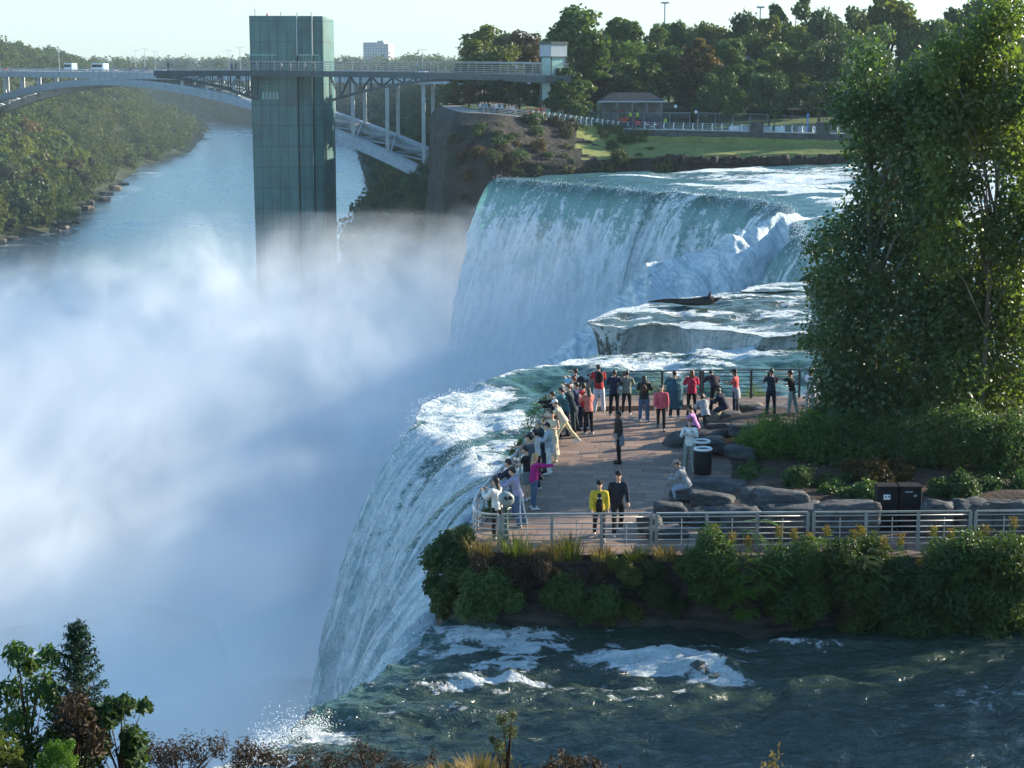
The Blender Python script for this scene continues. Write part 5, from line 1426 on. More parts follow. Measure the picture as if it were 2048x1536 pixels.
M['viewer'] = plain('grey_green_enamel', (.2, .24, .23), .4, .5, .12, 4)
M['viewer_green'] = plain('dark_green_enamel', (.03, .075, .06), .4, .5, .15, 4)
def viewer(loc, rz, label):
    e = empty('coin_viewer', loc, rz); tag(e, label, 'coin viewer', 'coin operated viewers')
    MB().lathe((0, 0, 0), [(.17, 0), (.17, .03), (.07, .09), (.055, .9), (.06, .98), (.1, 1.02)], 14).build('pedestal', M['viewer_green'], e, smooth=True)
    mb = MB(); mb.rings([[Vector((.05*math.cos(t)*w, y+.05*math.sin(t)*0, 1.3+.19*h_*math.sin(t)))+Vector((.15*w*math.cos(t), 0, 0)) for t in [2*math.pi*k/16 for k in range(16)]] for y, w, h_ in ((-.17, .72, .62), (-.14, .98, .95), (0, 1.05, 1.05), (.12, .95, .98), (.16, .6, .6))])
    mb.build('head', M['viewer'], e, smooth=True)
    for s in (-1, 1):
        mb = MB(); mb.tube([(s*.065, -.14, 1.36), (s*.065, -.22, 1.36)], [.045, .05], 12); mb.build('eyepiece', M['black'], e, smooth=True)
    mb = MB(); mb.tube([(-.13, 0, 1.02), (-.16, 0, 1.22)], .022, 6); mb.tube([(.13, 0, 1.02), (.16, 0, 1.22)], .022, 6); mb.tube([(-.14, 0, 1.03), (.14, 0, 1.03)], .03, 8); mb.build('yoke', M['viewer_green'], e, smooth=True)
vp = P(1012, 1090, 0); viewer(vp+Vector((0, 0, 0)), R(20), 'grey coin operated viewer at the curved railing, in front of the woman in white')
vp = P(1172, 832, 0); viewer(vp, R(-10), 'grey coin operated viewer at the far railing corner')

# ------------------------------------------------------------------ far promenade
def prom(px):
    x = (px-1024)/FPX*292
    pe = np.array(PE); y = np.interp(x, pe[:, 0], pe[:, 1]); z = np.interp(x, pe[:, 0], pe[:, 2]); return Vector((x, y+.5, z))
pts = [prom(px) for px in range(944, 1244, 6)]
e = empty('railing', pts[0]); tag(e, 'pale railing with bright curved posts along the cliff promenade', 'railing', 'railings of the far promenade')
mb = MB()
for z in (.15, .4, .65, .9, 1.1): mb.tube([q-pts[0]+Vector((0, 0, z)) for q in pts], .025, 4, caps=False)
mb.build('rails', M['steel_grey'], e)
for q in [prom(px) for px in np.linspace(1066, 1240, 17)]:
    mb = MB(); b = q-pts[0]; mb.tube([b, b+Vector((-.12, 0, .25)), b+Vector((-.16, 0, .7)), b+Vector((0, 0, 1.2))], .085, 5); mb.build('post', M['white'], e)
mb = MB()
q = pts[-1]
wp = [Vector((p[0], p[1]-.25, p[2])) for p in PE[5:]]; wp = [Vector((wp[0].x-.3, wp[0].y+3, wp[0].z)), Vector((wp[0].x-.1, wp[0].y+.6, wp[0].z))]+wp
wl = polyline(wp, 2.0)
e = empty('retaining_wall', wl[0]); tag(e, 'long low grey retaining wall above the far lawn', 'wall')
for i in range(len(wl)-1):
    a, b = wl[i]-wl[0], wl[i+1]-wl[0]; mb.bar(a+Vector((0, 0, -.7)), b+Vector((0, 0, -.7)), .5, 1.5)
mb.build('masonry', M['boulder'], e)
mb = MB()
for i in range(len(wl)-1):
    a, b = wl[i]-wl[0], wl[i+1]-wl[0]; mb.bar(a+Vector((0, 0, .1)), b+Vector((0, 0, .1)), .6, .14)
mb.build('coping', M['steel_pale'], e)
for px in (1510, 1638):
    x = (px-1024)/FPX*294; y = np.interp(x, [w.x for w in wl], [w.y for w in wl]); mb = MB(); mb.box((x-wl[0].x, y-wl[0].y-.1, .3), (2.0, .8, 1.9)); mb.build('pier', M['boulder'], e)
e2 = empty('railing', wl[0]); tag(e2, 'pale railing on the retaining wall above the far lawn', 'railing', 'railings of the far promenade')
mb = MB()
for z in (.35, .6, .85, 1.15): mb.tube([w-wl[0]+Vector((0, 0, z)) for w in wl], .025, 4, caps=False)
mb.build('rails', M['steel_grey'], e2)
for px in list(range(1290, 1490, 19))+list(range(1518, 1636, 20))+list(range(1646, 1760, 20)):
    x = (px-1024)/FPX*295; i = min(range(len(wl)), key=lambda k: abs(wl[k].x-x)); w = wl[i]
    b = Vector((x, np.interp(x, [v.x for v in wl], [v.y for v in wl]), w.z))-wl[0]
    mb = MB(); mb.tube([b+Vector((0, 0, .15)), b+Vector((-.1, 0, .4)), b+Vector((-.12, 0, .8)), b+Vector((0, 0, 1.2))], .075, 5); mb.build('post', M['white'], e2)
# pavilion
pv = at(1262, 234, 305); pz = ground(bp_park, pv.x, 305, 3)
e = empty('pavilion', (pv.x, 305, pz)); tag(e, 'low open pavilion with a dark hipped roof in the park', 'pavilion')
mb = MB()
W2, D2 = 5.2, 3.2
for a, b in ((0, 0),):
    zr = at(1262, 201, 305).z-pz; zt2 = at(1262, 185, 305).z-pz
    mb.add([(-W2, -D2, zr), (W2, -D2, zr), (W2, D2, zr), (-W2, D2, zr), (-2.9, 0, zt2), (2.9, 0, zt2)], [(3, 2, 1, 0), (0, 1, 5, 4), (1, 2, 5), (2, 3, 4, 5), (3, 0, 4)])
mb.build('roof', plain('dark_slate_roof', (.02, .024, .03), .7, .3, .2, .8), e)
mb = MB(); mb.box((0, -D2+.05, zr-.12), (2*W2+.1, .12, .24)); mb.box((W2-.02, 0, zr-.12), (.12, 2*D2, .24)); mb.box((-W2+.02, 0, zr-.12), (.12, 2*D2, .24)); mb.build('fascia', M['steel_grey'], e)
mb = MB(); mb.box((0, .4, zr/2-.3), (2*W2-1.2, 3.6, zr+.5)); mb.build('wall', plain('pavilion_stone', (.14, .13, .13), .8, .3, .25, .8), e)
for x in (-4.6, -2.3, 0, 2.3, 4.6):
    mb = MB(); mb.box((x, -D2+.3, zr/2-.2), (.28, .28, zr+.3)); mb.build('column', plain('pavilion_stone', (.14, .13, .13), .8, .3, .25, .8), e)
for x in (-2.9, .4, 3.1):
    mb = MB(); mb.box((x, -1.43, zr*.62), (1.1, .06, .5)); mb.build('window', M['glassdark'], e)
# pale house between the trees
hp = at(1492, 232, 335); e = empty('house', (hp.x, 335, 5.5)); tag(e, 'pale stone house glimpsed between the park trees', 'house')
MB().box((0, 0, 3.4), (5.0, 5, 7)).build('wall', plain('pale_cream_stone', (.5, .43, .33), .8, .3, .12, .6), e)
MB().add([(-2.8, -2.8, 6.9), (2.8, -2.8, 6.9), (2.8, 2.8, 6.9), (-2.8, 2.8, 6.9), (0, 0, 9)], [(0, 1, 4), (1, 2, 4), (2, 3, 4), (3, 0, 4), (3, 2, 1, 0)]).build('roof', plain('house_roof', (.10, .08, .07), .8, .3, .2, 1), e)
for x, z in ((-1.4, 2.2), (.2, 2.2), (1.6, 2.2), (-1.0, 4.8), (1.0, 4.8)):
    w = MB().box((x, -2.53, z), (.8, .08, 1.3)).build('window', M['glassdark'], e); MB().box((x, -2.57, z-.72), (1.0, .12, .12)).build('sill', M['white'], w)
# apartment block across the river plain
ab = at(760, 125, 2000); zb = 4
e = empty('apartment_block', (ab.x, 2000, zb), R(-24)); tag(e, 'grey slab apartment block on the horizon beyond the bridge', 'apartment block')
Hb = at(760, 85, 2000).z-zb
m_ab = NT('grey_apartment_facade'); tc = m_ab.n('TexCoord').outputs['Object']; sx = m_ab.n('SeparateXYZ', {0: tc}).outputs
br = m_ab.n('TexBrick', {'Vector': m_ab.n('CombineXYZ', {0: m_ab.math('ADD', sx[0], sx[1]), 1: sx[2]}).outputs[0], 'Color1': (.16, .17, .19, 1), 'Color2': (.22, .22, .24, 1), 'Mortar': (.4, .4, .42, 1), 'Scale': 1.0, 'Mortar Size': .55, 'Brick Width': 3.0, 'Row Height': 2.9}, offset=0.0)
mab = m_ab.surf(m_ab.princ(br.outputs[0], .7, .3))
mb = MB(); mb.box((-4, 0, Hb/2), (24, 13, Hb)); mb.build('main_slab', mab, e)
mb = MB(); mb.box((11.2, -1.5, Hb/2-.8), (6, 13.5, Hb-1.6)); mb.build('end_wing', mab, e)
mb = MB(); mb.box((2, 0, Hb+.9), (7, 5, 1.8)); mb.build('roof_plant_room', M['steel_grey'], e)
# floodlight masts
for px, py, d, lab in ((1330, 4, 392, 'taller floodlight mast above the park trees, left of the two'), (1521, 13, 400, 'shorter floodlight mast above the park trees, right of the two')):
    t_ = at(px, py, d); e = empty('floodlight_mast', (t_.x, d, 6)); tag(e, lab, 'light mast', 'floodlight masts'); h = t_.z-6
    MB().tube([(0, 0, 0), (0, 0, h)], [.28, .14], 8).build('pole', M['steel_pale'], e)
    MB().tube([(-.65, 0, h-.3), (.65, 0, h-.3)], .05, 6).build('crossarm', M['steel_grey'], e)
    for s in (-.65, -.25, .25, .65):
        mb = MB(); mb.box((s, -.1, h-.12), (.34, .3, .34)); mb.build('lamp', M['steel_grey'], e, bevel=.03)
# globe lamps
for px, py, d, lab in ((1351, 213, 304, 'white globe lamp beside the construction fence, right of the red car'), (1415, 203, 312, 'double globe lamp on a dark post between the shrubs'), (1453, 205, 318, 'globe lamp just left of the pale house'), (1392, 224, 303, 'small globe lamp above the shrubs'), (1550, 220, 303, 'large white globe lamp near the concrete blocks'), (1584, 205, 316, 'globe lamp at the low tree right of the house'), (1116, 184, 308, 'pale globe lamp left of the fence near the lift tower')):
    t_ = at(px, py, d); z0 = ground(bp_park, t_.x, d, 3); e = empty('globe_lamp', (t_.x, d, z0)); tag(e, lab, 'street lamp', 'globe lamps in the park'); h = t_.z-z0
    MB().tube([(0, 0, 0), (0, 0, .5), (0, 0, h-.2)], [.12, .07, .05], 8).build('post', M['steel_dark'], e)
    MB().ball((0, 0, h), .27, 14, 9).build('globe', M['white'], e, smooth=True)
# construction fence panels
fm_ = NT('fence_mesh'); 
for k, (pa, pb, ya, yb, lab) in enumerate([(1000, 1040, 207, 208, 'mesh fence panel left of the orange machines'), (1110, 1196, 210, 210, 'mesh fence panel between the orange machines and the pavilion'), (1198, 1288, 212, 208, 'mesh fence panel in front of the pavilion'), (1300, 1380, 209, 214, 'mesh fence panel right of the pavilion'), (1396, 1535, 222, 222, 'mesh fence run behind the concrete blocks'), (1537, 1700, 222, 240, 'sloping mesh fence run beside the blue post')]):
    d = 303; e = None
    a = at(pa, ya, d); b = at(pb, yb, d); z0 = ground(bp_park, a.x, d, 3)-.2; z1 = ground(bp_park, b.x, d, 3)-.2
    e = empty('fence', (a.x, d, z0)); tag(e, lab, 'fence', 'construction fences'); n = max(2, int((b.x-a.x)/2.2))
    T0 = Vector((0, 0, min(a.z-z0, 2.6))); T1 = Vector((b.x-a.x, 0, z1-z0+min(b.z-z1, 2.6))); B0 = Vector((0, 0, 0)); B1 = Vector((b.x-a.x, 0, z1-z0))
    for i in range(n+1):
        f = i/n; MB().tube([B0.lerp(B1, f), T0.lerp(T1, f)], .045, 5).build('post', M['steel_grey'], e)
    mb = MB(); mb.tube([T0, T1], .04, 5); mb.tube([B0+Vector((0, 0, .15)), B1+Vector((0, 0, .15))], .03, 5)
    for i in range(n*9):
        f = i/(n*9); mb.bar(B0.lerp(B1, f), T0.lerp(T1, f), .014, .014)
    for j in range(8):
        f = (j+1)/9; mb.bar(B0.lerp(T0, f), B1.lerp(T1, f), .014, .014)
    mb.build('mesh_panel', M['steel_grey'], e)
# concrete blocks, blue post, sign
for k, px in enumerate((1468, 1487, 1512, 1532, 1560, 1605, 1636)):
    c = at(px, 248+k*1.2, 299); z0 = ground(bp_park, c.x, 299, 2.4); w = 1.5
    mb = MB(); mb.box((0, 0, .5), (w, .8, 1.0)); o = mb.build('concrete_block', M['white'] if k % 2 == 0 else M['steel_pale'], loc=(c.x, 299, z0), bevel=.12)
    tag(o, 'pale concrete block in the row behind the promenade', 'concrete block', 'concrete blocks behind the promenade')
c = at(1615, 262, 296); o = MB().lathe((0, 0, 0), [(.16, 0), (.13, .1), (.13, 2.2), (.2, 2.3), (.2, 2.6), (.05, 2.7)], 10).build('blue_post', plain('blue_paint', (.05, .2, .42), .4, .5, .1, 2), loc=(c.x, 296, c.z)); tag(o, 'bright blue post on the promenade right of the concrete blocks', 'post')
c = at(1703, 262, 295); e = empty('sign_board', (c.x, 295, c.z)); tag(e, 'pale framed sign board partly behind the poplar leaves', 'sign')
MB().box((0, 0, 1.2), (1.6, .08, 1.2)).build('panel', M['white'], e); mb = MB(); mb.box((-.7, .02, .6), (.08, .08, 1.4)); mb.build('leg', M['steel_grey'], e); MB().box((.7, .02, .6), (.08, .08, 1.4)).build('leg', M['steel_grey'], e)

# ------------------------------------------------------------------ vehicles and machines
def wheel(par, x, y, r, w):
    o = MB().rings([[Vector((x+dx, y+rr_*math.cos(t), r+rr_*math.sin(t))) for t in [2*math.pi*k/16 for k in range(16)]] for dx, rr_ in ((-w/2, r*.8), (-w/2+.03, r), (w/2-.03, r), (w/2, r*.8))]).build('wheel', M['black'], par, smooth=True)
    s = 1 if x > 0 else -1
    MB().rings([[Vector((x+dx, y+rr_*math.cos(t), r+rr_*math.sin(t))) for t in [2*math.pi*k/12 for k in range(12)]] for dx, rr_ in ((s*w*.48, r*.58), (s*w*.53, r*.5))]).build('rim', M['steel_grey'], o, smooth=True)
def car(loc, rz, col, label, cat='car', L=4.6, Wd=1.85, H=1.6, name='car', group=None):
    e = empty(name, loc, rz); tag(e, label, cat, group)
    m = plain('car_paint', col, .3, .5, .05, 1)
    prof = [(-L/2, .35), (-L/2, .8), (-L/2+.15, .95), (-L*.2, 1.02), (L*.42, .95), (L/2, .8), (L/2, .35)]
    prof2 = [(-L*.42, 1.0), (-L*.28, H), (L*.08, H), (L*.26, 1.0)]
    def ext(pf, w0, w1):
        n = len(pf); vs = [(-w0/2, y, z) for y, z in pf]+[(w0/2, y, z) for y, z in pf]
        if w1 != w0:
            vs = [(-(w1 if z > 1.2 else w0)/2, y, z) for y, z in pf]+[((w1 if z > 1.2 else w0)/2, y, z) for y, z in pf]
        return vs, [tuple(range(n)), tuple(range(2*n-1, n-1, -1))]+[(k, n+k, n+(k+1) % n, (k+1) % n) for k in range(n)]
    MB().add(*ext(prof, Wd, Wd)).build('body', m, e, bevel=.05)
    MB().add(*ext(prof2, Wd-.12, Wd-.5)).build('cabin', M['glassdark'], e, bevel=.03)
    MB().box((0, -L*.1, H+.005), (Wd-.52, L*.36, .05)).build('roof', m, e, bevel=.02)
    for sx_ in (-1, 1):
        for y in (-L*.31, L*.31): wheel(e, sx_*(Wd/2-.09), y, .34, .22)
        MB().box((sx_*.62, L/2-.01, .72), (.4, .08, .16)).build('headlight', M['white'], e)
        MB().box((sx_*.66, -L/2+.01, .78), (.34, .08, .16)).build('tail_light', M['red'], e)
    MB().box((0, L/2, .55), (.9, .07, .18)).build('grille', M['black'], e); MB().box((0, L/2+.04, .4), (.5, .03, .12)).build('number_plate', M['white'], e)
    return e
c = at(1305, 254, 301); zc = ground(bp_park, c.x, 301, 3); car((c.x, 301, zc), R(172), (.14, .02, .025), 'dark red car parked behind the retaining wall', H=1.75, Wd=2.0)
# excavator
c = at(1248, 239, 304); zc = ground(bp_park, c.x, 304, 3)
e = empty('excavator', (c.x, 304, zc), R(60)); tag(e, 'orange red excavator with raised arm in front of the pavilion', 'excavator')
for s in (-.8, .8):
    mb = MB(); mb.rings([[Vector((s+dx, 1.5*math.cos(t)*1.0, .4+.4*math.sin(t))) for t in [2*math.pi*k/18 for k in range(18)]] for dx in (-.25, .25)]); mb.build('track', M['black'], e)
MB().box((0, -.2, 1.25), (1.8, 2.3, .8)).build('body', M['orange'], e, bevel=.12)
MB().box((-.45, .35, 2.0), (.85, 1.2, 1.1)).build('cab', M['glassdark'], e, bevel=.08); MB().box((-.45, .35, 2.58), (.95, 1.3, .09)).build('cab_roof', M['orange'], e)
MB().box((.1, -1.35, 1.3), (1.7, .4, .8)).build('counterweight', M['orange'], e, bevel=.1)
mb = MB(); mb.bar((.4, .8, 1.3), (.4, 1.6, 3.3), .28, .32); mb.bar((.4, 1.6, 3.3), (.4, 2.1, 3.6), .26, .3); mb.build('boom', M['orange'], e)
mb = MB(); mb.bar((.4, 2.1, 3.7), (.4, 2.9, 2.0), .2, .24); mb.build('dipper_arm', M['orange'], e)
mb = MB(); mb.prism([(.1, 2.7), (.7, 2.7), (.7, 3.3), (.1, 3.1)], 1.5, 2.0); mb.build('bucket', M['steel_dark'], e)
# tractor
c = at(1271, 254, 299.5); zc = ground(bp_park, c.x, 299.5, 3)
e = empty('tractor', (c.x, 299.5, zc), R(195)); tag(e, 'small red tractor with big rear wheels left of the red car', 'tractor')
MB().box((0, .6, .95), (.7, 1.6, .6)).build('bonnet', M['red'], e, bevel=.08); MB().box((0, -.5, .8), (1.0, 1.0, .5)).build('body', M['steel_dark'], e, bevel=.05)
for s in (-1, 1): wheel(e, s*.85, -.6, .72, .4); wheel(e, s*.65, 1.0, .42, .28)
mb = MB(); mb.tube([(-.5, -.9, 1), (-.5, -.9, 2.1), (.5, -.9, 2.1), (.5, -.9, 1)], .05, 6); mb.build('roll_bar', M['black'], e); MB().box((0, -.55, 1.15), (.5, .45, .12)).build('seat', M['black'], e)
# orange lifts by the promenade
for k, (px, lab) in enumerate(((1063, 'orange red scissor lift parked by the promenade, left one'), (1082, 'orange red scissor lift with folded arms, right one'))):
    c = at(px, 226, 297); zc = ground(bp_park, c.x, 297, 4.2)
    e = empty('scissor_lift', (c.x, 297, zc), R(10+20*k)); tag(e, lab, 'machine', 'orange lifts')
    MB().box((0, 0, .55), (1.3, 1.0, .35)).build('chassis', M['orange'], e, bevel=.05)
    for sx_ in (-.45, .45):
        for sy_ in (-.42, .42): wheel(e, sx_, sy_, .25, .16)
    mb = MB()
    for s in (-.4, .4): mb.bar((-.55, s, .7), (.55, s, 1.35), .09, .12); mb.bar((.55, s, .7), (-.55, s, 1.35), .09, .12)
    mb.build('scissor_arms', M['orange'], e); MB().box((0, 0, 1.4), (1.4, 1.0, .1)).build('platform', M['orange'], e)
    mb = MB()
    for x, y in ((-.65, -.45), (.65, -.45), (.65, .45), (-.65, .45)): mb.bar((x, y, 1.4), (x, y, 2.1), .05, .05)
    for z in (1.75, 2.1): mb.tube([(-.65, -.45, z), (.65, -.45, z), (.65, .45, z), (-.65, .45, z), (-.65, -.45, z)], .03, 5)
    mb.build('guard_rail', M['orange'], e)
# traffic on the bridge
BH = math.atan2(-BRD[0], BRD[1])      # heading along the bridge, +Y local towards the far end
def on_bridge(px, lane):
    k = (px-1024)/FPX; q0 = BR0+bn*lane
    s = (q0[0]-k*q0[1])/(k*BRD[1]-BRD[0]); q = q0+BRD*s; return (q[0], q[1], 10.02)
def coach(px, lane, lab, L=11.5):
    e = empty('coach', on_bridge(px, lane), BH); tag(e, lab, 'coach', 'coaches on the bridge')
    MB().box((0, 0, 1.85), (2.5, L, 2.9)).build('body', M['white'], e, bevel=.2)
    for s in (-1, 1): MB().box((s*1.235, .1, 2.25), (.06, L*.88, 1.1)).build('window_band', M['glassdark'], e)
    MB().box((0, L/2-.01, 2.1), (2.2, .08, 1.4)).build('windscreen', M['glassdark'], e)
    for s in (-1, 1):
        for y in (-L*.3, L*.32): wheel(e, s*1.1, y, .5, .3)
coach(153, 4, 'shorter white coach on the bridge, left of the other', 8.5); coach(211, 4, 'longer white coach on the bridge, right of the other', 12)
for px, ln, c_, lab in ((37, 5, (.12, .16, .17), 'dark green car at the left end of the bridge'), (22, 5, (.5, .05, .04), 'red car at the left end of the bridge'), (181, 5, (.5, .5, .5), 'pale car between the two coaches'), (238, 5, (.55, .55, .55), 'silver car just right of the longer coach'), (268, 3, (.05, .05, .06), 'black car right of the silver car'), (286, 5, (.6, .6, .62), 'white car near the free end of the walkway'), (298, 5, (.08, .09, .11), 'dark car nearest the free end of the walkway'), (333, 2, (.6, .6, .6), 'white van seen above the walkway railing'), (846, 5, (.7, .7, .7), 'white car at the right end of the bridge'), (730, 5, (.5, .1, .08), 'reddish car on the bridge below the apartment block')):
    p = on_bridge(px, ln); car((p[0], p[1], p[2]), BH, c_, lab, group='cars on the bridge')
for px, h, lab in ((131, 9, 'bridge lamp beside the shorter coach'), (282, 8.5, 'slim bridge lamp left of the walkway end'), (300, 9, 'double bridge lamp beside the walkway end'), (320, 8, 'thin bridge lamp above the walkway end'), (466, 8, 'thin bridge lamp left of the tower'), (488, 9, 'double bridge lamp left of the tower'), (848, 7.5, 'bridge lamp above the right part of the walkway'), (668, 7.5, 'bridge lamp just right of the tower')):
    e = empty('street_lamp', on_bridge(px, -7), BH); tag(e, lab, 'street lamp', 'lamps on the bridge')
    MB().tube([(0, 0, 0), (0, 0, h)], [.16, .09], 6).build('post', M['steel_pale'], e)
    mb = MB(); mb.tube([(-1.1, 0, h-.25), (0, 0, h), (1.1, 0, h-.25)], .06, 5); mb.build('arm', M['steel_pale'], e)
    for s in (-1.1, 1.1): MB().box((s, 0, h-.3), (.6, .3, .16)).build('lamp_head', M['steel_grey'], e)
p = on_bridge(6, -6); e = empty('sign_gantry', p, BH); tag(e, 'white overhead sign gantry at the left edge of the bridge', 'sign')
MB().box((-1, 0, 7.0), (6, .3, 2.0)).build('panel', M['white'], e)
for s in (-3.0, 1.8): MB().tube([(s, .2, 0), (s, .2, 8)], .16, 6).build('post', M['steel_pale'], e)
# ------------------------------------------------------------------ people
PENDING = []
def skin_m(c): return plain('skin', c, .55, .35, .06, 6)
def cloth(c): return plain('cloth', c, .85, .2, .16, 9, 0, .8)
SK = [(.48, .3, .21), (.36, .2, .13), (.2, .105, .065), (.55, .36, .27)]
def rot(v, lean):                        # lean forward about x
    return Vector((v[0], v[1]*math.cos(lean)+v[2]*math.sin(lean), -v[1]*math.sin(lean)+v[2]*math.cos(lean)))
def skeleton(ps):
    J = {}
    lean = R(ps.get('lean', 2)); legs = ps.get('legs', ((2, 4, 4), (-2, 4, 2)))
    def leg(side, h, o, k):
        h, o, k = R(h), R(o), R(k)
        t = Vector((side*math.sin(o), math.sin(h)*math.cos(o), -math.cos(h)*math.cos(o)))
        s = Vector((side*math.sin(o)*.6, math.sin(h-k), -math.cos(h-k)))
        hip = Vector((side*.095, 0, -.04)); kn = hip+t*.42; an = kn+s*.41
        return hip, kn, an
    lg = [leg(-1, *legs[0]), leg(1, *legs[1])]
    low = min(l[2].z for l in lg)
    pz = -low+.085 if 'seat' not in ps else ps['seat']+.09
    pel = Vector((0, 0, pz))
    for n, l in zip('LR', lg):
        J['hip'+n], J['kn'+n], J['an'+n] = [pel+q for q in l]
    J['pel'] = pel
    up = lambda h, x=0, y=0: pel+rot((x, y, h), lean)
    J['lean'] = lean; J['up'] = up
    J['neck'] = up(.52, 0, -.015)
    hp = lean*.55+R(ps.get('nod', 0)); J['hp'] = hp
    J['head'] = J['neck']+rot((0, .025, .155), hp); J['hrot'] = R(ps.get('look', 0))
    arms = ps.get('arms', ((5, 8, 12, 2), (5, 8, 12, 2)))
    for n, s, a in zip('LR', (-1, 1), arms):
        p, o, e_, o2 = [R(q) for q in a]
        sh = up(.455, s*.185); 
        d1 = Vector((s*math.sin(o), math.sin(p)*math.cos(o), -math.cos(p)*math.cos(o)))
        d2 = Vector((s*math.sin(o2), math.sin(p+e_)*math.cos(o2), -math.cos(p+e_)*math.cos(o2)))
        J['sh'+n] = sh; J['el'+n] = sh+d1*.285; J['wr'+n] = J['el'+n]+d2*.245; J['hd'+n] = d2
    return J
def ering(c, ax, ay, rx, ry, n=14): return [c+ax*rx*math.cos(t)+ay*ry*math.sin(t) for t in [2*math.pi*k/n for k in range(n)]]
def torso(mb, J, secs, infl=0):
    X = Vector((1, 0, 0)); Y = rot((0, 1, 0), J['lean'])
    mb.rings([ering(J['up'](h, 0, y), X, Y, rx+infl, ry+infl) for h, rx, ry, y in secs])
TORSO = [(-.1, .1, .08, 0), (-.05, .155, .115, -.005), (.05, .16, .115, -.005), (.17, .135, .098, 0), (.3, .16, .112, .005), (.4, .178, .11, 0), (.455, .165, .09, -.01), (.5, .08, .065, -.015), (.52, .05, .05, -.015)]
def remesh(mb, name, mat, par, vox=.021, extra=None):
    o = mb.build(name, mat, par, smooth=True)
    md = o.modifiers.new('r', 'REMESH'); md.mode = 'VOXEL'; md.voxel_size = vox; md.use_smooth_shade = True
    s = o.modifiers.new('s', 'SMOOTH'); s.iterations = 3; s.factor = .45
    PENDING.append((o, extra)); return o
def hand(mb, wr, d, side, curl=.6):
    d = d.normalized(); a = Vector((0, 0, 1)); 
    if abs(d.z) > .8: a = Vector((0, 1, 0))
    w = d.cross(a).normalized()*side; nrm = w.cross(d).normalized()*side
    mb.rings([[wr+d*f*.095+w*rw*math.cos(t)+nrm*.016*math.sin(t) for t in [2*math.pi*k/8 for k in range(8)]] for f, rw in ((-.1, .026), (.3, .036), (.8, .042), (1.0, .038))])
    for i, (off_, ln, rad) in enumerate(((-.03, .068, .0085), (-.01, .078, .009), (.011, .073, .0088), (.03, .056, .0078))):
        b = wr+d*.092+w*off_; q = b; dd = d.copy(); pts = [b-d*.012]
        for sgm in (.45, .32, .23):
            dd = (dd*math.cos(curl*.55)-nrm*math.sin(curl*.55)).normalized(); q = q+dd*ln*sgm; pts.append(q)
        mb.tube(pts, [rad, rad, rad*.9, rad*.7], 6)
    b = wr+d*.03-w*.036; t1 = b+(d*.55-w*.8-nrm*.25).normalized()*.038; mb.tube([b+w*.012, b, t1, t1+(d*.9-w*.3-nrm*.3).normalized()*.03], [.012, .012, .01, .007], 6)
HAIRS = {'black': (.012, .01, .009), 'brown': (.05, .028, .016), 'dark': (.02, .014, .01), 'auburn': (.13, .04, .015), 'blonde': (.36, .24, .11), 'grey': (.25, .24, .23)}
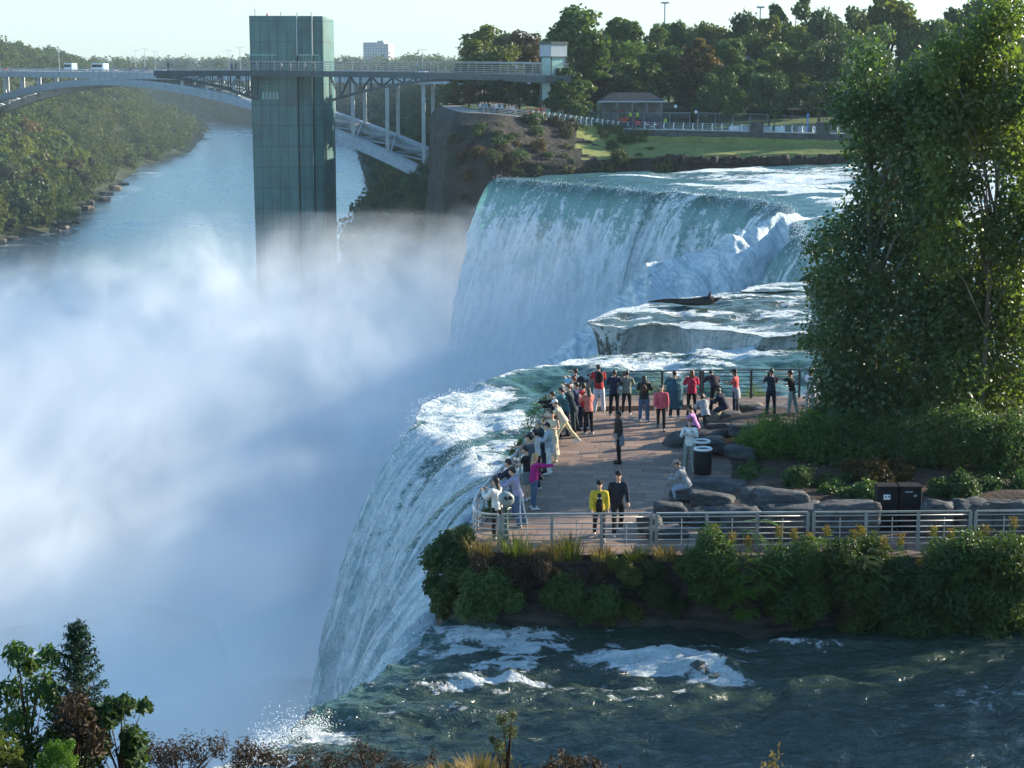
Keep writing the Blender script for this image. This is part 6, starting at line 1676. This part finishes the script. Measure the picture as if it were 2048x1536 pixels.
def person(loc, rz, ps, top, legs, shoes, hair, skin, label, sc=1.0, group='visitors on the terrace', low=False):
    """top=(colour, kind) legs=(colour, kind) hair=(colour, style)"""
    J = skeleton(ps)
    e = empty('person', loc, rz); e.scale = (sc,)*3; tag(e, label, 'person', group)
    sm = skin_m(SK[skin])
    mb = MB(); torso(mb, J, TORSO, -.012)
    for n in 'LR':
        mb.tube([J['hip'+n], J['hip'+n].lerp(J['kn'+n], .3), J['kn'+n], J['kn'+n].lerp(J['an'+n], .35), J['an'+n]], [.083, .08, .054, .052, .034], 10)
        ft = Vector((.02*(-1 if n == 'L' else 1), .16, -.05)); mb.tube([J['an'+n], J['an'+n]+Vector((0, .05, -.03)), J['an'+n]+ft], [.036, .04, .028], 8)
        mb.tube([J['up'](.45, (-.12 if n == 'L' else .12)), J['sh'+n], J['sh'+n].lerp(J['el'+n], .5), J['el'+n], J['el'+n].lerp(J['wr'+n], .3), J['wr'+n]], [.055, .056, .048, .038, .038, .026], 10)
    mb.tube([J['up'](.48, 0, -.015), J['neck'], J['head']-rot((0, .02, .05), J['hp'])], [.06, .052, .05], 10)
    h = J['head']; fw = rot((0, 1, 0), J['hp']); fw.rotate(Matrix.Rotation(J['hrot'], 3, 'Z')); upv = rot((0, 0, 1), J['hp']); sd = fw.cross(upv)
    prof = [(-.125, .02, .03, .035), (-.11, .045, .055, .03), (-.07, .06, .075, .015), (-.02, .07, .088, .005), (.03, .075, .096, 0), (.075, .07, .09, -.005), (.105, .045, .06, -.008), (.12, .012, .016, -.01)]
    mb.rings([ering(h+upv*z+fw*y, sd, fw, rx, ry, 14) for z, rx, ry, y in prof])
    mb.tube([h+fw*.085+upv*.02, h+fw*.108-upv*.025, h+fw*.09-upv*.035], [.008, .017, .012], 6)          # nose
    for s in (-1, 1): mb.ball(h+sd*s*.076-fw*.005, (.012, .02, .03), 8, 6)                                # ears
    fg = MB()
    for n, s in zip('LR', (-1, 1)): hand(fg, J['wr'+n], J['hd'+n], s, ps.get('curl', .5))
    remesh(mb, 'body', sm, e, .02 if not low else .03, fg)
    if not low:
        mb = MB()
        for s in (-1, 1): mb.ball(h+fw*.086+sd*s*.031+upv*.022, .0105, 8, 6)
        mb.build('eyes', plain('eye', (.03, .02, .016), .2, .5, .05, 9), e, smooth=True)
        mb = MB(); mb.tube([h+fw*.088-sd*.024-upv*.066, h+fw*.096-upv*.068, h+fw*.088+sd*.024-upv*.066], [.004, .008, .004], 6); mb.build('mouth', plain('lips', (.26, .09, .075), .5, .4, .05, 9), e, smooth=True)
    # clothes
    col, kind = top; cm = cloth(col)
    mb = MB(); loose = {'tee': .012, 'jacket': .03, 'hoodie': .032, 'coat': .034, 'sweater': .022, 'dress': .016, 'poncho': .03, 'vest': .016}[kind]
    secs = [q for q in TORSO[1:-1]]
    if kind in ('jacket', 'hoodie', 'coat', 'sweater', 'tee', 'vest'): secs = [(-.1 if kind != 'coat' else -.22, .17, .125, -.005)]+secs
    if kind == 'dress': secs = [(-.72, .26, .22, 0), (-.4, .21, .17, 0), (-.15, .175, .13, 0)]+secs
    if kind == 'poncho': secs = [(-.62, .3, .2, 0), (-.3, .29, .2, 0), (.1, .3, .2, 0), (.3, .27, .17, 0)]+secs[-3:]
    torso(mb, J, secs, loose*.8)
    for n in 'LR':
        s0 = J['up'](.45, (-.11 if n == 'L' else .11)); sh, el, wr = J['sh'+n], J['el'+n], J['wr'+n]
        if kind in ('tee',): mb.tube([s0, sh, sh.lerp(el, .7)], [.064, .07, .064], 10)
        elif kind in ('vest', 'dress'): pass
        else: mb.tube([s0, sh, sh.lerp(el, .5), el, el.lerp(wr, .4), wr.lerp(el, .04)], [.056+loose, .056+loose, .05+loose, .042+loose, .04+loose, .031+loose*.8], 10)
    if kind in ('jacket', 'coat', 'hoodie'): mb.tube([J['up'](.47, 0, -.02), J['up'](.535, 0, -.02)], [.085, .07], 12)
    if kind == 'hoodie': mb.ball(J['up'](.47, 0, -.1), (.1, .06, .07), 10, 7)
    remesh(mb, {'tee': 'shirt', 'vest': 'vest', 'dress': 'dress', 'poncho': 'poncho', 'sweater': 'sweater', 'coat': 'coat', 'hoodie': 'hoodie'}.get(kind, 'jacket'), cm, e, .022 if not low else .03)
    lc, lk = legs; lm = cloth(lc)
    if kind != 'dress' or lk != 'none':
        mb = MB(); torso(mb, J, [(-.12, .12, .1, 0), (-.06, .16, .12, -.005), (.04, .158, .114, -.003), (.1, .148, .105, 0)], .008)
        w = {'slim': .008, 'wide': .03, 'jeans': .014, 'shorts': .022, 'none': 0}[lk]
        for n in 'LR':
            hp_, kn, an = J['hip'+n], J['kn'+n], J['an'+n]
            if lk == 'shorts': mb.tube([hp_, hp_.lerp(kn, .4), hp_.lerp(kn, .92)], [.09+w, .085+w, .07+w], 10)
            else: mb.tube([hp_, hp_.lerp(kn, .3), kn, kn.lerp(an, .4), an+Vector((0, 0, -.015))], [.086+w*.6, .083+w, .058+w, .054+w, .044+w*1.1], 10)
        remesh(mb, 'shorts' if lk == 'shorts' else 'trousers', lm, e, .022 if not low else .03)
    for n, s in zip('LR', (-1, 1)):
        an = J['an'+n]; mb = MB()
        fl = Vector((s*.12, 1, 0)).normalized(); z0 = an.z-.085
        mb.rings([ering(Vector((an.x, an.y, 0))+fl*y+Vector((0, 0, z0+zz)), fl.cross(Vector((0, 0, 1))), Vector((0, 0, 1)), rx, rz_, 10) for y, rx, rz_, zz in ((-.085, .02, .025, .03), (-.06, .04, .05, .05), (0, .044, .055, .055), (.07, .048, .04, .04), (.14, .046, .03, .03), (.19, .025, .02, .022))])
        mb.build('shoe', cloth(shoes), e, smooth=True)
    hc, hs = hair[:2]
    hm = plain('hair', HAIRS.get(hc, HAIRS['dark']), .5, .4, .2, 12)
    mb = MB(); k = 1.12
    mb.rings([ering(h+upv*z+fw*y, sd, fw, rx*k, ry*k, 12) for z, rx, ry, y in ((-.05, .05, .05, -.06), (-.01, .07, .07, -.035), (.035, .077, .09, -.016), (.08, .075, .092, -.008), (.115, .05, .066, -.008), (.135, .012, .016, -.008))])
    if hs == 'long':
        b = h-fw*.065; mb.rings([ering(q, sd, fw, rx, ry, 10) for q, rx, ry in ((h+upv*.04-fw*.03, .082, .07), (b-upv*.05, .085, .05), (b-upv*.16-fw*.03, .09, .038), (b-upv*.28-fw*.045, .08, .03), (b-upv*.36-fw*.045, .045, .018))])
    if hs == 'bob': mb.rings([ering(q, sd, fw, rx, ry, 10) for q, rx, ry in ((h+upv*.05-fw*.02, .088, .085), (h-upv*.03-fw*.035, .092, .07), (h-upv*.1-fw*.045, .085, .055))])
    if hs == 'afro': mb.ball(h+upv*.05-fw*.02, (.135, .13, .125), 12, 9)
    if hs == 'bun': mb.ball(h+upv*.12-fw*.07, .05, 8, 6)
    if hs != 'capless': mb.build('hair', hm, e, smooth=True)
    if hs in ('cap', 'capback') or len(hair) > 2:
        cc = hair[2] if len(hair) > 2 else (.015, .015, .018)
        mb = MB(); mb.rings([ering(h+upv*z-fw*.004, sd, fw, rx, ry, 14) for z, rx, ry in ((.045, .092, .112), (.08, .09, .108), (.12, .072, .088), (.145, .03, .04), (.148, .005, .006))])
        s = 1
        mb.rings([ering(h+upv*.052+fw*s*y, sd, upv, rx, .008, 10) for y, rx in ((.08, .075), (.13, .07), (.175, .04))])
        mb.build('cap', cloth(cc), e, smooth=True)
    e['hand_r'] = 0; del e['hand_r']
    return e, J
def world(e, v): return Matrix.LocRotScale(e.location, e.rotation_euler, e.scale) @ Vector(v)
def backpack(e, J, col, label, big=1.0):
    c = J['up'](.3, 0, -.235 if big <= 1 else -.25)
    b = empty('backpack', world(e, c), e.rotation_euler.z); b.scale = e.scale; tag(b, label, 'backpack', 'backpacks worn by visitors')
    m = cloth(col)
    mb = MB(); mb.rings([ering(Vector((0, y, 0)), Vector((1, 0, 0)), Vector((0, 0, 1)), .15*big*w, .22*big*w, 12) for y, w in ((.09, .8), (.06, 1), (-.03, 1), (-.09, .8), (-.1, .5))]); mb.build('pack', m, b, smooth=True)
    mb = MB(); mb.rings([ering(Vector((0, y, -.07*big)), Vector((1, 0, 0)), Vector((0, 0, 1)), .1*big*w, .1*big*w, 10) for y, w in ((-.07, 1), (-.12, .95), (-.13, .6))]); mb.build('pocket', m, b, smooth=True)
    for s in (-1, 1): MB().tube([(s*.1, .08, .17), (s*.1, .16, .24), (s*.1, .22, .22)], .02, 6).build('strap', m, b, smooth=True)
def tied(e, J, col):                      # a jacket knotted round the waist
    mb = MB(); X = Vector((1, 0, 0)); Y = rot((0, 1, 0), J['lean'])
    mb.rings([ering(J['up'](z, 0, y), X, Y, rx, ry, 14) for z, rx, ry, y in ((.08, .172, .13, 0), (.0, .19, .15, -.01), (-.15, .2, .155, -.02), (-.33, .205, .15, -.03), (-.36, .19, .135, -.03))])
    mb.build('tied_jacket', cloth(col), e, smooth=True)
def phone(e, J, label):
    p = (J['wrL']+J['wrR'])/2 if (J['wrL']-J['wrR']).length < .4 else J['wrR']
    d = (J['hdL']+J['hdR']).normalized() if (J['wrL']-J['wrR']).length < .4 else J['hdR']
    mb = MB(); mb.box((0, 0, 0), (.085, .012, .16)); o = mb.build('phone', M['black'], loc=world(e, p+d*.13), bevel=.004); o.rotation_euler = (0, 0, e.rotation_euler.z)
    tag(o, label, 'phone', 'phones held up by visitors')

PO = {
 'stand': dict(),
 'photo': dict(arms=((40, 14, 95, -22), (40, 14, 95, -22)), lean=3),
 'photo_low': dict(arms=((28, 8, 70, -18), (28, 8, 70, -18)), nod=12),
 'rail': dict(lean=16, arms=((48, 10, 40, -8), (48, 10, 40, -8)), legs=((-4, 5, 2), (-10, 5, 4))),
 'walk': dict(legs=((20, 3, 8), (-16, 3, 18)), arms=((-14, 8, 16, 2), (18, 8, 22, 0))),
 'walk2': dict(legs=((-15, 3, 16), (18, 3, 6)), arms=((14, 10, 20, 0), (-12, 10, 14, 2))),
 'reach': dict(lean=10, arms=((85, 6, 6, 0), (30, 6, 60, -10)), legs=((6, 6, 4), (-10, 5, 4))),
 'reach2': dict(lean=4, arms=((20, 8, 30, 0), (82, 4, 8, -4)), look=20),
 'open': dict(arms=((60, 40, 18, 30), (70, 10, 30, 0))),
 'bend': dict(lean=52, arms=((45, 25, 50, -20), (45, 25, 50, -20)), legs=((-4, 7, 2), (-6, 7, 2)), nod=30),
 'stride': dict(lean=30, arms=((50, 10, 40, 0), (35, 12, 50, 0)), legs=((26, 4, 14), (-34, 4, 8))),
 'sit': dict(seat=.44, lean=22, legs=((84, 6, 78), (80, 8, 84)), arms=((45, 8, 40, -6), (42, 8, 44, -6))),
 'sit2': dict(seat=.4, lean=26, legs=((72, 8, 96), (76, 6, 90)), arms=((30, 8, 70, -14), (30, 8, 70, -14)), nod=14),
 'fold': dict(arms=((18, 12, 88, -30), (18, 12, 88, -30))),
 'pocket': dict(arms=((-6, 20, 30, -6), (-6, 20, 30, -6))),
 'hat': dict(arms=((50, 22, 100, -30), (44, 22, 92, -24)), lean=6),
}
def who(px, hy, z, sc, rz, pose, top, legs, shoes, hair, skin, label, foot=None, pack=None, tie=None, ph=None):
    ps = PO[pose]; J = skeleton(ps)
    if foot is not None: loc = P(px, foot, z)
    else: loc = P(px, hy, z+(J['head'].z+.12)*sc); loc.z = z; off_ = Vector((J['head'].x, J['head'].y, 0))*sc; off_.rotate(Matrix.Rotation(R(rz), 3, 'Z')); loc -= off_
    e, J = person(loc, R(rz), ps, top, legs, shoes, hair, skin, label, sc)
    if pack: backpack(e, J, *pack)
    if tie: tied(e, J, tie)
    if ph: phone(e, J, ph)
    return e
K = (.014, .014, .016); NV = (.018, .024, .05); JE = (.075, .13, .21); WH = (.68, .67, .64); GY = (.2, .21, .22)
CREAM = (.62, .53, .38); BR = (.075, .05, .035)
ST = .17
# along the far railing
who(1197, 729, ST, 1.03, 4, 'rail', ((.36, .03, .035), 'jacket'), ((.55, .55, .58), 'wide'), (.3, .3, .3), ('black', 'short'), 0, 'man in red jacket and white trousers wearing a black backpack', pack=(K, 'black backpack on the man in red at the far railing corner'))
who(1229, 740, ST, .98, -8, 'photo', (NV, 'jacket'), (K, 'jeans'), (.25, .25, .25), ('brown', 'short'), 0, 'person in navy jacket and black trousers right of the man in red')
who(1254, 741, ST, .95, -4, 'photo', ((.17, .2, .16), 'jacket'), (K, 'slim'), (.5, .48, .45), ('dark', 'short'), 0, 'person in grey green jacket and black trousers at the far railing')
who(1289, 751, 0, .98, -10, 'photo', ((.02, .035, .035), 'hoodie'), (JE, 'wide'), (.5, .5, .5), ('dark', 'long'), 3, 'woman in dark hoodie and blue jeans carrying a brown backpack', pack=((.07, .04, .028), 'brown backpack on the woman in blue jeans', .85))
who(1323, 770, 0, .96, 172, 'walk', ((.55, .10, .13), 'jacket'), (K, 'slim'), K, ('dark', 'bob'), 3, 'woman in coral pink jacket walking towards the camera')
who(1349, 741, ST, 1.0, 6, 'hat', ((.03, .09, .12), 'poncho'), (NV, 'jeans'), (.4, .4, .4), ('black', 'short'), 1, 'person in a teal rain poncho with both hands raised')
who(1384, 740, .1, .98, 2, 'photo', ((.45, .03, .075), 'jacket'), (K, 'slim'), K, ('auburn', 'long'), 3, 'woman with long auburn hair in magenta jacket taking a picture', ph='phone held up by the woman in the magenta jacket', pack=((.4, .03, .07), 'magenta backpack on the auburn haired woman', .9))
who(1430, 750, .1, 1.0, 12, 'bend', ((.03, .022, .03), 'jacket'), (K, 'jeans'), K, ('dark', 'short'), 0, 'person in black bending over the far railing', foot=822)
who(1450, 775, .15, .95, 60, 'sit2', (NV, 'jacket'), ((.03, .035, .05), 'jeans'), K, ('black', 'short'), 1, 'person in navy jacket sitting on the wall by the far railing', foot=838)
who(1469, 738, .15, .97, 70, 'photo_low', ((.6, .10, .10), 'tee'), ((.02, .025, .05), 'jeans'), K, ('dark', 'cap', (.02, .02, .025)), 2, 'person in coral red shirt and dark cap with a grey jacket tied at the waist', tie=(.3, .31, .34))
who(1543, 737, .3, 1.0, 6, 'photo', ((.02, .03, .055), 'tee'), ((.015, .02, .035), 'jeans'), K, ('black', 'short'), 1, 'man in navy shirt taking a photo over the far railing', ph='phone raised by the man in the navy shirt')
who(1580, 740, .3, .97, 60, 'reach', (K, 'tee'), ((.2, .27, .27), 'jeans'), (.4, .4, .4), ('black', 'short'), 1, 'man in black shirt and pale teal trousers pointing a phone to the left')
who(1623, 736, .3, 1.0, -30, 'photo', ((.72, .74, .8), 'tee'), ((.33, .34, .38), 'jeans'), (.5, .5, .5), ('black', 'afro'), 2, 'person in white shirt with a round dark afro beside the poplar')
# on the stones
who(1392, 788, .12, .98, 78, 'sit', ((.5, .23, .46), 'tee'), (K, 'shorts'), (.7, .7, .7), ('dark', 'short'), 1, 'person in lilac shirt sitting on the big seat boulder', foot=882)
who(1410, 782, .3, .93, 20, 'sit2', ((.3, .31, .34), 'hoodie'), ((.04, .045, .06), 'jeans'), K, ('brown', 'bob'), 3, 'person in pale grey top sitting behind the one in lilac', foot=852)
who(1380, 838, 0, .98, 168, 'photo', ((.72, .71, .68), 'sweater'), ((.26, .29, .26), 'wide'), (.5, .48, .4), ('auburn', 'short'), 3, 'woman in white sweater looking through a camera beside the bins')
who(1373, 901, .06, 1.0, 78, 'sit2', ((.29, .30, .31), 'hoodie'), ((.3, .36, .42), 'jeans'), (.4, .4, .4), ('dark', 'cap', (.3, .26, .2)), 0, 'person in grey hoodie and tan cap seated on a slab by the bins', foot=1000)
# walking on the paving
who(1236, 822, 0, 1.0, 100, 'pocket', ((.03, .022, .02), 'jacket'), (K, 'slim'), K, ('black', 'short'), 2, 'man in dark brown jacket with a grey jacket tied round his waist', tie=(.2, .22, .25))
ey_ = who(1199, 962, 0, .97, 178, 'walk', ((.52, .38, .035), 'jacket'), (K, 'slim'), (.35, .33, .33), ('black', 'cap', K), 0, 'woman in yellow jacket and black cap walking towards the camera')
Jy = skeleton(PO['walk']); mb = MB()
mb.rings([ering(Jy['up'](h, 0, .075), Vector((1, 0, 0)), Vector((0, 1, 0)), rx, .072, 12) for h, rx in ((-.12, .1), (.0, .115), (.2, .1), (.38, .085), (.46, .05))])
mb.build('shirt', cloth(K), ey_, smooth=True)
mb = MB()
for s in (-1, 1): mb.box(Jy['up'](.33, s*.042, .149), (.055, .008, .028))
mb.build('shirt_print', cloth(WH), ey_)
who(1237, 943, 0, 1.05, 186, 'walk2', ((.014, .02, .035), 'sweater'), (K, 'jeans'), (.45, .45, .45), ('black', 'cap', K), 0, 'man in navy sweater and black cap walking beside the woman in yellow')
# the queue along the brink, nearest first
who(991, 955, 0, 1.0, 60, 'photo', (WH, 'jacket'), (K, 'jeans'), (.5, .5, .5), ('black', 'long'), 0, 'woman with long black hair in a white jacket behind the coin viewer')
who(1024, 934, 0, 1.0, 75, 'rail', ((.27, .28, .4), 'hoodie'), (JE, 'wide'), (.4, .4, .4), ('black', 'short'), 0, 'person in lavender grey hoodie and jeans near the coin viewer')
who(1016, 918, 0, 1.0, 70, 'rail', (NV, 'jacket'), (JE, 'jeans'), K, ('dark', 'short'), 0, 'person in dark navy jacket leaning out at the brink railing')
who(1050, 892, 0, .97, 70, 'photo_low', (K, 'tee'), ((.13, .16, .18), 'shorts'), (.5, .5, .5), ('black', 'short'), 0, 'person in black shirt and grey shorts at the brink railing')
who(1058, 868, 0, 1.03, 80, 'reach', ((.07, .09, .11), 'tee'), (NV, 'jeans'), (.5, .5, .5), ('dark', 'short'), 0, 'man in slate grey shirt holding a phone out over the brink', ph='phone held out over the brink by the man in slate grey')
who(1071, 906, 0, .97, -70, 'reach2', ((.38, .02, .18), 'sweater'), (JE, 'slim'), WH, ('blonde', 'long'), 3, 'blonde woman in magenta sweater with one arm stretched out')
who(1070, 858, 0, .95, 60, 'photo_low', ((.5, .5, .5), 'vest'), (K, 'slim'), K, ('black', 'bob'), 0, 'dark haired woman in a white vest top in the queue')
who(1076, 839, 0, 1.0, 76, 'rail', ((.035, .045, .06), 'jacket'), (NV, 'jeans'), K, ('grey', 'short'), 0, 'grey haired man in dark jacket leaning on the brink railing')
who(1094, 845, 0, .97, 90, 'photo_low', ((.38, .42, .45), 'coat'), (WH, 'jeans'), WH, ('black', 'short'), 3, 'person in pale grey coat and white trousers in the queue')
who(1104, 822, 0, .98, 170, 'fold', (CREAM, 'dress'), (CREAM, 'wide'), CREAM, ('black', 'long'), 0, 'dark haired woman in a cream dress with bare arms')
who(1110, 800, 0, .98, 84, 'stride', ((.55, .46, .34), 'jacket'), ((.6, .53, .32), 'slim'), WH, ('dark', 'cap', (.7, .7, .7)), 0, 'person in beige jacket and cream trousers stepping up to the railing', )
who(1104, 783, 0, .97, 86, 'reach', (K, 'jacket'), (K, 'jeans'), K, ('black', 'short'), 0, 'person in black stretching both arms over the brink')
who(1122, 775, 0, 1.0, 88, 'rail', ((.05, .14, .16), 'jacket'), (NV, 'jeans'), K, ('dark', 'short'), 0, 'person in teal jacket leaning on the railing in the queue')
who(1136, 768, 0, 1.0, 80, 'rail', ((.03, .05, .06), 'coat'), ((.02, .035, .04), 'wide'), K, ('auburn', 'short'), 3, 'red haired person in long dark coat in the queue')
who(1152, 764, 0, 1.0, 70, 'photo', ((.05, .055, .13), 'jacket'), ((.025, .035, .1), 'jeans'), WH, ('dark', 'short'), 0, 'person in blue violet jacket and blue trousers in the queue')
who(1147, 752, 0, 1.02, 60, 'photo', ((.5, .48, .45), 'hoodie'), (K, 'jeans'), K, ('auburn', 'short'), 3, 'person with ginger hair and a white hood at the end of the queue')
who(1166, 765, 0, .98, 40, 'photo_low', ((.55, .03, .04), 'jacket'), (NV, 'jeans'), WH, ('dark', 'bob'), 0, 'woman in bright red jacket with a white backpack in the queue', pack=((.6, .5, .42), 'white backpack on the woman in bright red', .95))
who(1150, 737, .1, .98, 55, 'photo', ((.2, .4, .55), 'jacket'), (NV, 'jeans'), K, ('black', 'short'), 0, 'person in light blue jacket at the far railing corner', pack=((.02, .025, .03), 'dark backpack on the person in light blue at the corner'))
who(1176, 775, 0, .96, 30, 'photo', ((.5, .16, .13), 'jacket'), (K, 'jeans'), (.5, .5, .5), ('brown', 'long'), 3, 'woman in salmon jacket half hidden behind the one in bright red')
# far away visitors and workers
def tiny(x, y, z, rz, pose, c1, c2, label, group):
    ps = PO[pose]; J = skeleton(ps)
    mb = MB(); torso(mb, J, TORSO, .02)
    for n in 'LR':
        mb.tube([J['up'](.45, (-.12 if n == 'L' else .12)), J['sh'+n], J['el'+n], J['wr'+n]], [.06, .065, .055, .045], 7)
    e = empty('person', (x, y, z), rz); tag(e, label, 'person', group)
    mb.build('jacket', cloth(c1), e, smooth=True)
    mb = MB()
    for n in 'LR': mb.tube([J['hip'+n], J['kn'+n], J['an'+n]-Vector((0, 0, .03)), J['an'+n]+Vector((0, .14, -.06))], [.1, .07, .055, .04], 7)
    mb.build('trousers', cloth(c2), e, smooth=True)
    mb = MB(); mb.tube([J['pel'], J['neck'], J['head']], [.08, .055, .05], 7)
    for n in 'LR': mb.tube([J['up'](.45), J['shL' if n == 'L' else 'shR'], J['el'+n], J['wr'+n], J['wr'+n]+J['hd'+n]*.06], [.03, .04, .035, .03, .03], 6)
    mb.ball(J['head'], (.085, .1, .125), 10, 8)
    for n in 'LR': mb.ball(J['wr'+n]+J['hd'+n]*.06, (.04, .04, .06), 6, 5)
    mb.build('body', skin_m(SK[0]), e, smooth=True)
    mb = MB(); mb.ball(J['head']+Vector((0, -.02, .04)), (.095, .105, .1), 10, 8); mb.build('hair', plain('hair', HAIRS['dark'], .5, .4, .2, 12), e, smooth=True)
rr = random.Random(14)
cl = [((.5, .5, .55), 'white'), ((.05, .06, .1), 'navy'), ((.1, .2, .3), 'blue'), ((.02, .02, .02), 'black'), ((.4, .35, .25), 'beige'), ((.3, .3, .32), 'grey')]
for k, px in enumerate((962, 966, 973, 980, 984, 989, 994, 999, 1003, 1008, 1014, 1020, 1026, 1030)):
    p = prom(px); c, cn_ = cl[k % 6]
    tiny(p.x, p.y+.7+rr.uniform(0, .6), p.z, R(180+rr.uniform(-50, 50)), ['stand', 'photo', 'pocket'][k % 3], c, ((.03, .04, .06), (.1, .13, .2))[k % 2], 'distant visitor in %s at the promenade railing on the cliff' % cn_, 'visitors on the far promenade in '+cn_)
for k, f in enumerate((.02, .115, .125, .19, .205, .232, .245, .55, .6, .88)):
    q = pw[int(f*159)]; c, cn_ = cl[(k*5+3) % 6]
    tiny(q[0], q[1]-.6+rr.uniform(-.8, .8), q[2], R(rr.uniform(100, 260)), 'stand', c, (.03, .03, .04), 'distant visitor in %s on the observation walkway' % cn_, 'visitors on the walkway in '+cn_)
for px, py, d, lab in ((1261, 222, 302, 'worker in yellow vest standing left, above the tractor'), (1275, 222, 302, 'worker in yellow vest standing right, above the tractor'), (1331, 227, 302, 'worker in yellow vest walking right of the red car')):
    c = at(px, py, d); z0 = ground(bp_park, c.x, d, 3); tiny(c.x, d, z0+ (0.9 if px < 1300 else 0), R(150), 'stand', (.5, .62, .08), (.05, .06, .09), lab, 'workers in yellow vests')

dg = bpy.context.evaluated_depsgraph_get(); dg.update()
res = []
for o, fg in PENDING:
    me = bpy.data.meshes.new_from_object(o.evaluated_get(dg)); res.append(me)
for (o, fg), me in zip(PENDING, res):
    o.modifiers.clear(); mats = [m for m in o.data.materials]; o.data = me
    me.materials.clear()
    for m in mats: me.materials.append(m)
    if fg is not None:
        bm = bmesh.new(); bm.from_mesh(me)
        vs = [bm.verts.new(v) for v in fg.v]
        for f in fg.f:
            try: bm.faces.new([vs[i] for i in f]).smooth = True
            except ValueError: pass
        bm.to_mesh(me); bm.free()
    me.polygons.foreach_set('use_smooth', [True]*len(me.polygons)); me.polygons.foreach_set('material_index', [0]*len(me.polygons)); me.update()
